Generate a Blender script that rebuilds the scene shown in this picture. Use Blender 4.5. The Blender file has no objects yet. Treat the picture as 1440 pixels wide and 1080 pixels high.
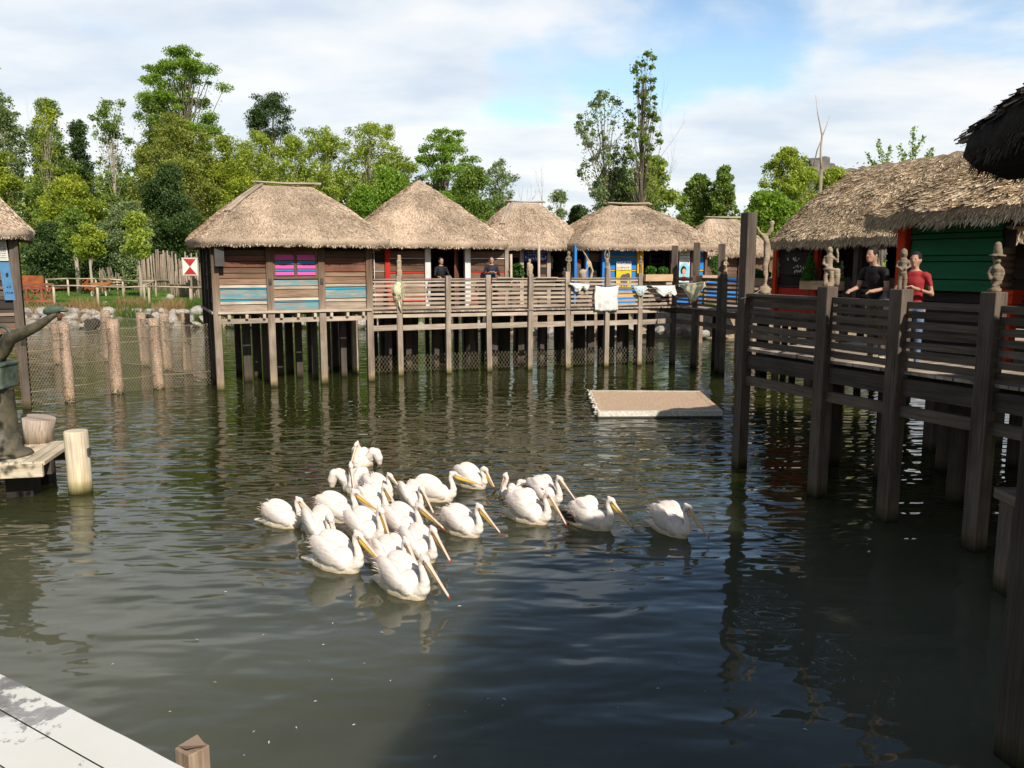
import bpy, bmesh, math, random
import numpy as np
from mathutils import Vector, Matrix, noise as mnoise
PI = math.pi
R = math.radians
scene = bpy.context.scene
C = scene.collection
rnd = random.Random(7)

# ------------------------------------------------------------------ camera
CAM_Z = 3.6
PITCH = R(8.2)
F = 1165.0
cam_d = bpy.data.cameras.new('camera')
cam = bpy.data.objects.new('camera', cam_d)
C.objects.link(cam)
cam.location = (0, 0, CAM_Z)
cam.rotation_euler = (PI / 2 - PITCH, 0, 0)
cam_d.sensor_width = 36
cam_d.lens = F / 1440 * 36
cam_d.clip_start = 0.05
cam_d.clip_end = 3000
scene.camera = cam
scene.view_settings.view_transform = 'Standard'
scene.view_settings.look = 'None'
scene.view_settings.exposure = 0
scene.view_settings.gamma = 1


def ray(px, py):
    u = (px - 720) / F
    v = (540 - py) / F
    return Vector((u, math.cos(PITCH) + v * math.sin(PITCH), -math.sin(PITCH) + v * math.cos(PITCH)))


def G(px, py, z=0.0):
    """point of the plane at height z (survey of the photograph)"""
    r = ray(px, py)
    t = (z - CAM_Z) / r.z
    return Vector((r.x * t, r.y * t, z))


def D(px, py, Y):
    """point at distance Y"""
    r = ray(px, py)
    t = Y / r.y
    return Vector((r.x * t, Y, CAM_Z + r.z * t))


# ------------------------------------------------------------------ bookkeeping
def tag(o, label=None, cat=None, group=None, kind=None):
    if label: o['label'] = label
    if cat: o['category'] = cat
    if group: o['group'] = group
    if kind: o['kind'] = kind
    return o


def thing(name, label, cat, loc=(0, 0, 0), rz=0.0, group=None):
    o = bpy.data.objects.new(name, None)
    C.objects.link(o)
    o.location = loc
    o.rotation_euler = (0, 0, rz)
    o.empty_display_size = 0.2
    return tag(o, label, cat, group)


def world_of(o):
    m = Matrix.Translation(o.location) @ Matrix.Rotation(o.rotation_euler.z, 4, 'Z') @ Matrix.Diagonal((*o.scale, 1))
    if o.parent:
        return world_of(o.parent) @ m
    return m


class MB:
    """collects faces (with uv and a material slot) and links them as ONE mesh object"""
    def __init__(self):
        self.v = []; self.f = []; self.uv = []; self.mi = []; self.sm = []

    def face(self, pts, uv=None, m=0, smooth=False):
        n = len(self.v)
        self.v.extend([tuple(p) for p in pts])
        self.f.append(tuple(range(n, n + len(pts))))
        self.uv.extend(uv if uv else [(0, 0)] * len(pts))
        self.mi.append(m); self.sm.append(smooth)

    def obox(self, c, ax, ay, az, m=0):
        """oriented box: centre and three half-axis vectors; welded so it is one island"""
        c = Vector(c); ax = Vector(ax); ay = Vector(ay); az = Vector(az)
        n = len(self.v)
        P = []
        for sx in (-1, 1):
            for sy in (-1, 1):
                for sz in (-1, 1):
                    P.append(c + ax * sx + ay * sy + az * sz)
        self.v.extend([tuple(p) for p in P])
        L = [ax.length, ay.length, az.length]
        big = L.index(max(L))
        o1 = random.random() * 50; o2 = random.random() * 50
        axes = [ax, ay, az]
        quads = [((0, 1, 3, 2), 0), ((4, 6, 7, 5), 0), ((0, 4, 5, 1), 1), ((2, 3, 7, 6), 1), ((0, 2, 6, 4), 2), ((1, 5, 7, 3), 2)]
        sg = [(-1 if k < 4 else 1, -1 if (k % 4) < 2 else 1, -1 if k % 2 == 0 else 1) for k in range(8)]
        for q, fa in quads:
            self.f.append(tuple(n + k for k in q))
            oth = [k for k in range(3) if k != fa]
            ua = big if big in oth else oth[0]
            va = [k for k in oth if k != ua][0]
            for k in q:
                self.uv.append((sg[k][ua] * L[ua] + o1, sg[k][va] * L[va] + o2 + fa * 1.7))
            self.mi.append(m); self.sm.append(False)

    def box(self, x0, x1, y0, y1, z0, z1, m=0):
        self.obox(((x0 + x1) / 2, (y0 + y1) / 2, (z0 + z1) / 2), ((x1 - x0) / 2, 0, 0), (0, (y1 - y0) / 2, 0), (0, 0, (z1 - z0) / 2), m)

    def bar(self, p, q, w, h, m=0, up=(0, 0, 1)):
        """bar from p to q, w wide sideways, h tall"""
        p = Vector(p); q = Vector(q)
        a = (q - p) / 2
        d = a.normalized()
        u = Vector(up)
        s = d.cross(u)
        if s.length < 1e-4:
            s = d.cross(Vector((1, 0, 0)))
        s.normalize()
        t = s.cross(d).normalized()
        self.obox((p + q) / 2, a, s * (w / 2), t * (h / 2), m)

    def post(self, x, y, z0, z1, w, rz=0.0, m=0, w2=None, lean=(0, 0)):
        w2 = w if w2 is None else w2
        c, s = math.cos(rz), math.sin(rz)
        self.obox((x + lean[0] / 2, y + lean[1] / 2, (z0 + z1) / 2), (c * w / 2, s * w / 2, 0), (-s * w2 / 2, c * w2 / 2, 0), (lean[0] / 2, lean[1] / 2, (z1 - z0) / 2), m)

    def tube(self, pts, rad, seg=8, m=0, smooth=True, cap=True, squash=None):
        pts = [Vector(p) for p in pts]
        if not hasattr(rad, '__len__'):
            rad = [rad] * len(pts)
        n0 = len(self.v)
        T = []
        for i in range(len(pts)):
            a = pts[max(i - 1, 0)]; b = pts[min(i + 1, len(pts) - 1)]
            d = (b - a)
            if d.length < 1e-6: d = Vector((0, 0, 1))
            T.append(d.normalized())
        ref = Vector((0, 0, 1)) if abs(T[0].z) < 0.9 else Vector((1, 0, 0))
        nx = T[0].cross(ref).normalized()
        off = random.random() * 30
        ln = 0
        lens = [0]
        for i in range(1, len(pts)):
            ln += (pts[i] - pts[i - 1]).length
            lens.append(ln)
        for i, p in enumerate(pts):
            nx = (nx - T[i] * nx.dot(T[i]))
            if nx.length < 1e-5: nx = T[i].orthogonal()
            nx.normalize()
            ny = T[i].cross(nx)
            for k in range(seg):
                a = 2 * PI * k / seg
                o = nx * (math.cos(a) * rad[i]) + ny * (math.sin(a) * rad[i])
                if squash: o = Vector((o.x * squash[0], o.y * squash[1], o.z * squash[2]))
                self.v.append(tuple(p + o))
        for i in range(len(pts) - 1):
            for k in range(seg):
                k2 = (k + 1) % seg
                self.f.append((n0 + i * seg + k, n0 + i * seg + k2, n0 + (i + 1) * seg + k2, n0 + (i + 1) * seg + k))
                c = 2 * PI * rad[i]
                self.uv.extend([(lens[i] + off, c * k / seg), (lens[i] + off, c * (k + 1) / seg), (lens[i + 1] + off, c * (k + 1) / seg), (lens[i + 1] + off, c * k / seg)])
                self.mi.append(m); self.sm.append(smooth)
        if cap:
            for i, rev in ((0, True), (len(pts) - 1, False)):
                idx = [n0 + i * seg + k for k in range(seg)]
                if rev: idx.reverse()
                self.f.append(tuple(idx))
                self.uv.extend([(0.3 * self.v[j][0] + off, self.v[j][1]) for j in idx])
                self.mi.append(m); self.sm.append(False)

    def ell(self, c, r, rot=None, seg=14, rings=9, m=0):
        c = Vector(c)
        M = rot if rot is not None else Matrix.Identity(3)
        n0 = len(self.v)
        self.v.append(tuple(c + M @ Vector((0, 0, r[2]))))
        for i in range(1, rings):
            t = PI * i / rings
            for k in range(seg):
                a = 2 * PI * k / seg
                self.v.append(tuple(c + M @ Vector((r[0] * math.sin(t) * math.cos(a), r[1] * math.sin(t) * math.sin(a), r[2] * math.cos(t)))))
        self.v.append(tuple(c + M @ Vector((0, 0, -r[2]))))
        last = len(self.v) - 1
        def add(t):
            self.f.append(t); self.uv.extend([(self.v[j][0], self.v[j][2]) for j in t]); self.mi.append(m); self.sm.append(True)
        for k in range(seg):
            k2 = (k + 1) % seg
            add((n0, n0 + 1 + k, n0 + 1 + k2))
            for i in range(rings - 2):
                a = n0 + 1 + i * seg
                add((a + k, a + seg + k, a + seg + k2, a + k2))
            a = n0 + 1 + (rings - 2) * seg
            add((a + k, last, a + k2))

    def capsules(self, pts, rad, seg=12, squash=None):
        """closed rounded chain, for remeshing"""
        self.tube(pts, rad, seg, squash=squash)
        for p, r in zip(pts, rad if hasattr(rad, '__len__') else [rad] * len(pts)):
            s = squash or (1, 1, 1)
            self.ell(p, (r * s[0], r * s[1], r * s[2]), seg=seg, rings=8)

    def add_arrays(self, V, Fq, m=0, smooth=False, uv=None):
        """V (n,3) numpy, Fq (k,4|3) numpy"""
        n = len(self.v)
        self.v.extend(map(tuple, V.tolist()))
        F_ = (Fq + n).tolist()
        self.f.extend(map(tuple, F_))
        k = len(F_)
        w = Fq.shape[1]
        self.uv.extend(uv if uv is not None else [(0.0, 0.0)] * (k * w))
        self.mi.extend([m] * k); self.sm.extend([smooth] * k)

    def mesh(self, name, mats, inv=None):
        me = bpy.data.meshes.new(name)
        V = np.array(self.v, dtype=np.float64).reshape(-1, 3)
        if inv is not None:
            A = np.array(inv)
            V = V @ A[:3, :3].T + A[:3, 3]
        nl = [len(f) for f in self.f]
        me.vertices.add(len(V)); me.loops.add(sum(nl)); me.polygons.add(len(nl))
        me.vertices.foreach_set('co', V.astype(np.float32).ravel())
        me.loops.foreach_set('vertex_index', np.fromiter((i for f in self.f for i in f), dtype=np.int32))
        st = np.zeros(len(nl), dtype=np.int32); st[1:] = np.cumsum(nl)[:-1]
        me.polygons.foreach_set('loop_start', st)
        me.polygons.foreach_set('loop_total', np.array(nl, dtype=np.int32))
        me.polygons.foreach_set('material_index', np.array(self.mi, dtype=np.int32))
        me.polygons.foreach_set('use_smooth', np.array(self.sm, dtype=bool))
        uvl = me.uv_layers.new(name='UVMap')
        uvl.data.foreach_set('uv', np.array(self.uv, dtype=np.float32).ravel())
        for m in (mats if isinstance(mats, (list, tuple)) else [mats]):
            me.materials.append(m)
        me.update(calc_edges=True)
        me.validate()
        return me

    def build(self, name, mats, parent=None, world=False, bevel=0):
        inv = world_of(parent).inverted() if (parent is not None and world) else None
        me = self.mesh(name, mats, inv)
        o = bpy.data.objects.new(name, me)
        C.objects.link(o)
        if parent is not None: o.parent = parent
        if bevel:
            b = o.modifiers.new('bevel', 'BEVEL'); b.width = bevel; b.segments = 2; b.limit_method = 'ANGLE'
        return o


def remesh(mb, voxel, name, mats, parent=None, smooth=4, matfun=None, extra=None, disp=0.0, dscale=10):
    """one continuous skin around overlapping volumes"""
    me0 = mb.mesh('tmp', [])
    o = bpy.data.objects.new('tmp', me0)
    C.objects.link(o)
    md = o.modifiers.new('r', 'REMESH'); md.mode = 'VOXEL'; md.voxel_size = voxel
    if smooth:
        s = o.modifiers.new('s', 'SMOOTH'); s.iterations = smooth; s.factor = 0.5
    dg = bpy.context.evaluated_depsgraph_get()
    dg.update()
    ev = o.evaluated_get(dg)
    me = bpy.data.meshes.new_from_object(ev)
    bpy.data.objects.remove(o); bpy.data.meshes.remove(me0)
    n = len(me.vertices)
    V = np.empty(n * 3, dtype=np.float32); me.vertices.foreach_get('co', V); V = V.reshape(-1, 3)
    if disp:
        for i in range(n):
            p = Vector(V[i].tolist())
            V[i] += np.array(mnoise.noise_vector(p * dscale)) * disp
    out = MB()
    out.v = [tuple(p) for p in V.tolist()]
    for p in me.polygons:
        vs = tuple(p.vertices)
        out.f.append(vs)
        out.uv.extend([(V[j][0], V[j][2]) for j in vs])
        out.mi.append(matfun(p.center) if matfun else 0)
        out.sm.append(True)
    bpy.data.meshes.remove(me)
    if extra: extra(out)
    me = out.mesh(name, mats)
    ob = bpy.data.objects.new(name, me)
    C.objects.link(ob)
    if parent is not None: ob.parent = parent
    return ob


def copy_tree(o, parent=None):
    c = o.copy(); C.objects.link(c)
    if parent: c.parent = parent
    for ch in list(o.children):
        copy_tree(ch, c)
    return c


# ------------------------------------------------------------------ materials
def nodes(name):
    m = bpy.data.materials.new(name); m.use_nodes = True
    nt = m.node_tree; nt.nodes.clear()
    out = nt.nodes.new('ShaderNodeOutputMaterial')
    b = nt.nodes.new('ShaderNodeBsdfPrincipled')
    nt.links.new(b.outputs[0], out.inputs[0])
    return m, nt, b, out


def N(nt, t, **kw):
    n = nt.nodes.new(t)
    for k, v in kw.items():
        if k.startswith('i_'):
            n.inputs[k[2:].replace('_', ' ')].default_value = v
        else:
            setattr(n, k, v)
    return n


def ramp(nt, fac, stops):
    r = nt.nodes.new('ShaderNodeValToRGB')
    el = r.color_ramp.elements
    while len(el) < len(stops): el.new(0.5)
    for e, (p, c) in zip(el, stops):
        e.position = p
        e.color = (*c, 1) if len(c) == 3 else c
    nt.links.new(fac, r.inputs[0])
    return r.outputs[0]


def mapping(nt, src, scale):
    mp = N(nt, 'ShaderNodeMapping')
    mp.inputs['Scale'].default_value = scale
    nt.links.new(src, mp.inputs[0])
    return mp.outputs[0]


def mix(nt, fac, a, b, typ='MIX'):
    m = nt.nodes.new('ShaderNodeMix'); m.data_type = 'RGBA'; m.blend_type = typ
    for sock, val in ((m.inputs[0], fac), (m.inputs[6], a), (m.inputs[7], b)):
        if isinstance(val, (int, float)): sock.default_value = val
        elif isinstance(val, tuple): sock.default_value = (*val, 1) if len(val) == 3 else val
        else: nt.links.new(val, sock)
    return m.outputs[2]


def math_(nt, op, a, b=0.0):
    m = nt.nodes.new('ShaderNodeMath'); m.operation = op
    for k, val in ((0, a), (1, b)):
        if isinstance(val, (int, float)): m.inputs[k].default_value = val
        else: nt.links.new(val, m.inputs[k])
    return m.outputs[0]


def wood(name, dark, light, rough=0.85, paint=None, paint_amt=0.5, wet=False, bump=0.35, gs=1.0, eave=False, speck=False):
    m, nt, b, out = nodes(name)
    uv = N(nt, 'ShaderNodeUVMap').outputs[0]
    geo = N(nt, 'ShaderNodeNewGeometry')
    g1 = N(nt, 'ShaderNodeTexNoise', i_Scale=1.0, i_Detail=6.0, i_Roughness=0.65)
    nt.links.new(mapping(nt, uv, (1.6 * gs, 42 * gs, 1)), g1.inputs[0])
    g2 = N(nt, 'ShaderNodeTexNoise', i_Scale=1.0, i_Detail=3.0)
    nt.links.new(mapping(nt, uv, (0.8, 5, 1)), g2.inputs[0])
    tc = N(nt, 'ShaderNodeTexCoord')
    big = N(nt, 'ShaderNodeTexNoise', i_Scale=1.7, i_Detail=5.0)
    nt.links.new(tc.outputs['Object'], big.inputs[0])
    f = math_(nt, 'ADD', math_(nt, 'MULTIPLY', g1.outputs[0], 0.6), math_(nt, 'MULTIPLY', g2.outputs[0], 0.4))
    col = ramp(nt, f, [(0.32, dark), (0.62, light)])
    isl = math_(nt, 'ADD', math_(nt, 'MULTIPLY', geo.outputs['Random Per Island'], 0.65), 0.65)
    bigv = math_(nt, 'ADD', math_(nt, 'MULTIPLY', big.outputs[0], 0.9), 0.5)
    col = mix(nt, 1.0, col, N_val(nt, math_(nt, 'MULTIPLY', isl, bigv)), 'MULTIPLY')
    if paint:
        pn = N(nt, 'ShaderNodeTexNoise', i_Scale=1.0, i_Detail=8.0, i_Roughness=0.7)
        nt.links.new(mapping(nt, uv, (2.2, 14, 1)), pn.inputs[0])
        k = 0.5 + (0.5 - paint_amt) * 0.5
        mask = ramp(nt, pn.outputs[0], [(max(k - 0.05, 0), (0, 0, 0)), (min(k + 0.05, 1), (1, 1, 1))])
        pv = mix(nt, 1.0, paint, N_val(nt, math_(nt, 'ADD', math_(nt, 'MULTIPLY', g2.outputs[0], 0.6), 0.7)), 'MULTIPLY')
        col = mix(nt, mask, col, pv)
    if wet:   # algae, stains and a dark wet band where the post meets the water
        z = N(nt, 'ShaderNodeSeparateXYZ'); nt.links.new(geo.outputs['Position'], z.inputs[0])
        zn = math_(nt, 'ADD', z.outputs[2], math_(nt, 'MULTIPLY', big.outputs[0], 0.16))
        band = ramp(nt, zn, [(0.09, (0.10, 0.11, 0.06)), (0.17, (0.55, 0.56, 0.33)), (0.30, (1.15, 1.1, 0.95)), (0.55, (1, 1, 1))])
        col = mix(nt, 1.0, col, band, 'MULTIPLY')
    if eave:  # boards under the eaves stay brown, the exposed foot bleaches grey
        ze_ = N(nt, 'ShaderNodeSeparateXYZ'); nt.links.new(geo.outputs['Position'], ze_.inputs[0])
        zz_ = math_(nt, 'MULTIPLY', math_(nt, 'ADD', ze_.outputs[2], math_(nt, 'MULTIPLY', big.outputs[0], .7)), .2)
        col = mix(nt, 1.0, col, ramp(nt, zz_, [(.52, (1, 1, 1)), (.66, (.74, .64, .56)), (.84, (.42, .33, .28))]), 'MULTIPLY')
    if speck:
        vn = N(nt, 'ShaderNodeTexNoise', i_Scale=34.0, i_Detail=3.0); nt.links.new(tc.outputs['Object'], vn.inputs[0])
        col = mix(nt, ramp(nt, vn.outputs[0], [(.50, (0, 0, 0)), (.60, (.75, .75, .75))]), col, (.62, .50, .38))
    nt.links.new(col, b.inputs['Base Color'])
    b.inputs['Roughness'].default_value = rough
    b.inputs['Specular IOR Level'].default_value = 0.25
    bp = N(nt, 'ShaderNodeBump', i_Strength=bump, i_Distance=0.012)
    nt.links.new(g1.outputs[0], bp.inputs['Height'])
    nt.links.new(bp.outputs[0], b.inputs['Normal'])
    return m


def N_val(nt, v):
    c = nt.nodes.new('ShaderNodeCombineColor')
    for k in range(3): nt.links.new(v, c.inputs[k])
    return c.outputs[0]


def plain(name, c, rough=0.7, var=0.35, scale=6.0, bump=0.0, c2=None, metal=0.0, spec=0.3, island=0.0):
    m, nt, b, out = nodes(name)
    tc = N(nt, 'ShaderNodeTexCoord')
    n = N(nt, 'ShaderNodeTexNoise', i_Scale=scale, i_Detail=6.0, i_Roughness=0.65)
    nt.links.new(tc.outputs['Object'], n.inputs[0])
    c2 = c2 or tuple(x * (1 - var) for x in c)
    col = ramp(nt, n.outputs[0], [(0.35, c2), (0.65, c)])
    if island:
        geo = N(nt, 'ShaderNodeNewGeometry')
        col = mix(nt, 1.0, col, N_val(nt, math_(nt, 'ADD', math_(nt, 'MULTIPLY', geo.outputs['Random Per Island'], island), 1 - island / 2)), 'MULTIPLY')
    nt.links.new(col, b.inputs['Base Color'])
    b.inputs['Roughness'].default_value = rough
    b.inputs['Metallic'].default_value = metal
    b.inputs['Specular IOR Level'].default_value = spec
    if bump:
        bp = N(nt, 'ShaderNodeBump', i_Strength=1.0, i_Distance=bump)
        nt.links.new(n.outputs[0], bp.inputs['Height'])
        nt.links.new(bp.outputs[0], b.inputs['Normal'])
    return m


def leafmat(name, cols, trans=0.35):
    m, nt, b, out = nodes(name)
    nt.nodes.remove(b)
    geo = N(nt, 'ShaderNodeNewGeometry')
    tc = N(nt, 'ShaderNodeTexCoord')
    n = N(nt, 'ShaderNodeTexNoise', i_Scale=0.55, i_Detail=3.0)
    nt.links.new(tc.outputs['Object'], n.inputs[0])
    f = math_(nt, 'ADD', math_(nt, 'MULTIPLY', geo.outputs['Random Per Island'], 0.55), math_(nt, 'MULTIPLY', math_(nt, 'SUBTRACT', n.outputs[0], 0.25), 0.9))
    k = len(cols)
    col = ramp(nt, f, [(0.08 + 0.84 * i / max(k - 1, 1), c) for i, c in enumerate(cols)])
    d = N(nt, 'ShaderNodeBsdfPrincipled'); nt.links.new(col, d.inputs['Base Color'])
    d.inputs['Roughness'].default_value = 0.5; d.inputs['Specular IOR Level'].default_value = 0.25
    t = N(nt, 'ShaderNodeBsdfTranslucent')
    nt.links.new(mix(nt, 1.0, col, (1.3, 1.35, 0.55), 'MULTIPLY'), t.inputs[0])
    mx = N(nt, 'ShaderNodeMixShader'); mx.inputs[0].default_value = trans
    nt.links.new(d.outputs[0], mx.inputs[1]); nt.links.new(t.outputs[0], mx.inputs[2])
    nt.links.new(mx.outputs[0], out.inputs[0])
    return m


def thatchmat(name, base, pale, dark, island=True):
    m, nt, b, out = nodes(name)
    geo = N(nt, 'ShaderNodeNewGeometry')
    tc = N(nt, 'ShaderNodeTexCoord')
    uv = N(nt, 'ShaderNodeUVMap').outputs[0]
    n1 = N(nt, 'ShaderNodeTexNoise', i_Scale=1.0, i_Detail=5.0, i_Roughness=0.7)
    nt.links.new(mapping(nt, uv, (26, 7, 1)), n1.inputs[0])
    n2 = N(nt, 'ShaderNodeTexNoise', i_Scale=0.9, i_Detail=4.0)
    nt.links.new(tc.outputs['Object'], n2.inputs[0])
    if island:
        f = math_(nt, 'ADD', math_(nt, 'MULTIPLY', geo.outputs['Random Per Island'], 0.7), math_(nt, 'MULTIPLY', n2.outputs[0], 0.3))
    else:
        f = math_(nt, 'ADD', math_(nt, 'MULTIPLY', n1.outputs[0], 0.75), math_(nt, 'MULTIPLY', n2.outputs[0], 0.25))
    col = ramp(nt, f, [(0.22, dark), (0.5, base), (0.8, pale)])
    streak = N(nt, 'ShaderNodeTexNoise', i_Scale=1.0, i_Detail=3.0)
    nt.links.new(mapping(nt, uv, (1.6, 0.35, 1)), streak.inputs[0])
    col = mix(nt, 1.0, col, N_val(nt, math_(nt, 'ADD', math_(nt, 'MULTIPLY', math_(nt, 'ADD', n2.outputs[0], streak.outputs[0]), 0.95), 0.05)), 'MULTIPLY')
    nt.links.new(col, b.inputs['Base Color'])
    b.inputs['Roughness'].default_value = 0.9
    b.inputs['Specular IOR Level'].default_value = 0.15
    if not island:
        bp = N(nt, 'ShaderNodeBump', i_Strength=0.8, i_Distance=0.04)
        nt.links.new(n1.outputs[0], bp.inputs['Height'])
        nt.links.new(bp.outputs[0], b.inputs['Normal'])
    return m


M = {}
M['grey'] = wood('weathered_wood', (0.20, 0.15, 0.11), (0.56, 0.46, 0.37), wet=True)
M['greydark'] = wood('shaded_weathered_wood', (0.035, 0.027, 0.022), (0.12, 0.098, 0.08), wet=True)  # dark copy of the weathered wood, shade put into the colour
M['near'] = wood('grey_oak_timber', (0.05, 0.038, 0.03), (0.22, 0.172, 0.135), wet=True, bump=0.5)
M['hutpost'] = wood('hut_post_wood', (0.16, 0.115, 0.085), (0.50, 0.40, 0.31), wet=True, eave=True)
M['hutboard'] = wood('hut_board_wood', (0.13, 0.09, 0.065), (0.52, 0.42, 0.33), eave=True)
M['pale'] = wood('pale_wood', (0.32, 0.25, 0.18), (0.64, 0.54, 0.43))
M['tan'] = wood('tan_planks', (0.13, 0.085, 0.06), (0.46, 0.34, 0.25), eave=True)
M['redbrown'] = wood('red_brown_planks', (0.08, 0.032, 0.02), (0.30, 0.13, 0.085))
M['brown'] = wood('brown_planks', (0.06, 0.036, 0.024), (0.24, 0.145, 0.10))
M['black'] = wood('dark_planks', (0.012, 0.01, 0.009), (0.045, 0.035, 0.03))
M['blueold'] = wood('weathered_blue_planks', (0.16, 0.14, 0.12), (0.36, 0.34, 0.30), paint=(0.13, 0.30, 0.34), paint_amt=0.50)
M['blue'] = wood('bright_blue_paint', (0.10, 0.09, 0.08), (0.3, 0.28, 0.25), paint=(0.02, 0.33, 0.52), paint_amt=0.68)
M['blue2'] = wood('blue_hut_paint', (0.16, 0.14, 0.12), (0.34, 0.30, 0.27), paint=(0.03, 0.22, 0.62), paint_amt=0.85)
M['pink'] = wood('pink_paint', (0.4, 0.1, 0.22), (0.6, 0.2, 0.4), paint=(0.72, 0.10, 0.36), paint_amt=1.2)
M['yellow'] = wood('yellow_paint', (0.4, 0.2, 0.05), (0.6, 0.35, 0.05), paint=(0.80, 0.42, 0.015), paint_amt=1.1)
M['white'] = wood('white_paint', (0.4, 0.38, 0.35), (0.7, 0.68, 0.64), paint=(0.72, 0.72, 0.70), paint_amt=1.1)
M['red'] = wood('red_paint', (0.25, 0.03, 0.02), (0.4, 0.07, 0.04), paint=(0.52, 0.035, 0.02), paint_amt=1.0)
M['orange'] = wood('orange_red_paint', (0.25, 0.03, 0.01), (0.5, 0.07, 0.02), paint=(0.60, 0.055, 0.012), paint_amt=1.1)
M['green'] = wood('green_paint', (0.02, 0.06, 0.03), (0.05, 0.12, 0.06), paint=(0.016, 0.135, 0.06), paint_amt=0.85)
M['log'] = wood('peeled_log', (0.17, 0.10, 0.065), (0.42, 0.29, 0.21), wet=True, speck=True, gs=0.6, bump=0.8)
M['palelog'] = wood('bleached_log', (0.42, 0.30, 0.18), (0.80, 0.72, 0.56), wet=True, bump=0.5)
M['fence'] = wood('pale_fence_wood', (0.26, 0.20, 0.13), (0.6, 0.5, 0.38))
M['rust'] = wood('rust_red_timber', (0.12, 0.035, 0.02), (0.38, 0.13, 0.08))
M['rustwall'] = plain('rust_orange_boards', (0.42, 0.12, 0.035), c2=(0.16, 0.045, 0.02), scale=1.5)
M['carve'] = wood('carved_wood', (0.16, 0.11, 0.07), (0.48, 0.38, 0.27), wet=False)
M['thatch'] = thatchmat('thatch_bed', (0.50, 0.385, 0.285), (0.66, 0.53, 0.41), (0.29, 0.21, 0.15), island=False)
M['straw'] = thatchmat('thatch_straw', (0.62, 0.475, 0.345), (0.80, 0.655, 0.50), (0.34, 0.245, 0.17))
M['thatch2'] = thatchmat('coarse_thatch_bed', (0.34, 0.26, 0.175), (0.48, 0.38, 0.26), (0.17, 0.125, 0.08), island=False)
M['straw2'] = thatchmat('coarse_reed', (0.56, 0.43, 0.29), (0.80, 0.65, 0.47), (0.28, 0.20, 0.12))
M['thatch3'] = thatchmat('dark_thatch_bed', (0.018, 0.014, 0.012), (0.04, 0.032, 0.028), (0.008, 0.006, 0.006), island=False)  # dark copy of the thatch, the roof's shade put into its colour
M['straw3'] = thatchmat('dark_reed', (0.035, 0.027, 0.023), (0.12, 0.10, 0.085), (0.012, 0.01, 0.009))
M['cloth'] = plain('white_cloth', (0.80, 0.80, 0.76), var=0.08, rough=0.9)
M['cloth_blue'] = plain('pale_blue_cloth', (0.55, 0.64, 0.66), var=0.1, rough=0.9)
M['cloth_cream'] = plain('cream_cloth', (0.74, 0.70, 0.48), var=0.12, rough=0.9)
M['wire'] = plain('galvanised_wire', (0.36, 0.30, 0.21), rough=0.5, var=0.3)
M['rope'] = plain('rope', (0.35, 0.28, 0.2))
M['rock'] = plain('pale_rock', (0.52, 0.48, 0.42), c2=(0.26, 0.235, 0.21), scale=2.5, bump=0.05, island=0.0)
M['rockgrey'] = plain('grey_cliff_rock', (0.23, 0.20, 0.18), c2=(0.10, 0.09, 0.085), scale=0.8, bump=0.3)
M['rubber'] = plain('tyre_rubber', (0.05, 0.045, 0.04), scale=8)
M['patina'] = plain('green_bronze_patina', (0.12, 0.17, 0.13), c2=(0.04, 0.045, 0.03), scale=5, rough=0.6, bump=0.01)
M['iron'] = plain('brown_cast_iron', (0.15, 0.13, 0.085), c2=(0.035, 0.033, 0.024), scale=4, rough=0.5, bump=0.008)
M['rusty'] = plain('rusty_iron', (0.22, 0.08, 0.035), c2=(0.08, 0.03, 0.02), scale=9)
M['darkgrey'] = plain('dark_grey_metal', (0.09, 0.085, 0.08), scale=4)
M['skin'] = plain('skin', (0.52, 0.30, 0.21), var=0.1)
M['hair'] = plain('dark_hair', (0.018, 0.014, 0.012), scale=30)
M['black_cloth'] = plain('black_cloth', (0.012, 0.012, 0.014), var=0.2)
M['navy'] = plain('navy_cloth', (0.02, 0.025, 0.045), var=0.2)
M['redcloth'] = plain('red_cloth', (0.40, 0.03, 0.035), var=0.2)
M['jeans'] = plain('blue_jeans', (0.17, 0.24, 0.40), var=0.3, scale=12)
M['camo'] = plain('brown_patterned_trousers', (0.28, 0.19, 0.11), c2=(0.07, 0.05, 0.035), scale=14)
M['shoe'] = plain('pale_shoe', (0.6, 0.56, 0.5))
M['paper'] = plain('paper', (0.70, 0.68, 0.62), var=0.1)
M['signblue'] = plain('faded_blue_board', (0.10, 0.27, 0.50), var=0.3, scale=3)
M['navyboard'] = plain('navy_board', (0.03, 0.05, 0.22), var=0.2, scale=4)
M['ink'] = plain('dark_lettering', (0.03, 0.03, 0.035))
M['chalk'] = plain('white_lettering', (0.75, 0.75, 0.73), var=0.1)
M['posteryellow'] = plain('poster_yellow', (0.82, 0.58, 0.02), var=0.12)
M['elephant'] = plain('poster_grey', (0.13, 0.11, 0.12))
M['skyblue'] = plain('poster_sky_blue', (0.28, 0.60, 0.75), var=0.1)
M['facepaint'] = plain('poster_skin', (0.62, 0.36, 0.24), var=0.1)
M['posterred'] = plain('poster_red', (0.55, 0.04, 0.04))
M['planter'] = wood('planter_boards', (0.42, 0.27, 0.15), (0.68, 0.48, 0.30))
M['soil'] = plain('soil', (0.04, 0.03, 0.02))
M['goatfur'] = plain('orange_brown_fur', (0.36, 0.13, 0.04), scale=8)
M['goatwhite'] = plain('white_fur', (0.65, 0.6, 0.52))
M['bark'] = wood('grey_bark', (0.10, 0.08, 0.06), (0.26, 0.21, 0.16), bump=0.8)
M['barkpale'] = wood('pale_bark', (0.24, 0.20, 0.15), (0.48, 0.42, 0.33), bump=0.8)
M['stake'] = wood('palisade_stakes', (0.16, 0.11, 0.085), (0.42, 0.33, 0.26), bump=0.5)
M['twig'] = plain('dry_twigs', (0.30, 0.25, 0.19))
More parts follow.
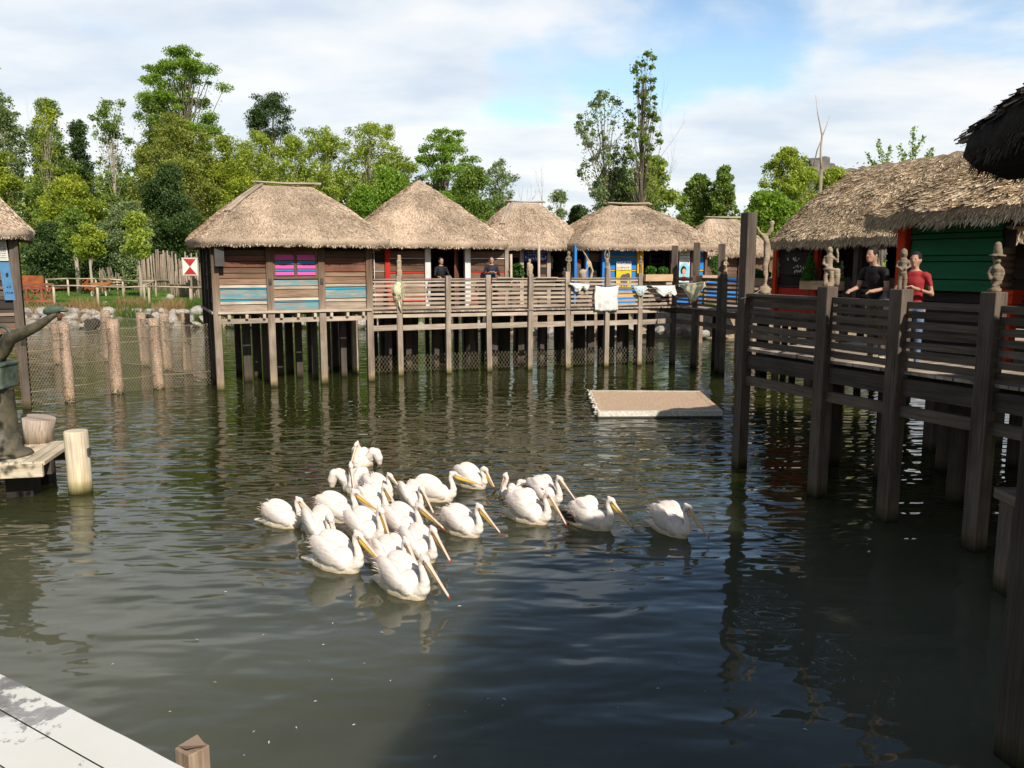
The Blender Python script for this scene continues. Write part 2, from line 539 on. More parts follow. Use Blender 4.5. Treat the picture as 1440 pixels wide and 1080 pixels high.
# ================================================================== thatched roofs
def roof_mesh(cx, cy, hx, hy, ze, zr, rl, seed, thick=0.26, straws=9000, slen=0.16, swid=0.014, lift=0.03, fl=0.5, fringe=1500, bulge=0.10, pw=5.0, rough=0.035, ry=0.0):
    rr = np.random.RandomState(seed)
    off = Vector((seed * 3.1, seed * 1.7, 0))

    def P(phi, s):
        c, sn = math.cos(phi), math.sin(phi)
        k = (abs(c) ** pw + abs(sn) ** pw) ** (-1 / pw)
        ex, ey = hx * k * c, hy * k * sn
        rx = rl * max(-1, min(1, ex / hx))
        rY = ry * max(-1, min(1, ey / hy))
        wob = mnoise.noise(Vector((ex * 1.6, ey * 1.6, 3)) + off)
        s2 = s
        x = cx + rx + (ex - rx) * s2 * (1 + 0.012 * wob * s)
        y = cy + rY + (ey - rY) * s2 * (1 + 0.012 * wob * s)
        z = zr + (ze - zr) * s + bulge * math.sin(PI * s) + 0.03 * wob * s
        q = Vector((x * 2.3, y * 2.3, z * 2.3)) + off
        z += rough * mnoise.fractal(q, 1.0, 2.0, 3)
        return Vector((x, y, z))
    nphi, ns = 112, 22
    mb = MB()
    per = 2 * (hx + hy)
    sl = math.hypot(hy, zr - ze)
    grid = []
    for j in range(ns + 1):
        s = j / ns
        for i in range(nphi):
            grid.append(P(2 * PI * i / nphi, s))
    V = [tuple(p) for p in grid]
    # lip and underside
    for dz, sc in ((-0.10, 1.004), (-thick, 0.985), (-thick + 0.06, 0.90), (-0.16 + 0.35 * (zr - ze), 0.45), (0.75 * (zr - ze), 0.02)):
        for i in range(nphi):
            p = P(2 * PI * i / nphi, 1.0)
            h = 0.03 * mnoise.noise(Vector((i * 0.9, dz * 5, seed)))
            V.append((cx + (p.x - cx) * sc, cy + (p.y - cy) * sc, p.z + dz + h))
    rows = ns + 1 + 5
    mb.v = V
    for j in range(rows - 1):
        for i in range(nphi):
            i2 = (i + 1) % nphi
            mb.f.append((j * nphi + i, (j + 1) * nphi + i, (j + 1) * nphi + i2, j * nphi + i2))
            u0, u1, v0, v1 = per * i / nphi, per * (i + 1) / nphi, sl * j / ns, sl * (j + 1) / ns
            mb.uv.extend([(u0, v0), (u0, v1), (u1, v1), (u1, v0)])
            mb.mi.append(0); mb.sm.append(True)
    # straws: thin blades lying down the slope with their tips lifted
    Gd = np.array([tuple(p) for p in grid]).reshape(ns + 1, nphi, 3)
    n = straws
    s = np.sqrt(rr.uniform(0.0, 1.0, n)) * 0.985
    ph = rr.uniform(0, nphi, n)
    i0 = ph.astype(int) % nphi; i1 = (i0 + 1) % nphi; fi = (ph - np.floor(ph))[:, None]
    sj = s * ns; j0 = np.minimum(sj.astype(int), ns - 1); fj = (sj - j0)[:, None]
    A = Gd[j0, i0] * (1 - fi) + Gd[j0, i1] * fi
    B = Gd[j0 + 1, i0] * (1 - fi) + Gd[j0 + 1, i1] * fi
    p = A * (1 - fj) + B * fj
    down = B - A; down /= np.linalg.norm(down, axis=1, keepdims=True) + 1e-9
    side = Gd[j0, i1] - Gd[j0, i0]
    sd2 = Gd[j0 + 1, i1] - Gd[j0 + 1, i0]
    side = side + sd2; side /= np.linalg.norm(side, axis=1, keepdims=True) + 1e-9
    nor = np.cross(down, side); nor *= np.sign(nor[:, 2:3] + 1e-9); nor /= np.linalg.norm(nor, axis=1, keepdims=True) + 1e-9
    L = (slen * rr.uniform(0.6, 1.4, n))[:, None]; W = (swid * rr.uniform(0.6, 1.5, n))[:, None]
    d = down + side * rr.normal(0, 0.22, n)[:, None]; d /= np.linalg.norm(d, axis=1, keepdims=True)
    sv = side - d * (side * d).sum(1, keepdims=True); sv /= np.linalg.norm(sv, axis=1, keepdims=True)
    tilt = nor * rr.normal(0, 0.5, n)[:, None] * W
    a = p + nor * 0.004; b = p + d * L + nor * (lift * rr.uniform(0.2, 1.4, n))[:, None]
    Q = np.stack([a - sv * W / 2, a + sv * W / 2 + tilt, b + sv * W / 2 * 0.7 + tilt, b - sv * W / 2 * 0.7], 1).reshape(-1, 3)
    us = (rr.uniform(0, 30, n))
    uvv = [(u, v) for u, v in zip(np.repeat(ph / nphi * per, 4), np.repeat(s * sl, 4))]
    mb.add_arrays(Q, np.arange(4 * n).reshape(-1, 4), m=1, uv=uvv)
    # fringe hanging at the eave
    n = fringe
    ph = rr.uniform(0, nphi, n); i0 = ph.astype(int) % nphi; i1 = (i0 + 1) % nphi; fi = (ph - np.floor(ph))[:, None]
    e = Gd[ns, i0] * (1 - fi) + Gd[ns, i1] * fi
    e2 = Gd[ns - 1, i0] * (1 - fi) + Gd[ns - 1, i1] * fi
    o = e - e2; o /= np.linalg.norm(o, axis=1, keepdims=True)
    side = Gd[ns, i1] - Gd[ns, i0]; side /= np.linalg.norm(side, axis=1, keepdims=True)
    e = e - np.array([0, 0, 1]) * (rr.uniform(0, thick, n))[:, None] - o * 0.03
    L = (slen * rr.uniform(0.2, 1.0, n) ** 2.0)[:, None] * fl + 0.02
    d = o * rr.uniform(0.2, 1.0, n)[:, None] + np.array([0, 0, -1]) * rr.uniform(0.3, 1.2, n)[:, None] + side * rr.normal(0, 0.25, n)[:, None]
    d /= np.linalg.norm(d, axis=1, keepdims=True)
    W = (swid * 1.3 * rr.uniform(0.7, 1.4, n))[:, None]
    Q = np.stack([e - side * W / 2, e + side * W / 2, e + d * L + side * W * 0.2, e + d * L - side * W * 0.2], 1).reshape(-1, 3)
    mb.add_arrays(Q, np.arange(4 * n).reshape(-1, 4), m=1, uv=[(u, sl) for u in np.repeat(ph / nphi * per, 4)])
    return mb, P


def add_roof(parent, caps=(), kind=1, **k):
    mats = [[M['thatch'], M['straw']], [M['thatch2'], M['straw2']], [M['thatch3'], M['straw3']]][kind - 1]
    mb, P = roof_mesh(**k)
    r = mb.build('roof', mats, parent)
    # ridge poles (a cap laid on the thatch)
    cx, cy, rl, zr, ze = k['cx'], k['cy'], k['rl'], k['zr'], k['ze']
    if 'ridge' in caps:
        b = MB()
        for q in range(4):
            dy = (q - 1.5) * 0.07
            b.tube([(cx - rl - 0.12 - rnd.random() * 0.1, cy + dy, zr + 0.07 + rnd.uniform(-.02, .03)), (cx, cy + dy, zr + 0.06), (cx + rl + 0.12 + rnd.random() * 0.25, cy + dy, zr + 0.08 + rnd.uniform(-.03, .03))], 0.028, 6)
        b.build('ridge_cap', M['pale'], r)
    if 'hip' in caps:
        b = MB()
        hx, hy = k['hx'], k['hy']
        pts = []
        for s in (0.02, 0.35, 0.62):
            p = P(PI + math.atan2(hy, hx), s)
            pts.append(p + Vector((0, 0, 0.06)))
        for a_, b_ in zip(pts, pts[1:]):
            for q in (-1, 1):
                b.bar(a_ + Vector((0.05 * q, -0.05 * q, 0.0)), b_ + Vector((0.05 * q, -0.05 * q, 0.0)), 0.09, 0.03)
        b.build('hip_board', M['grey'], r)
    return r


def board_wall(parent, x0, x1, y, z0, z1, mats, seq=None, nrow=9, face=-1, name='wall', gap=0.02, axis='x', th=0.035, part=None):
    """one bay of horizontal boards between two posts; axis 'x': the bay runs along x and faces -y"""
    b = MB()
    hs = [rnd.uniform(0.75, 1.25) for _ in range(nrow)]
    if seq:
        nrow = len(seq); hs = [q[1] for q in seq]
    tot = sum(hs); z = z0
    for k in range(nrow):
        h = (z1 - z0) * hs[k] / tot
        mi = seq[k][0] if seq else rnd.randrange(len(mats))
        o = rnd.uniform(-0.012, 0.012)
        tilt = 0.012
        if axis == 'x':
            c = ((x0 + x1) / 2, y + o, z + h / 2)
            b.obox(c, ((x1 - x0) / 2, 0, 0), (0, th / 2, 0), (0, -face * tilt, h / 2 - gap / 2), mi)
        else:
            c = (y + o, (x0 + x1) / 2, z + h / 2)
            b.obox(c, (0, (x1 - x0) / 2, 0), (th / 2, 0, 0), (-face * tilt, 0, h / 2 - gap / 2), mi)
        z += h
    # thin backing so no light leaks between boards
    if axis == 'x':
        b.box(x0, x1, y + 0.03, y + 0.05, z0 + 0.01, z1 - 0.01, 0 if len(mats) == 1 else len(mats) - 1)
    else:
        s_ = 0.04 if face < 0 else -0.04
        b.box(y + s_ - 0.01, y + s_ + 0.01, x0, x1, z0 + 0.01, z1 - 0.01, 0 if len(mats) == 1 else len(mats) - 1)
    return b.build(name, mats, parent)


def posts(parent, pts, z0, z1, w, mat, name='post', bevel=0.008):
    for (x, y) in pts:
        b = MB(); b.post(x, y, z0, z1, w)
        b.build(name, mat, parent, bevel=bevel)


# ------------------------------------------------------------------ hut 1: closed plank hut at the left end of the boardwalk
TH1 = R(24.5)
A1 = G(310.5, 548.5)
h1 = thing('stilt_hut', 'closed weathered plank hut on stilts with pink and blue shutters and faded blue boards', 'hut', (A1.x, A1.y, 0), TH1, 'thatched huts on stilts')
W1, D1, ZF = 4.5, 4.0, 2.20
px_ = [0.0, 1.5, 3.0, 4.45]
for i, x in enumerate(px_):
    b = MB(); b.post(x, 0, -0.6, 4.25 if i in (0, 3) else 4.25, 0.2, w2=0.2)
    b.build('post', M['hutpost'], h1, bevel=0.01)
for (x, y) in ((0, 1.45), (0, 2.8), (0, 4.0), (4.45, 4.0), (4.45, 2.0)):
    b = MB(); b.post(x, y, -0.6, 4.25, 0.18); b.build('post', M['greydark'] if x == 0 else M['hutpost'], h1)  # left posts take the dark wood, that side's shade in its colour
wm = [M['hutboard'], M['tan'], M['redbrown'], M['pale'], M['blueold'], M['blue'], M['pink'], M['black']]
z0, z1 = ZF + 0.06, 4.2
board_wall(h1, 0.1, 1.4, -0.0, z0, z1, wm, seq=[(0, 1.0), (3, .55), (5, .22), (4, 1.45), (5, .22), (3, .5), (1, .95), (1, .75), (1, .85), (2, .9), (2, .9), (0, .8), (7, .9)])
board_wall(h1, 1.6, 2.9, -0.0, z0, z1 - 0.95, wm, seq=[(4, 1.0), (5, .2), (3, .4), (1, 1.0), (3, .4), (4, .8), (5, .35)])
board_wall(h1, 3.1, 4.35, -0.0, z0, z1, wm, seq=[(0, 1.1), (3, .5), (4, 1.3), (5, .35), (3, .45), (1, 1.0), (1, .7), (2, 1.1), (2, 1.0), (0, .9), (7, .9)])
b = MB()   # window frame over the middle bay
for x in (1.6, 2.21, 2.84):
    b.box(x - 0.0, x + 0.07, -0.045, 0.03, 3.25, 4.06)
b.box(1.6, 2.9, -0.052, 0.03, 3.19, 3.26); b.box(1.6, 2.9, -0.05, 0.03, 4.0, 4.22); b.box(1.62, 2.88, 0.03, 0.06, 3.25, 4.1)
win = b.build('window', M['brown'], h1)
for k in (0, 1):
    s = MB(); zz = 3.285
    for (mi, hh) in ((0, .12), (1, .05), (0, .12), (1, .10), (0, .17)):
        s.obox((1.94 + 0.635 * k, -0.005, zz + hh / 2), (0.27, 0, 0), (0, 0.012, 0), (0, 0.02, hh / 2 - 0.006), mi); zz += hh + 0.012
    tag(s.build('shutter', [M['pink'], M['blue']], win), 'pink and blue slatted shutter')
for (y0, y1) in ((0.1, 1.36), (1.54, 2.72), (2.88, 3.92)):
    board_wall(h1, y0, y1, 0, ZF + 0.06, 4.2, [M['greydark'], M['black']], nrow=9, axis='y')  # left wall boards hold the shade of that side in their colour
board_wall(h1, 0.1, 3.9, W1 - 0.05, ZF + 0.06, 4.2, [M['greydark'], M['brown']], nrow=9, axis='y', face=1)
board_wall(h1, 0.1, 4.35, D1, ZF + 0.06, 4.2, [M['greydark'], M['brown']], nrow=9, face=1)
for x in (1.5, 3.0):   # small latches on the posts
    b = MB(); b.box(x - 0.05, x + 0.04, -0.135, -0.1, 3.03, 3.2); b.box(x - 0.02, x + 0.02, -0.16, -0.13, 3.08, 3.12)
    b.build('latch', M['darkgrey'], h1)
b = MB(); b.box(0.02, 4.5, -0.155, -0.10, ZF - 0.0, ZF + 0.07); b.build('sill_beam', M['pale'], h1)
b = MB(); b.box(-0.14, -0.09, 0.0, 4.1, ZF - 0.0, ZF + 0.07); b.build('sill_beam', M['grey'], h1)
b = MB(); b.box(0, 4.45, 0.05, 4.0, ZF - 0.02, ZF + 0.04); b.build('floor', M['greydark'], h1)
for k in range(9):
    b = MB(); x = 0.32 + k * 0.49
    b.box(x - 0.04, x + 0.04, -0.13, 4.0, ZF - 0.15, ZF - 0.025); b.build('joist', M['pale'], h1)
b = MB(); b.box(0.1, 4.35, -0.03, 0.06, ZF - 0.29, ZF - 0.155); b.build('beam', M['grey'], h1)
b = MB(); b.box(0.1, 4.35, 3.9, 4.0, ZF - 0.29, ZF - 0.155); b.build('beam', M['greydark'], h1)
b = MB(); b.box(-0.02, 0.24, -0.36, -0.11, 3.55, 4.1); b.build('wall_box', M['darkgrey'], h1, bevel=0.01)
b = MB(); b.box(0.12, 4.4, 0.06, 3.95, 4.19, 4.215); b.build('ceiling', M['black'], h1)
for (x, y) in ((.95, 1.5), (1.35, 2.3), (1.5, 1.2), (2.6, 1.9), (2.95, 1.15), (3.5, 2.2), (3.9, 1.3), (.9, 3.4), (1.9, 3.6), (2.5, 3.1), (3.3, 3.5), (4.1, 3.4), (3.7, 2.8), (2.1, 2.6)):
    b = MB(); b.post(x, y, -0.6, ZF - 0.16, rnd.uniform(.17, .24)); b.build('stilt', M['greydark'], h1)
add_roof(h1, caps=('ridge', 'hip'), cx=2.36, cy=2.0, hx=2.90, hy=2.7, ze=4.36, zr=6.05, rl=0.78, seed=3, straws=42000, slen=0.085, swid=0.011, lift=0.018, fringe=5000, thick=0.27)

# ------------------------------------------------------------------ frame of the far boardwalk
TH2 = R(18)
O2 = G(564, 528)
u2 = Vector((math.cos(TH2), math.sin(TH2), 0)); v2 = Vector((-math.sin(TH2), math.cos(TH2), 0))
def L2(p):
    d = Vector((p.x, p.y, 0)) - Vector((O2.x, O2.y, 0))
    return d.dot(u2), d.dot(v2)
def onwall2(px, t):
    """s of the line t=const under image column px (at head height)"""
    k = (px - 720) / F
    # x = k * (y cos + ...): solve on the horizontal plane z=3.6-ish
    best = None
    o = Vector((O2.x, O2.y, 0)) + v2 * t
    s = 0
    c = k / math.cos(PITCH)
    # (o.x + s ux) = c' * (o.y + s uy) with c' = k*cos(pitch) for points at camera height
    c = k * math.cos(PITCH)
    s = (c * o.y - o.x) / (u2.x - c * u2.y)
    return s

DZ = 2.12   # deck level
# ------------------------------------------------------------------ hut 2: pyramid roof, red and white posts
h2 = thing('stilt_hut', 'plank hut with tall pointed thatched roof and red and white front posts', 'hut', (O2.x, O2.y, 0), TH2, 'thatched huts on stilts')
T2 = 1.5
sx = lambda px: onwall2(px, T2)
wm2 = [M['brown'], M['redbrown'], M['tan'], M['white'], M['red'], M['black']]
seqA = [(0, 1), (4, .22), (1, 1), (2, .9), (3, .22), (2, 1.0), (0, .8), (4, .25), (2, .9), (0, .9), (3, .2), (0, 1), (5, 1)]
xs_ = [sx(520), sx(544.5), sx(601), sx(657), sx(712)]
board_wall(h2, xs_[0], xs_[1] - .09, T2, DZ, 4.3, wm2, seq=[(0, 1), (1, 1), (3, .15), (1, 1), (0, 1), (3, .12), (0, 1), (5, 1), (0, 1)])
board_wall(h2, xs_[1] + .09, xs_[2] - .09, T2, DZ, 4.3, wm2, seq=seqA)
board_wall(h2, xs_[3] + .09, xs_[4] - .07, T2, DZ, 4.3, wm2, seq=seqA)
for x, mname, w in ((xs_[1], 'red', .18), (xs_[2], 'white', .2), (xs_[3], 'white', .2), (xs_[4], 'grey', .14), (xs_[0], 'greydark', .16)):
    b = MB(); b.post(x, T2, DZ, 4.3, w); tag(b.build('post', M[mname], h2, bevel=.01), {'red': 'red painted post', 'white': 'white painted post'}.get(mname))
# doorway: dark room with a half open door leaf
b = MB(); b.obox((xs_[3] - 0.32, T2 + 0.22, 3.15), (0.13, 0.26, 0), (-0.015, 0.01, 0), (0, 0, 1.0)); b.build('door', M['redbrown'], h2)
for (a, c) in ((T2 + .05, 5.4),):
    board_wall(h2, a, c, xs_[0], DZ, 4.3, [M['brown'], M['black']], axis='y')
    board_wall(h2, a, c, xs_[4], DZ, 4.3, [M['brown'], M['black']], axis='y', face=1)
board_wall(h2, xs_[0], xs_[4], 5.4, DZ, 4.3, [M['brown'], M['black']], face=1)
b = MB(); b.box(xs_[0], xs_[4], T2, 5.4, DZ - 0.06, DZ - 0.005); b.build('floor', M['greydark'], h2)
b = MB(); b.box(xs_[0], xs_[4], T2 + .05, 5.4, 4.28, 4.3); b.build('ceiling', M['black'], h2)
b = MB()
for k in range(2): b.tube([(xs_[0] + .0 + .13 * k, T2 - .12, DZ), (xs_[0] + .0 + .13 * k, T2 - .12, 4.3)], .014, 5)
for k in range(9): b.tube([(xs_[0], T2 - .12, DZ + .2 + k * .24), (xs_[0] + .13, T2 - .12, DZ + .2 + k * .24)], .01, 5)
b.build('ladder', M['white'], h2)
cs = (sx(595) + 0.05)
add_roof(h2, caps=(), cx=1.42, cy=3.5, hx=2.88, hy=2.75, ze=4.40, zr=6.62, rl=0.05, seed=5, straws=42000, slen=0.09, swid=0.012, lift=0.018, fringe=5000, thick=0.27, bulge=0.05, rough=.05)

# ------------------------------------------------------------------ hut 3: small hut with the navy sign
h3 = thing('stilt_hut', 'small open fronted hut with a navy painted sign under the eave', 'hut', (O2.x, O2.y, 0), TH2, 'thatched huts on stilts')
T3 = 3.1
s3 = lambda px: onwall2(px, T3)
a3, b3 = s3(706), s3(806)
for px, m_ in ((708, 'brown'), (733, 'grey'), (771, 'grey'), (804, 'greydark')):
    b = MB(); b.post(s3(px), T3, DZ, 4.3, .15); b.build('post', M[m_], h3)
wm3 = [M['brown'], M['tan'], M['black']]
board_wall(h3, s3(708) + .07, s3(733) - .07, T3, 3.85, 4.3, wm3, nrow=2)
board_wall(h3, s3(708) + .07, s3(733) - .07, T3, DZ, 3.05, wm3, nrow=4)
board_wall(h3, s3(733) + .07, s3(771) - .07, T3, DZ, 3.0, wm3, nrow=4)
board_wall(h3, s3(733) + .07, s3(771) - .07, T3, 3.72, 4.3, wm3, nrow=2)
board_wall(h3, s3(758), s3(771) - .07, T3 + .01, 3.0, 3.72, wm3, nrow=3)
board_wall(h3, T3, T3 + 3.2, a3, DZ, 4.3, [M['brown'], M['black']], axis='y')
board_wall(h3, T3, T3 + 3.2, b3, DZ, 4.3, [M['brown'], M['black']], axis='y', face=1)
board_wall(h3, a3, b3, T3 + 3.2, DZ, 4.3, [M['brown'], M['black']], face=1)
b = MB(); b.box(a3, b3, T3, T3 + 3.2, DZ - .06, DZ - .005); b.build('floor', M['greydark'], h3)
b = MB(); b.box(a3, b3, T3 + .05, T3 + 3.2, 4.28, 4.3); b.build('ceiling', M['black'], h3)


def scribble(mb, x0, x1, z, h, y, seed, amp=1.0, w=0.012, m=0, axis=(1, 0, 0)):
    """a line of handwriting made of thin brush strokes on a board facing -y"""
    r = random.Random(seed)
    x = x0
    ax = Vector(axis)
    while x < x1:
        lw = h * r.uniform(0.45, 0.8)
        if r.random() < 0.13:
            x += lw * 0.7; continue
        pts = [(r.uniform(0, .9), r.uniform(0, 1)) for _ in range(r.choice([3, 4]))]
        tall = 1.35 if r.random() < .25 else 1
        for (a, b_), (c, d) in zip(pts, pts[1:]):
            p = ax * (x + a * lw) + Vector((0, y, z + b_ * h * tall)); q = ax * (x + c * lw) + Vector((0, y, z + d * h * tall))
            if (p - q).length < 1e-3: continue
            mb.bar(p, q, 0.004, w, m, up=(q - p).cross(Vector((0, 1, 0))))
        x += lw * 1.1

sg = thing('painted_sign', 'navy sign board with white brush lettering hanging under the small hut eave', 'sign', (O2.x, O2.y, 0), TH2)
b = MB(); b.box(s3(735.5), s3(768), T3 - .13, T3 - .1, 3.72, 4.16); b.build('board', M['navyboard'], sg)
b = MB()
scribble(b, s3(737) + .05, s3(766), 4.03, .06, T3 - .135, 4, w=.012); scribble(b, s3(742), s3(762), 3.93, .06, T3 - .135, 8, w=.013); scribble(b, s3(737), s3(766) - .05, 3.77, .12, T3 - .136, 11, w=.035)
b.build('lettering', M['chalk'], sg)
add_roof(h3, caps=('ridge', 'hip'), cx=(a3 + b3) / 2 - .02, cy=T3 + 1.6, hx=2.12, hy=2.3, ze=4.36, zr=5.98, rl=.62, seed=7, straws=24000, slen=.1, swid=.013, lift=.02, fringe=3200, thick=.24)

# ------------------------------------------------------------------ hut 4: blue and yellow
h4 = thing('stilt_hut', 'bright blue hut with yellow battens and a yellow corner post under low thatch', 'hut', (O2.x, O2.y, 0), TH2, 'thatched huts on stilts')
T4 = 2.0
s4 = lambda px: onwall2(px, T4)
wm4 = [M['blue2'], M['yellow'], M['brown'], M['black']]
seqB = [(0, 1), (1, .17), (0, 1.2), (1, .17), (0, 1.3), (1, .17), (0, 1.4), (1, .17), (0, 1.2)]
board_wall(h4, s4(856), s4(895), T4, DZ, 4.3, wm4, seq=seqB)
for px, m_, w in ((850, 'blue2', .26), (855, 'yellow', .05), (895.5, 'yellow', .06), (900, 'yellow', .17), (944, 'brown', .14), (973, 'brown', .2), (991, 'tan', .1), (824, 'blue2', .1), (808, 'blue2', .09)):
    b = MB(); b.post(s4(px), T4 - .03, DZ, 4.3, w, w2=.16); b.build('post', M[m_], h4)
board_wall(h4, s4(946), s4(970), T4 + .02, DZ, 4.3, [M['blue2'], M['brown'], M['black']], nrow=8)
board_wall(h4, s4(976), s4(990), T4, DZ, 4.3, wm4, seq=seqB)
# louvred door standing in the dark opening
b = MB()
for k in range(10):
    z = 2.3 + k * .19
    b.obox(((s4(923) + s4(941)) / 2, T4 + .5, z), ((s4(941) - s4(923)) / 2, 0, 0), (0, .05, .03), (0, -.004, .006))
b.box(s4(922) - .03, s4(922) + .03, T4 + .45, T4 + .55, DZ, 4.25); b.box(s4(942) - .03, s4(942) + .03, T4 + .45, T4 + .55, DZ, 4.25)
b.build('louvred_door', M['greydark'], h4)
board_wall(h4, s4(826), s4(848), T4 + .3, DZ, 4.3, [M['brown'], M['black']], nrow=8)
a4, b4 = s4(806), s4(993)
board_wall(h4, T4 + .05, T4 + 4, a4, DZ, 4.3, [M['brown'], M['black']], axis='y')
board_wall(h4, T4 + .05, T4 + 4, b4, DZ, 4.3, [M['blue2'], M['black']], axis='y', face=1)
board_wall(h4, a4, b4, T4 + 4, DZ, 4.3, [M['brown'], M['black']], face=1)
b = MB(); b.box(a4, b4, T4, T4 + 4, DZ - .06, DZ - .005); b.build('floor', M['greydark'], h4)
b = MB(); b.box(a4, b4, T4 + .05, T4 + 4, 4.28, 4.3); b.build('ceiling', M['black'], h4)
add_roof(h4, caps=('ridge',), cx=(a4 + b4) / 2 + .30, cy=T4 + 1.95, hx=(b4 - a4) / 2 + .42, hy=2.7, ze=4.38, zr=5.95, rl=.72, seed=9, straws=38000, slen=.1, swid=.013, lift=.02, fringe=5000, thick=.26, rough=.05)
# posters
pst = thing('painted_poster', 'yellow poster with grey elephant figure leaning on the blue hut wall', 'poster', (O2.x, O2.y, 0), TH2)
x0, x1 = s4(865), s4(886); y_ = T4 - .12
b = MB(); b.box(x0, x1, y_, y_ + .03, 2.75, 3.42, 0); b.box(x0, x1, y_ - .001, y_ + .029, 3.4201, 3.72, 1); b.build('board', [M['posteryellow'], M['paper']], pst)
b = MB(); w_ = x1 - x0
scribble(b, x0 + .03, x1 - .04, 3.62, .07, y_ - .006, 3, w=.022); scribble(b, x0 + .03, x1 - .04, 3.46, .05, y_ - .006, 6, w=.012); scribble(b, x0 + .05, x1 - .02, 3.36, .05, y_ - .006, 16, w=.014)
b.build('lettering', M['elephant'], pst)
b = MB()
b.ell(((x0 + x1) / 2 + .02, y_ - .004, 3.08), (w_ * .27, .006, .17)); b.ell((x1 - .15, y_ - .006, 3.2), (.1, .006, .09))
for q in (-.1, .02, .12): b.box((x0 + x1) / 2 + q - .03, (x0 + x1) / 2 + q + .03, y_ - .007, y_ - .001, 2.78, 3.02)
b.tube([(x1 - .10, y_ - .004, 3.22), (x1 - .04, y_ - .004, 3.05), (x1 - .06, y_ - .004, 2.9)], [.03, .02, .012], 6)
b.build('picture', M['elephant'], pst)
ps2 = thing('painted_poster', 'white and pale blue poster of a dark haired woman in red on the blue hut', 'poster', (O2.x, O2.y, 0), TH2)
x0, x1 = s4(952.5), s4(967); y_ = T4 - .16; xm = (x0 + x1) / 2 - .04
b = MB(); b.box(x0, x1, y_, y_ + .03, 3.95, 4.28, 0); b.box(x0, x1, y_, y_ + .03, 2.72, 3.93, 1)
b.tube([(xm + .04, y_ - .0005, 3.45), (xm + .04, y_ - .0035, 3.45)], .22, 20, 2); b.box(x0 + .02, x1 - .02, y_ - .003, y_ - .0005, 2.98, 3.44, 2); b.box(x0 + .01, x1 - .01, y_ - .003, y_ - .0005, 2.73, 2.93, 2)
b.build('board', [M['paper'], M['white'], M['skyblue']], ps2)
b = MB(); scribble(b, x0 + .03, x1 - .08, 4.13, .09, y_ - .005, 21, w=.02); scribble(b, x0 + .05, x1 - .06, 4.0, .08, y_ - .005, 22, w=.02); scribble(b, x0 + .03, x1 - .04, 3.8, .05, y_ - .005, 23, w=.012); scribble(b, x0 + .03, x1 - .04, 3.7, .05, y_ - .005, 24, w=.012)
b.build('lettering', M['ink'], ps2)
b = MB(); b.ell((xm, y_ - .006, 3.42), (.11, .005, .13), m=0); b.ell((xm - .07, y_ - .006, 3.36), (.06, .004, .12), m=0)
b.ell((xm + .02, y_ - .010, 3.34), (.085, .006, .11), m=1); b.box(xm - .02, xm + .05, y_ - .010, y_ - .006, 3.08, 3.26, 1); b.ell((xm + .02, y_ - .012, 3.06), (.17, .006, .09), m=2)
b.build('portrait', [M['hair'], M['facepaint'], M['posterred']], ps2)
ps3 = tag(None or (lambda b: (b.box(s4(813), s4(820), T4 + .2, T4 + .23, 3.55, 3.8, 0), b.box(s4(813), s4(820), T4 + .2, T4 + .23, 2.8, 3.549, 1), b.build('picture_panel', [M['rustwall'], M['elephant']]))[-1])(MB()), 'narrow orange and grey picture panel in the shade left of the blue hut', 'panel')
ps3.location = (O2.x, O2.y, 0); ps3.rotation_euler = (0, 0, TH2)

# ------------------------------------------------------------------ hut 5: behind
p5 = D(1014, 345, 40)
h5 = thing('stilt_hut', 'small distant thatched hut with blue walls half hidden behind the tall timber post', 'hut', (p5.x, p5.y, 0), R(12), 'thatched huts on stilts')
board_wall(h5, -1.5, 1.9, -1.2, 1.8, 4.2, [M['blue2'], M['brown']], nrow=8)
for x in (-1.5, -.5, .35, 1.2, 1.9):
    b = MB(); b.post(x, -1.25, -.5, 4.1, .16); b.build('post', M['tan'], h5)
board_wall(h5, -1.2, 1.5, -1.5, 1.8, 4.0, [M['blue2'], M['brown']], nrow=8, axis='y')
board_wall(h5, -1.2, 1.5, 1.9, 1.8, 4.0, [M['blue2'], M['brown']], nrow=8, axis='y', face=1)
add_roof(h5, caps=('ridge',), cx=.15, cy=.3, hx=2.05, hy=2.1, ze=4.15, zr=5.78, rl=.7, seed=11, straws=9000, slen=.2, swid=.016, lift=.02, fringe=1200, thick=.22)

# ------------------------------------------------------------------ left hut
AL = G(38, 575)
hl = thing('stilt_hut', 'shaded plank hut at the left edge with a blue and white notice on its wall', 'hut', (AL.x, AL.y, 0), R(30), 'thatched huts on stilts')
for (x, y) in ((0, 0), (-1.45, 0), (-2.9, 0), (0, 2), (0, 4), (-2.9, 4)):
    b = MB(); b.post(x, y, -.6, 4.4, .2); b.build('post', M['near'] if (x, y) == (0, 0) else M['greydark'], hl, bevel=.01)  # dark woods carry the shade lying on this hut
board_wall(hl, -1.35, -.1, 0, 1.9, 4.4, [M['brown'], M['black'], M['greydark']], nrow=9)
board_wall(hl, -2.8, -1.55, 0, 1.9, 4.4, [M['brown'], M['black'], M['greydark']], nrow=9)
board_wall(hl, .1, 3.9, 0, 1.9, 4.4, [M['brown'], M['black']], nrow=9, axis='y', face=1)
board_wall(hl, -2.8, -.1, 4, 1.9, 4.4, [M['brown'], M['black']], nrow=9, face=1)
board_wall(hl, .1, 3.9, -2.9, 1.9, 4.4, [M['brown'], M['black']], nrow=9, axis='y')
b = MB(); b.box(-2.8, -.1, .05, 3.9, 1.78, 1.88); b.build('floor', M['greydark'], hl)
b = MB()
for z in (2.35, 3.0, 3.6): b.box(-1.34, -.1, -.05, -.028, z, z + .07)
b.box(-.48, -.43, -.075, -.051, 1.9, 4.2); b.build('batten', M['tan'], hl)
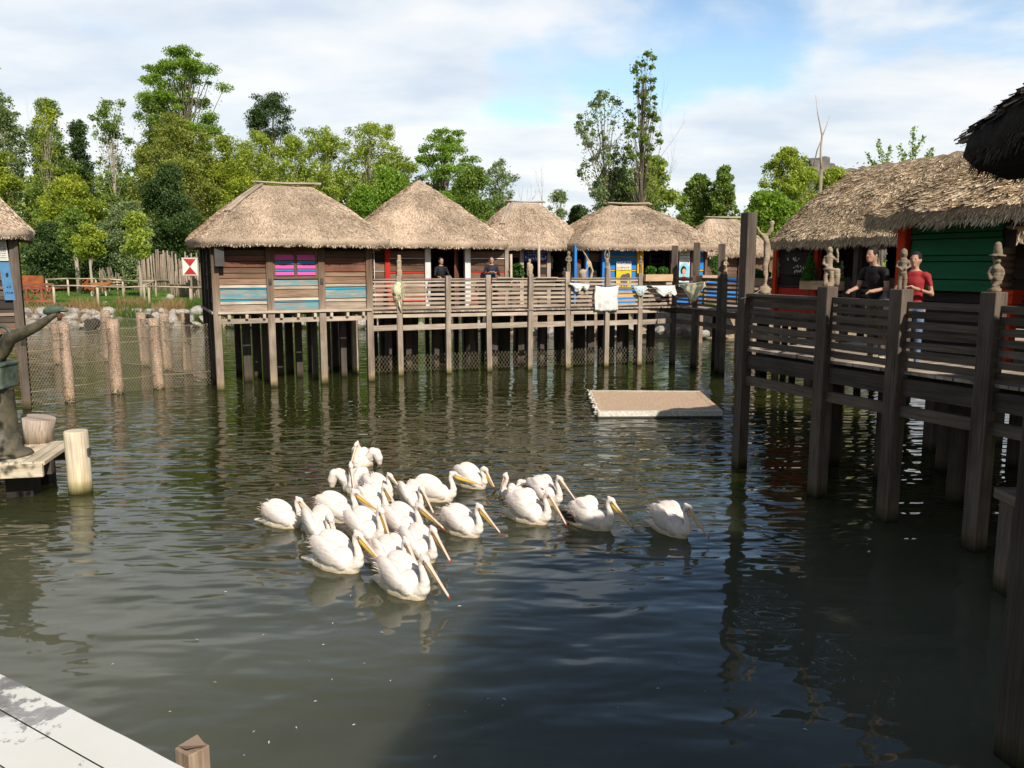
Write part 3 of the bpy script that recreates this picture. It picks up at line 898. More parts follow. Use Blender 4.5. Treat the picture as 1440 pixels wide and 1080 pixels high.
add_roof(hl, caps=(), cx=-1.45, cy=1.95, hx=1.9, hy=2.5, ze=4.46, zr=5.9, rl=.5, seed=13, straws=26000, slen=.09, swid=.012, lift=.02, fringe=3500, thick=.25)
nt_ = thing('notice_board', 'faded notice, white paper above and blue board below, on the shaded left hut', 'sign', (AL.x, AL.y, 0), R(30))
b = MB(); b.obox((-.23, -.09, 3.95), (.1, 0, 0), (0, .012, 0), (-.012, 0, .26), 0); b.obox((-.19, -.09, 3.2), (.11, 0, 0), (0, .012, 0), (-.03, 0, .46), 1); b.build('board', [M['paper'], M['signblue']], nt_)
b = MB()
for k in range(8): scribble(b, -.31, -.16, 3.75 + k * .055, .025, -.106, k, w=.008)
scribble(b, -.27, -.1, 3.02, .08, -.106, 44, w=.014); scribble(b, -.26, -.1, 2.88, .06, -.106, 45, w=.012)
b.ell((-.18, -.104, 3.35), (.03, .004, .06)); b.build('lettering', M['ink'], nt_)
# net stakes and beams below
b = MB(); b.bar((-2.9, -.05, 1.7), (.1, -.05, 1.7), .1, .2); b.build('beam', M['greydark'], hl)

# ================================================================== far boardwalk
bw = thing('boardwalk', 'sunlit slatted boardwalk on posts running in front of the far huts', 'boardwalk', (O2.x, O2.y, 0), TH2)
fpx = [(564, 528, 338), (626, 523, 391), (684, 521, 389), (740, 519, 389), (794, 517, 384), (847, 515, 376), (897, 514, 388)]
fp = []
for (px, py, ty) in fpx:
    s, t = L2(G(px, py)); fp.append((s, 0.0))
tops = [3.24, 3.24, 3.26, 3.28, 3.36, 3.48, 3.3]
start = L2(G(522, 537))[0] + .1
c5 = L2(G(945, 511)); c6 = L2(G(975, 516)); c7 = L2(G(1009, 524))
for (s, t), z in zip(fp, tops):
    b = MB(); b.post(s, t, -.6, z, .17, rz=R(rnd.uniform(-6, 6)), lean=(rnd.uniform(-.05, .05), 0)); b.build('post', M['grey'], bw, bevel=.012)


def railing(parent, p, q, z0, z1, n, mat, th=.03, h=.075, inset=.09, out=-.07, cap=True, jit=.008):
    """slats between two posts, nailed to their outer side"""
    p = Vector((*p, 0)); q = Vector((*q, 0)); d = (q - p).normalized(); nrm = Vector((d.y, -d.x, 0))
    b = MB()
    for k in range(n):
        z = z0 + (z1 - z0) * k / (n - 1)
        o = nrm * (-out) * 0
        a = p + d * inset + Vector((0, 0, z + rnd.uniform(-jit, jit))); c = q - d * inset + Vector((0, 0, z + rnd.uniform(-jit, jit)))
        b.bar(a, c, th, h)
    if cap:
        b.bar(p + d * inset + Vector((0, 0, z1 + h / 2 + .026)), q - d * inset + Vector((0, 0, z1 + h / 2 + .026)), .14, .035)
    return b.build('railing', mat, parent)

pts = [(start, 0.0)] + fp + [c5]
for a, c in zip(pts, pts[1:]):
    railing(bw, a, c, DZ + .09, 3.07, 7, M['grey'], th=.035, h=.08)
    d = Vector((c[0] - a[0], c[1] - a[1], 0)); L_ = d.length; d.normalize()
    # lower horizontal brace and the edge beam
    b = MB(); b.bar((a[0] + d.x * .09, a[1] + d.y * .09, 1.56), (c[0] - d.x * .09, c[1] - d.y * .09, 1.58), .06, .17); b.build('brace', M['grey'], bw)
    b = MB(); b.bar((a[0] + d.x * .09, a[1] + d.y * .09, 1.95), (c[0] - d.x * .09, c[1] - d.y * .09, 1.95), .08, .11); b.build('edge_beam', M['pale'], bw)
b = MB()
s = start - .02
while s < 9.9:
    w = rnd.uniform(.11, .14); b.box(s, s + w - .008, -.10 + rnd.uniform(-.02, .02), 3.3, DZ - .055, DZ - .01 + rnd.uniform(-.004, .004)); s += w
b.build('decking', M['grey'], bw)
b = MB(); b.box(start, 10.4, .1, .2, 1.88, 2.055); b.box(start, 10.4, 1.5, 1.6, 1.88, 2.055); b.box(start, 10.4, 3.1, 3.2, 1.88, 2.055); b.build('beam', M['greydark'], bw)
# corner posts, tall
for (s, t), top in ((c5, 4.28), (c6, 4.36), (c7, 4.28)):
    b = MB(); b.post(s, t, -.6, top, .2, rz=R(-40)); b.build('post', M['near'], bw, bevel=.012)
c8 = L2(Vector((7.35, 26.5, 0)))
b = MB(); b.post(c8[0], c8[1], -.6, 4.05, .17, rz=R(-40)); b.build('post', M['near'], bw, bevel=.012)
# return leg of the boardwalk, running back towards the near side
seg = [c5, c6, c7, c8, L2(Vector((8.0, 25.0, 0))), L2(Vector((8.55, 23.75, 0))), L2(Vector((9.05, 22.55, 0))), L2(Vector((9.6, 21.2, 0))), L2(Vector((10.2, 19.8, 0)))]
for i, (a, c) in enumerate(zip(seg, seg[1:])):
    railing(bw, a, c, DZ + .09, 3.07, 7, M['near'], th=.035, h=.08)
    b = MB(); b.bar((*a, 1.56), (*c, 1.56), .06, .15); b.build('brace', M['near'], bw)
    b = MB(); b.bar((*a, 1.96), (*c, 1.96), .08, .2); b.build('edge_beam', M['greydark'], bw)
    if i >= 3:
        b = MB(); b.post(c[0], c[1], -.6, 3.26, .2, rz=R(-40)); b.build('post', M['near'], bw, bevel=.012)
# return decking
vr = Vector((.39, -.92, 0)).normalized(); ur = Vector((.92, .39, 0)).normalized()
b = MB()
P0 = Vector((5.9, 30.3, 0)) - vr * .1
k = 0
while k < 13:
    w = .14; c = P0 + vr * (k + w / 2) + ur * 3.0
    b.obox((c.x, c.y, DZ - .035), ur * 3.05, vr * (w / 2 - .004), (0, 0, .022)); k += w
b.build('decking', M['grey'], bw, world=True)
# stilts under the deck and the huts behind
spots = []
rs = random.Random(3)
for j, t in enumerate((1.5, 2.4, 3.3, 4.4, 5.3)):
    s = -1.4 + rs.random() * .6
    while s < 10.3:
        spots.append((s, t + rs.uniform(-.12, .12), rs.uniform(.16, .25))); s += rs.uniform(.75, 1.35)
for (s, t, w) in spots[:60]:
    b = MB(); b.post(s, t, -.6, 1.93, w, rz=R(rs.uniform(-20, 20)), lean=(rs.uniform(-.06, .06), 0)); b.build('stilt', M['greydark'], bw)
for k in range(9):
    for j in (1.0, 3.0):
        c = P0 + vr * (1.0 + k * 1.35) + ur * (j + .2)
        b = MB(); b.post(c.x, c.y, -.6, 2.05, .2, rz=R(-23)); b.build('stilt', M['greydark'], bw, world=True)


# ================================================================== right-hand boardwalk
p1 = G(1038, 658); p2 = G(1147, 697); p3 = G(1245, 732); p4 = G(1367, 773)
rw = thing('boardwalk', 'shaded slatted boardwalk on heavy square posts along the right side of the pond', 'boardwalk', (p1.x, p1.y, 0), R(-67))
dirv = (Vector((p4.x - p1.x, p4.y - p1.y, 0))).normalized()
nu = Vector((-dirv.y, dirv.x, 0))       # pointing away from the pond
if nu.x < 0: nu = -nu
rz = math.atan2(dirv.y, dirv.x)
pts4 = [p1, p2, p3, p4, p4 + dirv * 1.45, p4 + dirv * 2.9]
tops4 = [4.48, 3.27, 3.27, 3.27, 3.27, 3.27]
for k, (p, z) in enumerate(zip(pts4, tops4)):
    b = MB(); w = .215 if k else .2
    c = p + nu * .02
    b.post(c.x, c.y, -.8, z, w, rz=rz, w2=w)
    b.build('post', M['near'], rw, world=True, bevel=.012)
for a, c in zip(pts4, pts4[1:]):
    A_ = a + nu * .03; C_ = c + nu * .03
    d = (C_ - A_).normalized()
    b = MB()
    for k in range(7):
        z = DZ + .13 + k * .135
        b.bar(A_ + d * .11 + Vector((0, 0, z + rnd.uniform(-.008, .008))), C_ - d * .11 + Vector((0, 0, z + rnd.uniform(-.008, .008))), .04, .094)
    b.build('railing', M['near'], rw, world=True, bevel=.005)
    b = MB(); b.bar(A_ + d * .11 + Vector((0, 0, 1.60)), C_ - d * .11 + Vector((0, 0, 1.60)), .07, .16); b.build('brace', M['near'], rw, world=True)
    b = MB(); b.bar(A_ + d * .11 + nu * .03 + Vector((0, 0, 1.93)), C_ - d * .11 + nu * .03 + Vector((0, 0, 1.93)), .1, .24); b.build('edge_beam', M['greydark'], rw, world=True)
# top board over the first bay
b = MB(); b.bar(p1 + nu * .04 + dirv * .12 + Vector((0, 0, 3.085)), p2 + nu * .04 - dirv * .12 + Vector((0, 0, 3.085)), .2, .045); b.bar(p1 + nu * .45 + dirv * .2 + Vector((0, 0, 2.98)), p2 + nu * .45 - dirv * .5 + Vector((0, 0, 2.98)), .05, .08); b.build('top_board', M['near'], rw, world=True)
# decking
b = MB()
k = -.1
L_ = (pts4[-1] - p1).length + .3
while k < L_:
    w = .13
    c = p1 + dirv * (k + w / 2) + nu * (4.0 + rnd.uniform(-.025, .0)); b.obox((c.x, c.y, DZ + .01), nu * 3.98, dirv * (w / 2 - .005), (0, 0, .022)); k += w
b.build('decking', M['grey'], rw, world=True)
b = MB()
for j in (.45, 1.8, 3.4, 5.0, 6.5):
    b.bar(p1 + nu * j + Vector((0, 0, 1.97)), pts4[-1] + nu * j + Vector((0, 0, 1.97)), .12, .2)
b.build('beam', M['greydark'], rw, world=True)
for i in range(6):
    for j in (1.6, 3.1, 4.6, 6.3):
        c = p1 + dirv * (.25 + i * 1.5 + rs.uniform(-.2, .2)) + nu * (j + rs.uniform(-.2, .2))
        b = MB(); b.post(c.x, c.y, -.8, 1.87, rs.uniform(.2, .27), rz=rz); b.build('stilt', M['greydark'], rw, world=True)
# cross beam behind the first bay, lower down
b = MB(); b.bar(p1 + nu * .9 + Vector((0, 0, 1.75)), p2 + nu * .3 + Vector((0, 0, 1.80)), .1, .14); b.build('brace', M['black'], rw, world=True)

# hut with the red front (farther)
r1c = Vector((7.6, 24.9, 0))
hr = thing('stilt_hut', 'thatched shop hut with red framed front and menu board beyond the right boardwalk', 'hut', (r1c.x, r1c.y, 0), math.atan2(vr.y, vr.x), 'thatched huts on stilts')
# local: x along vr (towards camera), y = away from the pond
LR, DR = 8.0, 4.2
board_wall(hr, .15, 1.7, .32, DZ, 4.2, [M['red'], M['black']], seq=[(0, 1), (0, .9), (0, .9), (1, .3), (1, 1), (1, 1), (1, 1), (1, 1)], face=-1)
for x, m_ in ((.06, 'orange'), (1.75, 'red'), (3.2, 'greydark'), (5.0, 'greydark'), (7.4, 'greydark')):
    b = MB(); b.post(x, .28, DZ, 4.2, .15); b.build('post', M[m_], hr)
board_wall(hr, 3.2, 7.4, 1.6, DZ, 4.2, [M['black']], nrow=9)
board_wall(hr, .3, DR, .1, DZ, 4.2, [M['brown'], M['black']], axis='y')
board_wall(hr, .5, 7.5, DR, DZ, 4.2, [M['black']], nrow=9, face=1)
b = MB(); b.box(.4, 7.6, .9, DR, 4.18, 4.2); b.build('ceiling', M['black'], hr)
add_roof(hr, kind=2, caps=(), cx=3.75, cy=2.15, hx=4.4, hy=2.3, ze=4.30, zr=6.42, rl=2.3, seed=17, straws=75000, slen=.12, swid=.014, lift=.028, fl=1.1, fringe=15000, thick=.22, rough=.08, bulge=.26)
b = MB(); b.box(.5, 1.5, .22, .25, 3.3, 3.95); mb_ = tag(b.build('menu_board', M['black']), 'dark menu board with white lettering above the red shop front', 'sign')
mb_.location = hr.location; mb_.rotation_euler = hr.rotation_euler
b = MB(); scribble(b, .6, 1.05, 3.68, .11, .215, 61, w=.02); scribble(b, .85, 1.4, 3.5, .1, .215, 62, w=.02); scribble(b, .9, 1.35, 3.36, .09, .215, 63, w=.02)
b.build('lettering', M['chalk'], mb_)

# hut with the green wall (nearer)
r2c = Vector((6.02, 14.15, 0))
hg = thing('stilt_hut', 'green walled hut with orange red posts under thick coarse thatch on the right boardwalk', 'hut', (r2c.x, r2c.y, 0), rz, 'thatched huts on stilts')
# local x towards the camera, local y away from the pond (rz has y = away)
board_wall(hg, .2, 1.85, .75, 3.17, 4.3, [M['green'], M['black']], seq=[(0, 1.0), (0, 1.5), (0, .5), (0, 1.4), (0, .5), (0, 1)])
board_wall(hg, .2, 1.85, .85, DZ + .5, 3.15, [M['black']], nrow=3)
board_wall(hg, .2, 1.85, .77, DZ, DZ + .5, [M['greydark'], M['black']], nrow=2)
b = MB()
b.post(.05, .75, DZ, 4.3, .17); tag(b.build('post', M['orange'], hg, bevel=.01), 'orange red corner post')
b = MB()
b.post(2.3, .42, DZ, 3.03, .15)
b.obox((2.3, .42, 3.10), (.11, 0, 0), (0, .11, 0), (0, 0, .07)); b.obox((2.3, .42, 3.2), (.14, 0, 0), (0, .14, 0), (0, 0, .03))
tag(b.build('post', M['orange'], hg, bevel=.008), 'short orange red post with flared top')
b = MB()
for k in range(9):   # carved dark pilaster over the short post
    b.ell((2.0, .7, 3.0 + k * .1), (.12, .1, .065), seg=10, rings=6)
b.build('carved_pilaster', M['brown'], hg)
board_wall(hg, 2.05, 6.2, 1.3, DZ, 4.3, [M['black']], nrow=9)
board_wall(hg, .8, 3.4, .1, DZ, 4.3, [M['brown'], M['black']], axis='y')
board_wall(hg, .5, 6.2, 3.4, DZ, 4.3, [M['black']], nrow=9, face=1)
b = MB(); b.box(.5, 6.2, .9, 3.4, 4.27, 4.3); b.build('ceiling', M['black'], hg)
add_roof(hg, kind=2, caps=(), cx=3.1, cy=1.75, hx=3.45, hy=1.9, ze=4.44, zr=5.45, rl=1.5, seed=19, straws=95000, slen=.11, swid=.012, lift=.028, fl=1.2, fringe=20000, thick=.22, rough=.09, bulge=.1, pw=9)
# ================================================================== pelicans
M['pel'] = None
def pelmat():
    m, nt, b, out = nodes('white_feathers')
    tc = N(nt, 'ShaderNodeTexCoord')
    z = N(nt, 'ShaderNodeSeparateXYZ'); nt.links.new(tc.outputs['Object'], z.inputs[0])
    n = N(nt, 'ShaderNodeTexNoise', i_Scale=9.0, i_Detail=4.0); nt.links.new(tc.outputs['Object'], n.inputs[0])
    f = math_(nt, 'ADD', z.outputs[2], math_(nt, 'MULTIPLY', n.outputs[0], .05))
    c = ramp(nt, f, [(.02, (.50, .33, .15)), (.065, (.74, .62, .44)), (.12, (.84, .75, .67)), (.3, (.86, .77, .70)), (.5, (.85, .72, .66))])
    fn = N(nt, 'ShaderNodeTexNoise', i_Scale=1.0, i_Detail=3.0)
    nt.links.new(mapping(nt, tc.outputs['Object'], (9, 60, 30)), fn.inputs[0])
    bp = N(nt, 'ShaderNodeBump', i_Strength=.6, i_Distance=.014); nt.links.new(fn.outputs[0], bp.inputs['Height']); nt.links.new(bp.outputs[0], b.inputs['Normal'])
    c = mix(nt, 1.0, c, N_val(nt, math_(nt, 'ADD', math_(nt, 'MULTIPLY', fn.outputs[0], .35), .82)), 'MULTIPLY')
    nt.links.new(c, b.inputs['Base Color']); b.inputs['Roughness'].default_value = .8; b.inputs['Specular IOR Level'].default_value = .15
    return m
M['pel'] = pelmat()
M['feather_black'] = plain('black_feathers', (.02, .018, .018), var=.4, scale=20)
M['feather_grey'] = plain('mottled_grey_brown_feathers', (.30, .25, .21), c2=(.06, .05, .045), scale=26)
M['billtop'] = plain('pale_pink_bill', (.80, .63, .48), c2=(.68, .50, .42), scale=14, rough=.45)
M['pouch'] = plain('yellow_pouch', (.86, .54, .08), c2=(.80, .44, .06), scale=10, rough=.5)
M['pouchpale'] = plain('dull_orange_pouch', (.84, .56, .22), c2=(.74, .48, .22), scale=10, rough=.5)
M['nail'] = plain('red_bill_tip', (.55, .06, .03))
M['eye'] = plain('black_eye', (.01, .01, .01), rough=.2)
M['face'] = plain('bare_pink_face', (.70, .45, .40), var=.1)


def rotY(a): return Matrix.Rotation(a, 3, 'Y')
def rotX(a): return Matrix.Rotation(a, 3, 'X')
def rotZ(a): return Matrix.Rotation(a, 3, 'Z')


def pelican(px, py, head, label, pose='swim', bill=40, yaw=0, sc=1.0, dark=None, seed=0, neckf=0.0, wing=1.0, pale=False):
    r = random.Random(seed); wing *= r.uniform(.92, 1.1)
    p = G(px, py)
    head = head - 12 if pose != 'open' else head
    root = thing('pelican', label, 'pelican', (p.x, p.y, -.016), R(head), 'white pelicans swimming on the pond')
    root.scale = (sc, sc, sc)
    mb = MB()
    mb.capsules([(-.47, 0, .065), (-.36, 0, .07), (-.23, 0, .075), (-.06, 0, .06), (.09, 0, .055), (.20, 0, .06), (.26, 0, .085)], [.018, .045, .10, .155, .16, .12, .075], seg=14, squash=(1, .82, 1))
    feath = []
    if pose == 'open':
        for s in (-1, 1):
            m_ = rotX(s * R(-28)) @ rotY(R(8))
            mb.capsules([(.02, s * .11, .20), (.0, s * .17, .29), (-.03, s * .235, .27), (-.05, s * .27, .17), (-.06, s * .275, .08)], [.07, .082, .085, .078, .05], seg=12)
            mb.capsules([(-.02, s * .09, .17), (-.12, s * .12, .24), (-.25, s * .10, .22)], [.09, .085, .04], seg=12)
            for k in range(9):
                feath.append(((-.05 - .012 * k, s * (.28 - .012 * k), .12 + .02 * k), (-.5, s * .12, -.75 + .05 * k), .09, .022))
    else:
        for s in (-1, 1):
            rot = rotZ(s * R(7)) @ rotY(R(27)) @ rotX(s * R(-14))
            mb.ell((-.08, s * .100, .21 + .02 * wing), (.235, .076, .145 * wing + .01), rot, seg=18, rings=12)
            mb.ell((.08, s * .095, .15), (.15, .06, .105), rot, seg=14, rings=10)
            if pose == 'puff':
                mb.ell((-.06, s * .12, .31), (.13, .05, .12), rotY(R(40)) @ rotX(s * R(-18)), seg=14, rings=10)
            for k in range(17):
                t = k / 16
                a0 = Vector((-.30 + .12 * (t > .5) * (t - .5) * 1.6, s * (.05 + .10 * math.sin(PI * (.15 + .8 * t))), .36 * wing + .02 - .25 * t))
                feath.append((tuple(a0 + Vector((.15, 0, -.03))), (-1, s * r.uniform(-.15, .25), r.uniform(-.35, .28)), r.uniform(.12, .17), .026))
            for k in range(12):
                feath.append(((-.16 - .02 * k * .5, s * (.10 + r.uniform(-.03, .04)),   .29 + r.uniform(-.05, .07)), (-1, s * r.uniform(0, .4), r.uniform(.05, .5)), r.uniform(.06, .11), .022))
        mb.ell((-.07, 0, .22), (.21, .085, .10), rotY(R(15))); mb.ell((.10, 0, .15), (.15, .125, .13))
    # neck and head
    hx, hz = .30 + .05 * neckf, .45
    if pose == 'tuck':
        nk = [(.20, 0, .08), (.30, 0, .15), (.30, 0, .24), (.25, 0, .31), (.26, 0, .355), (.30, 0, .365)]; nr = [.09, .066, .046, .04, .042, .046]; hd = Vector((.325, 0, .355))
    elif pose == 'open':
        nk = [(.18, 0, .08), (.27, 0, .14), (.27, 0, .24), (.22, 0, .33), (.20, 0, .40), (.225, 0, .45)]; nr = [.10, .07, .046, .038, .037, .042]; hd = Vector((.25, 0, .455))
    else:
        nk = [(.19, 0, .08), (.30, 0, .13), (.325, 0, .20), (.305, 0, .29), (.275, 0, .365), (.28, 0, .415), (.305, 0, .445)]
        nr = [.10, .073, .052, .038, .034, .036, .042]; hd = Vector((.33, 0, .448))
        nk = [(x + neckf * .25 * max(z - .15, 0), y, z - abs(neckf) * .06 * (z / .4)) for x, y, z in nk]; hd = Vector((hd.x + neckf * .25 * .3, 0, hd.z - abs(neckf) * .067))
    yr = R(yaw)
    mb.capsules(nk, nr, seg=12)
    bd = rotZ(yr) @ Vector((math.cos(R(bill)), 0, -math.sin(R(bill))))
    hrot = rotZ(yr) @ rotY(R(bill * .55))
    mb.ell(hd, (.062, .040, .042), hrot, seg=14, rings=10)
    mb.ell(hd + hrot @ Vector((-.05, 0, .012)), (.035, .022, .022), hrot, seg=10, rings=8)
    mats = [M['pel'], M['feather_black'], M['feather_grey']]

    def extra(o):
        for q, (c, d, L, W) in enumerate(feath):
            d = Vector(d).normalized(); c = Vector(c)
            sd_ = d.cross(Vector((0, .3, 1))).normalized()
            up = sd_.cross(d).normalized()
            W2 = W / 2
            mi = 0
            if dark == 'juv' and q % 2 == 0: mi = 2
            pts_ = [c - sd_ * W2, c + sd_ * W2, c + d * L * .7 + sd_ * W2 * .85, c + d * L - up * .01, c + d * L * .7 - sd_ * W2 * .85]
            o.face(pts_, m=mi)
        if dark == 'tips':
            for s in (-1, 1):
                for k in range(9):
                    c = Vector((-.14 - .012 * k, s * (.155 - .004 * k), .105 + .012 * k)); d = Vector((-1, s * .02, .10)).normalized()
                    L = .17; sd_ = Vector((0, s * .25, 1)).normalized()
                    o.face([c - sd_ * .02, c + sd_ * .02, c + d * L * .7 + sd_ * .016, c + d * L, c + d * L * .7 - sd_ * .016], m=1)
        if dark == 'juv':
            for k in range(70):
                s = r.choice((-1, 1)); t = r.random()
                c = Vector((-.28 + .42 * t, s * (.14 + .035 * math.sin(PI * t)), .16 + r.uniform(0, .13))); d = Vector((-1, s * .25, r.uniform(.1, .5))).normalized()
                sd_ = Vector((0.2, 0, 1)).cross(d).normalized(); L = .09
                o.face([c - sd_ * .016, c + sd_ * .016, c + d * L * .7 + sd_ * .012, c + d * L, c + d * L * .7 - sd_ * .012], m=2)
    tail = []
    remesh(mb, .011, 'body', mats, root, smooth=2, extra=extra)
    # bill: upper mandible, sagging pouch, red nail
    b0 = hd + bd * .04
    L = .42
    up = (Vector((0, 0, 1)) - bd * bd.z).normalized(); sd_ = bd.cross(up)
    bm_ = MB()
    def cross(t, w, hh, off, m):
        c = b0 + bd * (L * t) + up * off
        return [c + sd_ * (w * math.cos(a)) + up * (hh * math.sin(a)) for a in [2 * PI * k / 8 for k in range(8)]]
    def loft(rings, m):
        n0 = len(bm_.v)
        for rg in rings: bm_.v.extend([tuple(q) for q in rg])
        for i in range(len(rings) - 1):
            for k in range(8):
                k2 = (k + 1) % 8
                bm_.f.append((n0 + i * 8 + k, n0 + i * 8 + k2, n0 + (i + 1) * 8 + k2, n0 + (i + 1) * 8 + k)); bm_.uv.extend([(0, 0)] * 4); bm_.mi.append(m); bm_.sm.append(True)
        bm_.f.append(tuple(n0 + (len(rings) - 1) * 8 + k for k in range(8))); bm_.uv.extend([(0, 0)] * 8); bm_.mi.append(m); bm_.sm.append(False)
    loft([cross(t, w, hh, o, 0) for t, w, hh, o in ((0, .028, .020, .004), (.2, .021, .013, .003), (.6, .017, .008, .001), (.9, .015, .007, 0), (.97, .011, .007, -.002))], 0)
    sag = .070 if not pale else .046
    loft([cross(t, w, hh, -o, 1) for t, w, hh, o in ((-.08, .020, .018, .026), (.08, .018, .4 * sag + .004, .4 * sag + .008), (.3, .013, .42 * sag, .42 * sag + .004), (.6, .010, .26 * sag, .26 * sag + .004), (.93, .009, .004, .008))], 1)
    loft([cross(t, w, hh, o, 2) for t, w, hh, o in ((.95, .011, .007, 0), (1.0, .010, .009, -.006), (1.03, .005, .006, -.016))], 2)
    for s in (-1, 1):
        bm_.ell(hd + bd * .028 + sd_ * (s * .030) + up * .004, (.019, .008, .015), m=3, seg=8, rings=6)
    tag(bm_.build('bill', [M['billtop'], M['pouchpale'] if pale else M['pouch'], M['nail'], M['face']], root), None)
    for s in (-1, 1):
        e = MB(); e.ell(hd + bd * .018 + sd_ * (s * .0385) + up * .008, (.0065, .0065, .0065), seg=8, rings=6)
        e.build('eye', M['eye'], root)
    return root


pelican(514, 654, -118, 'farthest pelican of the flock, wings held out, facing left with lowered bill', 'open', bill=62, seed=1, sc=.98, pale=True)
pelican(492, 687, -72, 'pelican facing the viewer with both wings spread, second farthest', 'open', bill=64, yaw=5, seed=2, sc=1.0, pale=True)
pelican(396, 739, -6, 'leftmost pelican of the flock, apart from the tight group', 'swim', bill=40, seed=3, sc=.92)
pelican(473, 731, -8, 'pelican behind the hunched one at the left of the group, bill stretched over its neighbours', 'swim', bill=34, seed=4, sc=1.02)
pelican(449, 757, -38, 'hunched pelican with its bill pressed to its chest at the left side of the group', 'tuck', bill=66, seed=5, sc=1.02, wing=1.15)
pelican(472, 799, -14, 'pelican at the front left of the group with full white back and yellow pouch', 'swim', bill=42, seed=6, sc=1.08, wing=1.05)
pelican(531, 700, -30, 'pelican at the back of the tight group under the spread winged pair', 'swim', bill=32, seed=7, sc=.95, pale=True)
pelican(522, 720, -28, 'pelican in the middle back row with deep yellow pouch', 'puff', bill=48, seed=8, sc=1.0)
pelican(512, 757, -25, 'pelican in the centre of the group holding its bill straight down', 'swim', bill=66, seed=9, sc=1.02)
pelican(565, 752, -26, 'pelican in the centre right of the group with long yellow bill reaching right', 'swim', bill=27, seed=10, sc=1.06)
pelican(580, 711, -42, 'small pelican behind the group centre with its head drawn back', 'tuck', bill=42, seed=11, sc=.95)
pelican(609, 703, 4, 'pelican at the back right with raised head and bright yellow pouch held level', 'swim', bill=20, seed=12, sc=1.0, neckf=.1)
pelican(661, 684, -20, 'back pelican on the right with rounded back and bill hanging down', 'tuck', bill=58, seed=13, sc=.95, wing=1.1)
pelican(648, 750, -22, 'lone pelican right of the tight group with yellow bill low to the water', 'swim', bill=42, seed=14, sc=.98, wing=1.05)
pelican(588, 783, -35, 'pelican at the right edge of the tight group looking down right', 'swim', bill=44, seed=15, sc=.98)
pelican(548, 803, -32, 'pelican in the second row from the front with ruffled back feathers', 'puff', bill=54, seed=16, sc=1.02, pale=True)
pelican(566, 833, -26, 'nearest pelican at the front of the flock with pink grey bill', 'swim', bill=45, seed=17, sc=1.08, pale=True)
pelican(726, 702, 150, 'pelican with tucked head behind the trio right of centre', 'open', bill=72, seed=18, sc=.82, pale=True)
pelican(764, 706, -30, 'young pelican with mottled grey brown wing feathers', 'puff', bill=42, seed=19, sc=.98, dark='juv', pale=True)
pelican(741, 732, -22, 'bright white pelican in front of the young mottled one, neck in an S curve', 'puff', bill=54, seed=20, sc=1.06, pale=True, neckf=.2)
pelican(829, 741, -20, 'pelican showing black flight feathers, second from the right', 'puff', bill=46, seed=21, sc=1.0, dark='tips')
pelican(941, 749, -42, 'rightmost pelican, alone in the shaded water', 'puff', bill=50, yaw=18, seed=22, sc=1.0, pale=True)

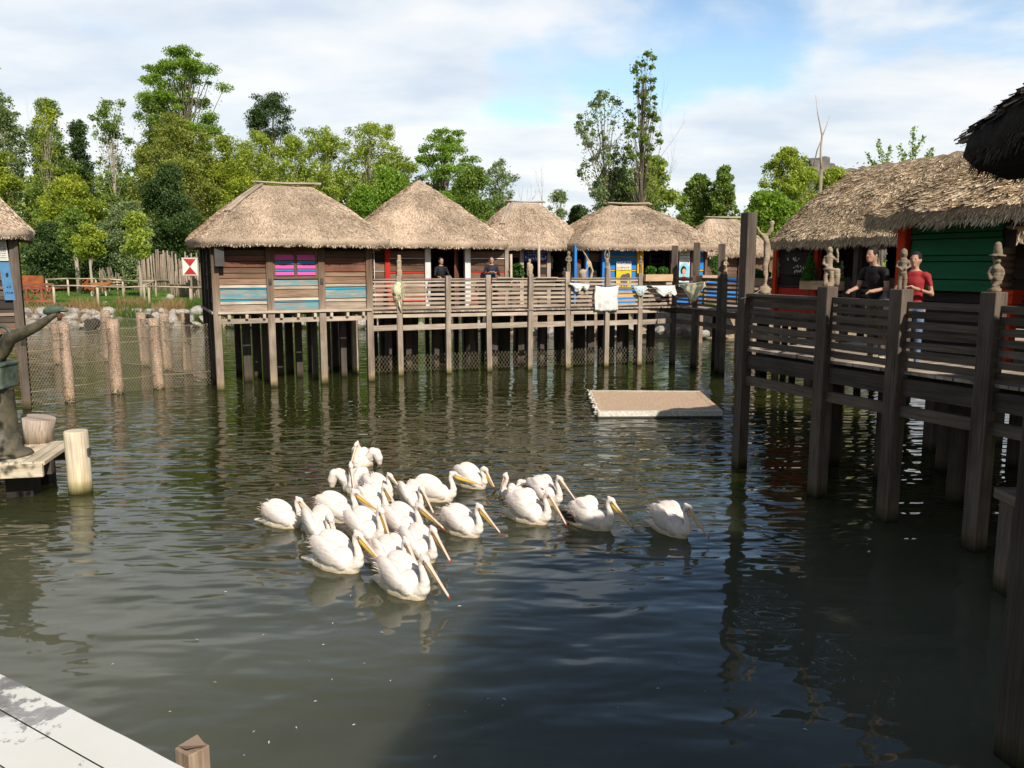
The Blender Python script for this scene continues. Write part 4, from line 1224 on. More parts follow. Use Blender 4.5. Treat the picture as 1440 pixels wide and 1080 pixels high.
# ================================================================== carved figures
def figure(loc, h, rz, label, kind, seed=0, mat='carve', cat='statue'):
    """carved wooden figure, unit height scaled to h"""
    mb = MB(); r = random.Random(seed)
    S = h
    RF = .78 if kind == 'slim' else 1
    def c(pts, rad, **k): mb.capsules([tuple(x * S for x in p) for p in pts], [q * S * RF for q in rad], seg=10, **k)
    def e(ct, rd, rot=None): mb.ell(tuple(x * S for x in ct), tuple(x * S for x in rd), rot, seg=12, rings=9)
    if kind == 'raised':      # one hand raised to the head, on a block with a smaller companion
        mb.tube([(0, 0, 0), (0, 0, .10 * S)], .14 * S, 10)
        c([(-.06, 0, .08), (-.07, 0, .24), (-.05, 0, .40)], [.06, .05, .055]); c([(.07, 0, .08), (.07, 0, .24), (.05, 0, .40)], [.06, .05, .055])
        e((0, 0, .44), (.14, .11, .05)); c([(0, 0, .44), (0, 0, .58), (0, 0, .74)], [.09, .085, .095]); e((0, 0, .90), (.08, .08, .10)); e((0, -.06, .90), (.02, .05, .03))
        c([(.10, 0, .73), (.20, -.03, .62), (.20, -.04, .76), (.17, -.05, .92)], [.04, .035, .032, .035]); c([(-.10, 0, .73), (-.14, -.02, .58), (-.06, -.09, .52)], [.04, .034, .03])
        e((.20, .03, .38), (.08, .08, .09)); c([(.20, .03, .08), (.20, .03, .32)], [.07, .08])
    elif kind == 'hat':       # kneeling figure with a tall brimmed headdress
        mb.tube([(0, 0, 0), (0, 0, .07 * S)], .13 * S, 12)
        c([(-.02, -.07, .12), (.06, -.02, .20), (.03, .03, .30)], [.05, .065, .07]); c([(.05, .06, .10), (-.02, .05, .20), (0, .03, .30)], [.05, .06, .07])
        c([(0, 0, .30), (0, 0, .40), (0, 0, .47)], [.08, .075, .10]); c([(-.09, 0, .47), (-.13, 0, .38), (-.10, -.04, .27)], [.04, .038, .035]); c([(.09, 0, .47), (.13, 0, .38), (.10, -.04, .27)], [.04, .038, .035])
        c([(0, 0, .47), (0, 0, .56)], [.045, .045]); e((0, -.01, .63), (.075, .085, .085)); e((.03, -.08, .62), (.02, .04, .03)); mb.tube([(0, 0, .72 * S), (0, 0, .745 * S)], [.17 * S, .16 * S], 16)
        c([(0, 0, .74), (0, 0, .84), (0, .01, .94)], [.10, .085, .07]); e((0, -.07, .84), (.05, .04, .08))
    elif kind == 'slim':      # tall slender figure holding a pole
        mb.tube([(0, 0, 0), (0, 0, .09 * S)], [.085 * S, .075 * S], 12)
        c([(0, 0, .07), (.01, -.01, .2), (-.015, 0, .36)], [.035, .03, .045]); c([(-.01, .01, .34), (.04, .02, .24), (.03, .03, .19)], [.03, .022, .02])
        c([(0, 0, .36), (.01, 0, .45), (.005, 0, .56), (0, 0, .68), (-.02, 0, .74)], [.055, .06, .055, .05, .04]); c([(.01, 0, .72), (.04, 0, .62), (.05, .02, .50)], [.028, .024, .03])
        c([(-.03, 0, .74), (-.09, 0, .80), (-.18, 0, .91)], [.035, .03, .022]); c([(0, 0, .76), (.05, 0, .83), (.055, 0, .90)], [.035, .05, .04]); e((.055, 0, .92), (.045, .03, .03)); c([(.04, 0, .93), (.07, 0, .955), (.085, 0, .90)], [.018, .018, .012])
    elif kind == 'antler':    # tall figure with long curved horns
        c([(0, 0, 0), (0, 0, .16), (.02, 0, .30)], [.13, .11, .09]); c([(0, 0, .2), (.03, 0, .42), (.0, 0, .56)], [.09, .075, .07]); e((0, 0, .60), (.075, .07, .085))
        c([(-.06, 0, .40), (-.10, -.05, .33), (0, -.10, .30)], [.04, .035, .03]); c([(.06, 0, .42), (.16, 0, .50), (.19, 0, .64), (.14, 0, .80), (.05, 0, .93), (.0, 0, 1.0)], [.035, .03, .028, .025, .02, .01])
        c([(.04, 0, .60), (.10, 0, .72), (.06, 0, .86)], [.02, .018, .012])
    elif kind == 'block':     # squared totem of stacked blocks
        mb.obox((0, 0, .13 * S), (.12 * S, 0, 0), (0, .12 * S, 0), (0, 0, .13 * S)); mb.obox((0, 0, .48 * S), (.10 * S, 0, 0), (0, .09 * S, 0), (0, 0, .2 * S)); mb.obox((.01 * S, 0, .84 * S), (.08 * S, 0, 0), (0, .08 * S, 0), (0, 0, .14 * S)); mb.obox((0, 0, .7 * S), (.12 * S, 0, 0), (0, .1 * S, 0), (0, 0, .02 * S)); c([(0, 0, .1), (0, 0, .9)], [.07, .06])
    elif kind == 'cluster':   # several heads carved into one lump
        c([(0, 0, 0), (0, 0, .3), (0, 0, .5)], [.20, .2, .16]); e((-.10, -.02, .62), (.1, .1, .13)); e((.12, 0, .55), (.10, .1, .13)); e((0, 0, .86), (.09, .09, .12)); c([(-.1, 0, .5), (0, 0, .75)], [.1, .08]); c([(.15, 0, .2), (.2, 0, .5)], [.06, .05])
        mb.obox((0, -.15 * S, .12 * S), (.12 * S, 0, 0), (0, .06 * S, 0), (0, 0, .12 * S))
    elif kind == 'ring':      # hooded figure with an open oval back
        mb.tube([(.13 * S * math.cos(a), 0, (.70 + .28 * math.sin(a)) * S) for a in [2 * PI * k / 16 for k in range(17)]], .035 * S, 8)
        c([(0, 0, 0), (0, 0, .12), (0, 0, .3), (0, 0, .45)], [.11, .07, .12, .09]); e((0, -.03, .66), (.06, .06, .12))
    elif kind == 'stand':     # standing figure, hands at the belly, on a stool
        c([(-.06, 0, 0), (-.06, 0, .2), (-.04, 0, .36)], [.055, .05, .06]); c([(.06, 0, 0), (.06, 0, .2), (.04, 0, .36)], [.055, .05, .06]); c([(0, 0, .38), (0, 0, .52), (0, 0, .68)], [.09, .075, .095])
        e((0, 0, .86), (.085, .085, .12)); c([(-.10, 0, .67), (-.15, 0, .55), (-.05, -.09, .48)], [.035, .03, .03]); c([(.10, 0, .67), (.15, 0, .55), (.05, -.09, .48)], [.035, .03, .03]); e((0, -.08, .85), (.02, .03, .03))
    elif kind == 'stool':     # little figure seated on a four legged stool on a stump
        c([(0, 0, 0), (0, 0, .34)], [.13, .11])
        for a in (-.09, .09): c([(a, 0, .36), (a * 1.2, 0, .52)], [.022, .022])
        mb.obox((0, 0, .56 * S), (.15 * S, 0, 0), (0, .1 * S, 0), (0, 0, .03 * S)); c([(0, 0, .58), (0, 0, .76)], [.07, .06]); e((0, 0, .88), (.075, .075, .09)); c([(.07, 0, .74), (.10, -.03, .64)], [.025, .025]); c([(-.07, 0, .74), (-.10, -.03, .64)], [.025, .025])
    else:                     # kneeling thinker
        c([(0, 0, 0), (0, 0, .1)], [.13, .12]); c([(.0, -.08, .14), (.05, 0, .24), (0, .02, .36)], [.06, .07, .08]); c([(0, 0, .36), (0, 0, .6)], [.08, .09]); e((0, -.02, .78), (.08, .08, .12)); c([(.09, 0, .6), (.13, -.06, .5), (.04, -.09, .62)], [.034, .03, .028]); c([(-.09, 0, .6), (-.13, -.05, .48), (-.03, -.1, .42)], [.034, .03, .028])
    vox = max(h * .019, .0065)
    o = remesh(mb, vox, 'carved_figure', [M[mat]], None, smooth=2, disp=h * .012, dscale=14 / h)
    o.location = loc; o.rotation_euler = (0, 0, rz)
    return tag(o, label, cat, 'carved figures on the railing posts')


def P2w(s, t, z=0):
    v = Vector((O2.x, O2.y, 0)) + u2 * s + v2 * t; v.z = z; return v
S_ = lambda i: P2w(fp[i][0], fp[i][1], tops[i])
figure(S_(0), .68, TH2, 'squared totem of stacked pale blocks on the post above the hanging straw hat bundle', 'block', 1)
figure(S_(3), .52, TH2, 'knotted cluster of carved heads on a post left of the bamboo pole', 'cluster', 2)
figure(S_(4), .72, TH2, 'carved standing figure on the post left of the horned figure', 'stand', 3)
figure(P2w(fp[4][0] + .75, -.02 + .55, 2.12), 1.95, TH2, 'tall carved figure with long curved horns behind the railing', 'antler', 4)
figure(S_(5), .66, TH2, 'carved hooded figure with an open oval ring, left of the yellow poster', 'ring', 5)
figure(S_(6), .62, TH2, 'slim carved figure on the post before the yellow hut post', 'stand', 6)
figure(P2w(c7[0], c7[1] - .25, 3.3), .62, TH2, 'carved kneeling figure beside the tall corner posts', 'kneel', 7)
b = MB(); q_ = P2w(c7[0], c7[1] - .25, 0); b.post(q_.x, q_.y, -.6, 3.29, .17, rz=R(-20)); b.build('post', M['near'], bw, world=True)
for (px, py, Yd, h_, k_, lb) in ((1093, 391, 24.9, .56, 'stand', 'small carved figure on a post in front of the menu board'), (1138, 391, 23.72, .52, 'stool', 'small carved figure seated on a stool in front of the dark shop opening'), (1183, 391, 22.5, .50, 'kneel', 'small carved kneeling figure right of the potted conifer')):
    p = D(px, py, Yd); figure((p.x, p.y, 3.26), h_, R(-40), lb, k_, int(px))
pc = lambda i: pts4[i] + nu * .02
figure((pc(1).x, pc(1).y, 3.27), .60, R(-25), 'carved figure raising a hand to its head on the second heavy post', 'raised', 31)
figure((pc(2).x, pc(2).y, 3.27), .56, R(-25), 'carved figure on the third heavy post behind the standing visitors', 'stand', 32)
figure((pc(3).x, pc(3).y, 3.27), .60, R(-25), 'carved kneeling figure with a tall brimmed headdress on the nearest heavy post', 'hat', 33)
f_ = figure((pc(0).x + .30, pc(0).y - .06, 3.11), 1.30, R(-10), 'tall slender carved figure reaching up to the tallest post', 'slim', 34)
# cord around the tall post
b = MB(); q = pc(0)
b.tube([(q.x - .13, q.y - .13, 3.02), (q.x + .05, q.y - .14, 3.06), (q.x + .2, q.y - .12, 3.16), (q.x + .3, q.y - .08, 3.24)], .008, 5)
tag(b.build('cord', M['rope']), 'thin cord tied around the tallest post and the slender figure', 'cord')
# figures and bits standing on the far deck, in the dark hut opening
figure(tuple(P2w(s4(786) - .1, 1.2, 3.0)), .5, TH2, 'small dark carved bust in the open hut left of the horned figure', 'stand', 41, mat='darkgrey')
b = MB(); q = P2w(s4(786) - .1, 1.2); b.post(q.x, q.y, 2.12, 3.0, .3, rz=TH2); tag(b.build('pedestal', M['darkgrey']), 'dark square pedestal under the small dark bust', 'pedestal')
p = D(776, 361, 32.2); figure((p.x, p.y, p.z - .45), .5, TH2, 'small orange brown carved figure hanging in the open hut', 'stand', 42, mat='pale')
# bamboo pole and short pole on the deck
for (px, zt, lb, ww) in ((757.5, 4.35, 'thin upright bamboo pole in front of the navy sign', .045), (718.5, 3.95, 'short upright pole near the right corner of the pointed hut', .045)):
    b = MB(); q = P2w(onwall2(px, .35), .35); b.tube([(q.x, q.y, 2.12), (q.x + .01, q.y, 3.2), (q.x, q.y, zt)], ww, 8)
    tag(b.build('bamboo_pole', M['pale']), lb, 'pole')

# ================================================================== people
def person(loc, rz, label, shirt, legs, sleeve='short', h=1.75, lean=0.0, arms='down', hair='hair', seed=0):
    mb = MB(); k = h / 1.75
    hip = .92
    for s in (-1, 1):
        mb.capsules([(s * .095, 0, hip), (s * .10, -.01, .50), (s * .105, .02, .09)], [.092, .06, .042], seg=10)
        mb.capsules([(s * .108, .03, .05), (s * .12, -.14, .04)], [.045, .036], seg=8)
    T = lambda x, y, z: (x, y - lean * max(0, z - hip), z)
    mb.capsules([T(0, 0, .93), T(0, .0, 1.10), T(0, 0, 1.30), T(0, .0, 1.38)], [.135, .125, .15, .125], seg=14, squash=(1.12, .78, 1))
    mb.capsules([T(-.15, 0, 1.40), T(.15, 0, 1.40)], [.062, .062], seg=10)
    mb.capsules([T(0, 0, 1.42), T(0, -.01, 1.54)], [.058, .052], seg=10)
    hc = Vector(T(0, -.02, 1.635))
    mb.ell(hc, (.075, .095, .115), seg=16, rings=12)
    mb.ell(hc + Vector((0, -.092, -.01)), (.014, .022, .022), seg=8, rings=6)   # nose
    mb.ell(hc + Vector((0, -.05, -.07)), (.045, .045, .045), seg=10, rings=8)   # jaw
    for s in (-1, 1): mb.ell(hc + Vector((s * .077, .005, -.005)), (.014, .022, .032), seg=8, rings=6)
    for s in (-1, 1):
        if arms == 'rail':
            el = T(s * .26, -.10, 1.14); wr = T(s * .20, -.34, 1.08 + .02)
        elif arms == 'hold':
            el = T(s * .27, -.04, 1.13); wr = T(s * .08, -.24, 1.22)
        else:
            el = T(s * .26, .02, 1.13); wr = T(s * .27, -.06, .88)
        mb.capsules([T(s * .19, 0, 1.39), el, wr], [.052, .040, .028], seg=8)
        w = Vector(wr); d = (w - Vector(el)).normalized()
        pl = w + d * .06
        mb.ell(tuple(w + d * .045), (.034, .034, .034), seg=8, rings=6)
        sdv = d.cross(Vector((0, 0, 1))).normalized() if abs(d.z) < .9 else Vector((1, 0, 0))
        for f in range(4):
            o = sdv * ((f - 1.5) * .019); ln = (.07, .08, .077, .06)[f]
            mb.capsules([tuple(w + d * .06 + o), tuple(w + d * (.06 + ln * .5) + o + Vector((0, 0, -.008))), tuple(w + d * (.06 + ln * .9) + o + Vector((0, 0, -.03)))], [.0095, .009, .008], seg=6)
        mb.capsules([tuple(w + d * .03 - sdv * .03), tuple(w + d * .075 - sdv * .052)], [.011, .009], seg=6)
    mb.v = [(x * k, y * k, z * k) for x, y, z in mb.v]
    hcz = hc * k
    cut = {'short': 1.22, 'long': .0}[sleeve]
    def mf(c):
        x, y, z = c.x / k, c.y / k, c.z / k
        if z < .09: return 3
        if abs(x) > .175 and z > .75:
            if sleeve == 'long' and z > .90: 
                return 1 if not (y < -.30 + (-lean * .2)) else 0
            return 1 if z > 1.25 else 0
        if z > 1.47: return 0
        if z > .97:
            if y < -.2 - lean * .3: return 0
            return 1
        if abs(x) > .2: return 0
        return 2
    root = thing('person', label, 'person', loc, rz)
    remesh(mb, .0125, 'body', [M['skin'], M[shirt], M[legs], M['shoe']], root, smooth=2, matfun=mf, disp=.007, dscale=11)
    hb = MB(); hb.ell(hcz + Vector((0, .018, .025)) * k, (.084 * k, .098 * k, .112 * k), seg=16, rings=12)
    # keep the back and the top of the hair cap
    keep = MB()
    for f, uvi in zip(hb.f, range(len(hb.f))):
        cc = sum((Vector(hb.v[i]) for i in f), Vector()) / len(f) - hcz
        if cc.y > -.055 * k + max(0, -cc.z) * .8 and (cc.z > .0 or cc.y > .0) or cc.z > .075 * k:
            keep.face([hb.v[i] for i in f], smooth=True)
    keep.build('hair', M[hair], root)
    for s in (-1, 1):
        e = MB(); e.ell(hcz + Vector((s * .03, -.088, .015)) * k, (.010, .008, .007), seg=8, rings=6); e.build('eye', M['eye'], root)
    e = MB(); e.ell(hcz + Vector((0, -.093, -.055)) * k, (.022, .007, .006), seg=8, rings=6); e.build('mouth', M['posterred'], root)
    return root

q = P2w(onwall2(620, .75), .75, 2.11); person(tuple(q), TH2 + R(8), 'person in dark clothes behind the far railing, left in front of the doorway', 'black_cloth', 'navy', 'long', 1.72, arms='rail')
q = P2w(onwall2(691, .75), .75, 2.11); person(tuple(q), TH2 + R(-12), 'person in dark clothes behind the far railing at the right corner of the pointed hut', 'navy', 'black_cloth', 'long', 1.76, arms='hold')
q = p2 + dirv * .45 + nu * .58; person((q.x, q.y, 2.15), R(-62), 'person in dark top and brown patterned trousers leaning at the near railing', 'black_cloth', 'camo', 'short', 1.70, lean=.25, arms='rail')
q = p3 + dirv * -.22 + nu * .5; person((q.x, q.y, 2.15), R(-45), 'person in red top and blue jeans standing at the near railing', 'redcloth', 'jeans', 'short', 1.62, arms='hold')
# pale counter board behind the railing
b = MB(); q = p2 + nu * .55; e_ = dirv
b.obox((q + e_ * .75 + Vector((0, 0, 2.96))), e_ * .5, nu * .02, (0, 0, .06), 0); b.obox((q + e_ * .75 + Vector((0, 0, 3.04))), e_ * .55, nu * .1, (0, 0, .02), 1)
cb = tag(b.build('display_panel', [M['paper'], M['pale']]), 'pale flat panel board fixed inside the near railing beside the visitors', 'panel')

# ================================================================== laundry
def cloth_sheet(name, label, s0, s1, zl, drops, mat, y0=-.14, seed=0, sag=0.0, zr=None, cat='cloth'):
    r = random.Random(seed); nx, nz = 22, 14
    o = MB(); V = []
    n = len(drops)
    for i in range(nx + 1):
        a = i / nx; s = s0 + (s1 - s0) * a
        t = a * (n - 1); k = min(int(t), n - 2); dr = drops[k] + (drops[k + 1] - drops[k]) * (t - k)
        for j in range(nz + 1):
            c = j / nz
            fold = .045 * math.sin(a * 13 + seed * 2 + c * 3) * c ** .5 + .025 * math.sin(a * 31 + seed + c * 2) * c ** .5 + .03 * mnoise.noise(Vector((a * 4, c * 5, seed)))
            z = zl + ((zr or zl) - zl) * a - dr * c - sag * math.sin(PI * a) * (1 - c) * .5
            V.append((s + .02 * math.sin(c * 6 + seed), y0 + fold - .05 * math.sin(PI * c) * math.sin(PI * a), z))
    o.v = V
    for i in range(nx):
        for j in range(nz):
            a = i * (nz + 1) + j
            o.f.append((a, a + 1, a + nz + 2, a + nz + 1)); o.uv.extend([(0, 0)] * 4); o.mi.append(0); o.sm.append(True)
    ob = o.build(name, M[mat]); ob.location = (O2.x, O2.y, 0); ob.rotation_euler = (0, 0, TH2)
    sm = ob.modifiers.new('t', 'SOLIDIFY'); sm.thickness = .006
    return tag(ob, label, cat, 'washing hung along the far railing')
lt = -.16
ls = lambda px: onwall2(px, lt)
cloth_sheet('cloth', 'small crumpled white rag at the left end of the washing line', ls(801), ls(829), 2.98, [.05, .10, .30, .28, .12, .22, .05], 'cloth', lt, 1, zr=2.93)
cloth_sheet('cloth', 'large square white sheet hanging down over the far railing', ls(837), ls(870), 2.88, [.86, .88, .90, .90, .88, .88], 'cloth', lt, 2, sag=.12)
cloth_sheet('cloth', 'small pale blue cloth on the washing line', ls(892), ls(911), 2.86, [.05, .33, .36, .30, .10], 'cloth_blue', lt, 3)
cloth_sheet('cloth', 'white cloth hanging in two points beside the tall posts', ls(917), ls(951), 2.86, [.03, .12, .28, .40, .34, .28, .42], 'cloth', lt, 4)
cy_ = cloth_sheet('cloth', 'cream yellow cloth gathered to one point at the right end of the line', 0, 1.35, 2.93, [.04, .16, .28, .66, .62, .42, .12], 'cloth_cream', -.1, 5, zr=3.03)
pA = D(957, 404, 28.9); pB = D(996, 402, 27.7)
cy_.location = (pA.x, pA.y, 0); cy_.rotation_euler = (0, 0, math.atan2(pB.y - pA.y, pB.x - pA.x))
b = MB(); a_ = P2w(ls(798), lt + .02, 3.0); c_ = P2w(ls(951), lt + .02, 2.87); d_ = Vector((pA.x, pA.y, 2.93))
b.tube([a_, P2w(ls(836), lt + .02, 2.9), P2w(ls(900), lt + .02, 2.87), c_, d_, Vector((pB.x, pB.y, 3.06))], .006, 5)
tag(b.build('washing_line', M['rope']), 'thin washing line strung along the far railing', 'line')
# straw bundle / hat on the first post
b = MB(); q = P2w(fp[0][0], -.14)
r_ = random.Random(4)
for k in range(120):
    a = Vector((q.x + r_.uniform(-.16, .14), q.y - r_.uniform(0, .1), 2.95 + r_.uniform(-.3, .12))); d = Vector((r_.uniform(-.1, .1), r_.uniform(-.03, .03), -r_.uniform(.1, .3)))
    b.bar(a, a + d, .018, .006)
b.capsules([(q.x - .06, q.y - .04, 2.95), (q.x - .08, q.y - .05, 2.75), (q.x - .1, q.y - .04, 2.6)], [.11, .14, .10], squash=(1, .5, 1))
b.tube([(q.x - .02, q.y, 2.5), (q.x - .03, q.y - .02, 2.3), (q.x + .02, q.y - .02, 2.1)], [.03, .04, .012], 6)
tag(b.build('straw_bundle', M['cloth_cream']), 'tattered pale straw bundle hanging from the first far railing post', 'bundle')

# planters
def leafy(mb, c, rx, ry, rz_, n, size, seed, m=0, flat=.6):
    rr = np.random.RandomState(seed)
    d = rr.normal(0, 1, (n, 3)); d /= np.linalg.norm(d, axis=1, keepdims=True); d *= rr.uniform(.35, 1, (n, 1)) ** .5
    p = np.array(c) + d * np.array([rx, ry, rz_])
    leaf_quads(mb, p, size, rr, m)
def leaf_quads(mb, p, size, rr, m=0, up=.5):
    n = len(p)
    a = rr.normal(0, 1, (n, 3)); a[:, 2] -= .2; a /= np.linalg.norm(a, axis=1, keepdims=True)
    nn = rr.normal(0, 1, (n, 3)); nn[:, 2] = np.abs(nn[:, 2]) + up
    b_ = np.cross(a, nn); b_ /= np.linalg.norm(b_, axis=1, keepdims=True) + 1e-9
    s = (size * rr.uniform(.6, 1.4, n))[:, None]
    Q = np.stack([p - a * s * .5, p + b_ * s * .32, p + a * s * .6, p - b_ * s * .32], 1).reshape(-1, 3)
    mb.add_arrays(Q, np.arange(4 * n).reshape(-1, 4), m=m)
M['leaf_herb'] = leafmat('fresh_green_leaves', [(.03, .10, .015), (.07, .20, .03), (.13, .30, .05)])
def planter(loc, rz, L, label, h=.22, plants=(), d=.3, style='low'):
    t = thing('planter', label, 'planter', loc, rz, 'wooden planters on the boardwalk')
    b = MB(); b.box(-L / 2, L / 2, -d / 2, -d / 2 + .03, 0, h); b.box(-L / 2, L / 2, d / 2 - .03, d / 2, 0, h); b.box(-L / 2 - .03, -L / 2, -d / 2, d / 2, 0, h); b.box(L / 2, L / 2 + .03, -d / 2, d / 2, 0, h); b.box(-L / 2, L / 2, -d / 2 + .03, d / 2 - .03, .01, .03)
    b.build('box', M['planter'], t)
    b = MB(); b.box(-L / 2 + .01, L / 2 - .01, -d / 2 + .035, d / 2 - .035, .03, h - .03); b.build('soil', M['soil'], t)
    for i, (x, w, hh) in enumerate(plants):
        b = MB(); leafy(b, (x, 0, h + hh * .42), w, d * .5 if style == 'low' else w, hh * .55, int(500 * max(1, hh * 2)), .07, i + int(L * 100), m=0)
        if style == 'cone':
            rr = np.random.RandomState(i + 5); n = 1300; zz = rr.uniform(0, 1, n) ** 1.3; a = rr.uniform(0, 2 * PI, n); rad = w * (1 - zz) ** .8 * rr.uniform(.5, 1, n)
            b = MB(); leaf_quads(b, np.stack([x + rad * np.cos(a), rad * np.sin(a), h + zz * hh], 1), .06, rr)
        b.tube([(x, 0, h - .05), (x, 0, h + hh * .5)], .015, 5, 1)
        b.build('plant', [M['leaf_herb'], M['bark']], t)
    return t
q = P2w(onwall2(925, -.12), -.12, 3.02); planter(tuple(q), TH2, 1.0, 'wooden window box of leafy herbs on the railing under the louvred door', .24, [(-.28, .22, .3), (.22, .2, .28)])
q = Vector((6.75, 28.9, 3.02)); planter(tuple(q), R(8), .85, 'wooden planter with a tall bush beside the poster of the woman', .22, [(.35, .26, .75)])
q = D(1070, 409, 25.6); planter((q.x, q.y, 2.95), R(0), .75, 'wooden planter of low spiky greenery left of the shop hut', .24, [(-.15, .2, .3), (.1, .2, .25)])
q = D(1155, 409, 22.9); planter((q.x, q.y, 2.92), R(-60), 1.2, 'wooden planter with two small pointed conifers before the dark shop', .24, [(-.42, .26, .8), (.4, .26, .95)], style='cone')
# shelf boards with produce on the far railing
for (pa, pb, lb) in ((696, 718, 'white edged shelf board on the far railing below the short pole'), (750, 780, 'white edged shelf board on the far railing below the bamboo pole')):
    a_, c_ = onwall2(pa, .2), onwall2(pb, .2)
    b = MB(); b.box(a_, c_, -.12, .35, 3.145, 3.175, 1); b.box(a_ + .05, c_ - .05, .1, .13, 2.88, 2.97, 0); b.box(a_, c_, .14, .17, 2.80, 3.14, 1)
    o = tag(b.build('shelf_board', [M['white'], M['pale']]), lb, 'shelf'); o.location = (O2.x, O2.y, 0); o.rotation_euler = (0, 0, TH2)
q = P2w(onwall2(728, 1.3), 1.3, 3.0)
b = MB(); rr_ = np.random.RandomState(3); leafy(b, (q.x, q.y, 3.35), .28, .2, .3, 160, .14, 8); b.tube([(q.x, q.y, 2.12), (q.x, q.y, 3.3)], .02, 5, 1); tag(b.build('potted_plant', [M['leaf_herb'], M['bark']]), 'thin leafy plant in the hut opening left of the navy sign', 'plant')

# ================================================================== raft
rc = [G(829, 557), G(984, 558), G(1016, 587), G(840, 588)]
raft = thing('floating_raft', 'low floating concrete raft with brown gravelly top and crumbling white edge', 'raft', tuple(sum(rc, Vector()) / 4), 0)
def bil(a, c, z):
    p = rc[3] * (1 - a) * (1 - c) + rc[2] * a * (1 - c) + rc[0] * (1 - a) * c + rc[1] * a * c
    return Vector((p.x, p.y, z))
b = MB(); nx, ny = 60, 30; V = []
for j in range(ny + 1):
    for i in range(nx + 1):
        a, c = i / nx, j / ny
        p = bil(a, c, .145); n_ = mnoise.fractal(p * 3, 1, 2, 4)
        edge = min(a, 1 - a, c, 1 - c)
        p.z += .008 * n_ + (.016 if edge < .035 else 0)
        if i == 0: p.x += .09 * mnoise.noise(p * 5)
        V.append(tuple(p))
b.v = V
for j in range(ny):
    for i in range(nx):
        k = j * (nx + 1) + i; b.f.append((k, k + 1, k + nx + 2, k + nx + 1)); b.uv.extend([(0, 0)] * 4)
        b.mi.append(1 if (j < 2 or j > ny - 2 or i < 1) else 0); b.sm.append(False)
M['gravel'] = plain('brown_gravel', (.74, .53, .36), c2=(.46, .32, .21), scale=22, bump=.02)
M['crust'] = plain('white_crust', (.85, .80, .70), c2=(.55, .48, .38), scale=14, bump=.02)
b.build('top', [M['gravel'], M['crust']], raft, world=True)
b = MB()
for (A_, B_) in ((rc[3], rc[2]), (rc[2], rc[1]), (rc[1], rc[0]), (rc[0], rc[3])):
    n = 26
    for k in range(n):
        a = A_.lerp(B_, k / n); c = A_.lerp(B_, (k + 1) / n)
        j1 = .012 * mnoise.noise(a * 4); j2 = .012 * mnoise.noise(c * 4)
        b.face([(a.x, a.y - j1, -.1), (c.x, c.y - j2, -.1), (c.x, c.y - j2, .04), (a.x, a.y - j1, .04)], m=1)
        b.face([(a.x, a.y - .01 + j1, .04), (c.x, c.y - .01 + j2, .04), (c.x, c.y, .165), (a.x, a.y, .165)], m=0)
b.build('side', [M['crust'], M['darkgrey']], raft, world=True)
b = MB()
for k in range(46):
    p = bil(0, k / 45, .1); b.ell((p.x + rnd.uniform(-.05, .04), p.y, rnd.uniform(.08, .17)), (rnd.uniform(.03, .06), .05, rnd.uniform(.015, .03)), seg=7, rings=5)
b.build('broken_edge', M['crust'], raft, world=True)

# ================================================================== left landing stage, pump, stump, bollard
pd = G(88, 632, .62)
dock = thing('landing_stage', 'sun bleached plank landing stage at the left edge under the hand pump', 'jetty', (pd.x, pd.y, 0), R(12))
b = MB()
for k in range(18):
    w = .17; x = -k * w
    b.box(x - w + .016, x, -.85 + rnd.uniform(-.02, .02), .75 + rnd.uniform(-.03, .03), .57, .62 + rnd.uniform(-.006, .006))
b.build('decking', M['palelog'], dock)
b = MB(); b.box(-3.1, -.02, -.93, -.86, .40, .60); b.build('edge_beam', M['palelog'], dock)
b = MB(); b.box(-3.1, 0, -.6, -.45, .36, .56); b.box(-3.1, 0, .4, .55, .36, .56); b.build('beam', M['greydark'], dock)
for x, y in ((-.5, -.35), (-1.6, -.4), (-.5, .4), (-2.7, -.3)):
    b = MB(); b.post(x, y, -.6, .37, .38); b.build('pile', M['black'], dock)
pb = G(106, 696)
b = MB(); b.tube([(pb.x, pb.y + .17, -.5), (pb.x - .002, pb.y + .17, .3), (pb.x - .01, pb.y + .17, .98), (pb.x - .01, pb.y + .17, 1.0)], [.18, .178, .176, .165], 28)
bo = tag(b.build('mooring_bollard', M['palelog']), 'thick pale round timber bollard standing in the water by the landing stage', 'bollard')
b = MB(); b.box(pb.x + .17, pb.x + .195, pb.y + .12, pb.y + .2, .60, .72); b.build('bracket', M['darkgrey'], bo)
ps_ = G(52, 622, .62)
b = MB(); b.tube([(ps_.x, ps_.y + .05, .62), (ps_.x, ps_.y + .05, .85), (ps_.x + .03, ps_.y + .05, 1.04)], [.24, .25, .265], 22)
ob_ = tag(b.build('tree_stump', M['grey']), 'cut tree stump used as a seat on the landing stage', 'stump')
# pump
pp = G(6, 640, .62)
pump = thing('hand_pump', 'old green and brown cast iron pump with long raised spout arm', 'pump', (pp.x, pp.y, .62), 0)
b = MB()
b.tube([(0, 0, 0), (0, 0, .06), (0, 0, .10), (0, 0, .55), (0, 0, 1.05), (0, 0, 1.08)], [.42, .38, .26, .23, .21, .22], 22); b.build('column', M['iron'], pump)
b = MB(); b.box(-.34, .22, -.26, .2, 1.08, 1.45); b.box(-.36, .24, -.28, .22, 1.42, 1.49); b.build('gear_box', M['patina'], pump, bevel=.03)
b = MB(); b.tube([(.06, -.25, 1.33), (.06, -.30, 1.33)], .10, 18); b.tube([(.06, -.30, 1.33), (.06, -.33, 1.33)], .05, 12); b.box(.02, .18, -.31, -.26, .95, 1.3); b.build('inspection_cover', M['patina'], pump, bevel=.008)
b = MB(); b.tube([(-.04, 0, 1.49), (-.05, 0, 1.72)], .14, 16); b.build('neck', M['iron'], pump)
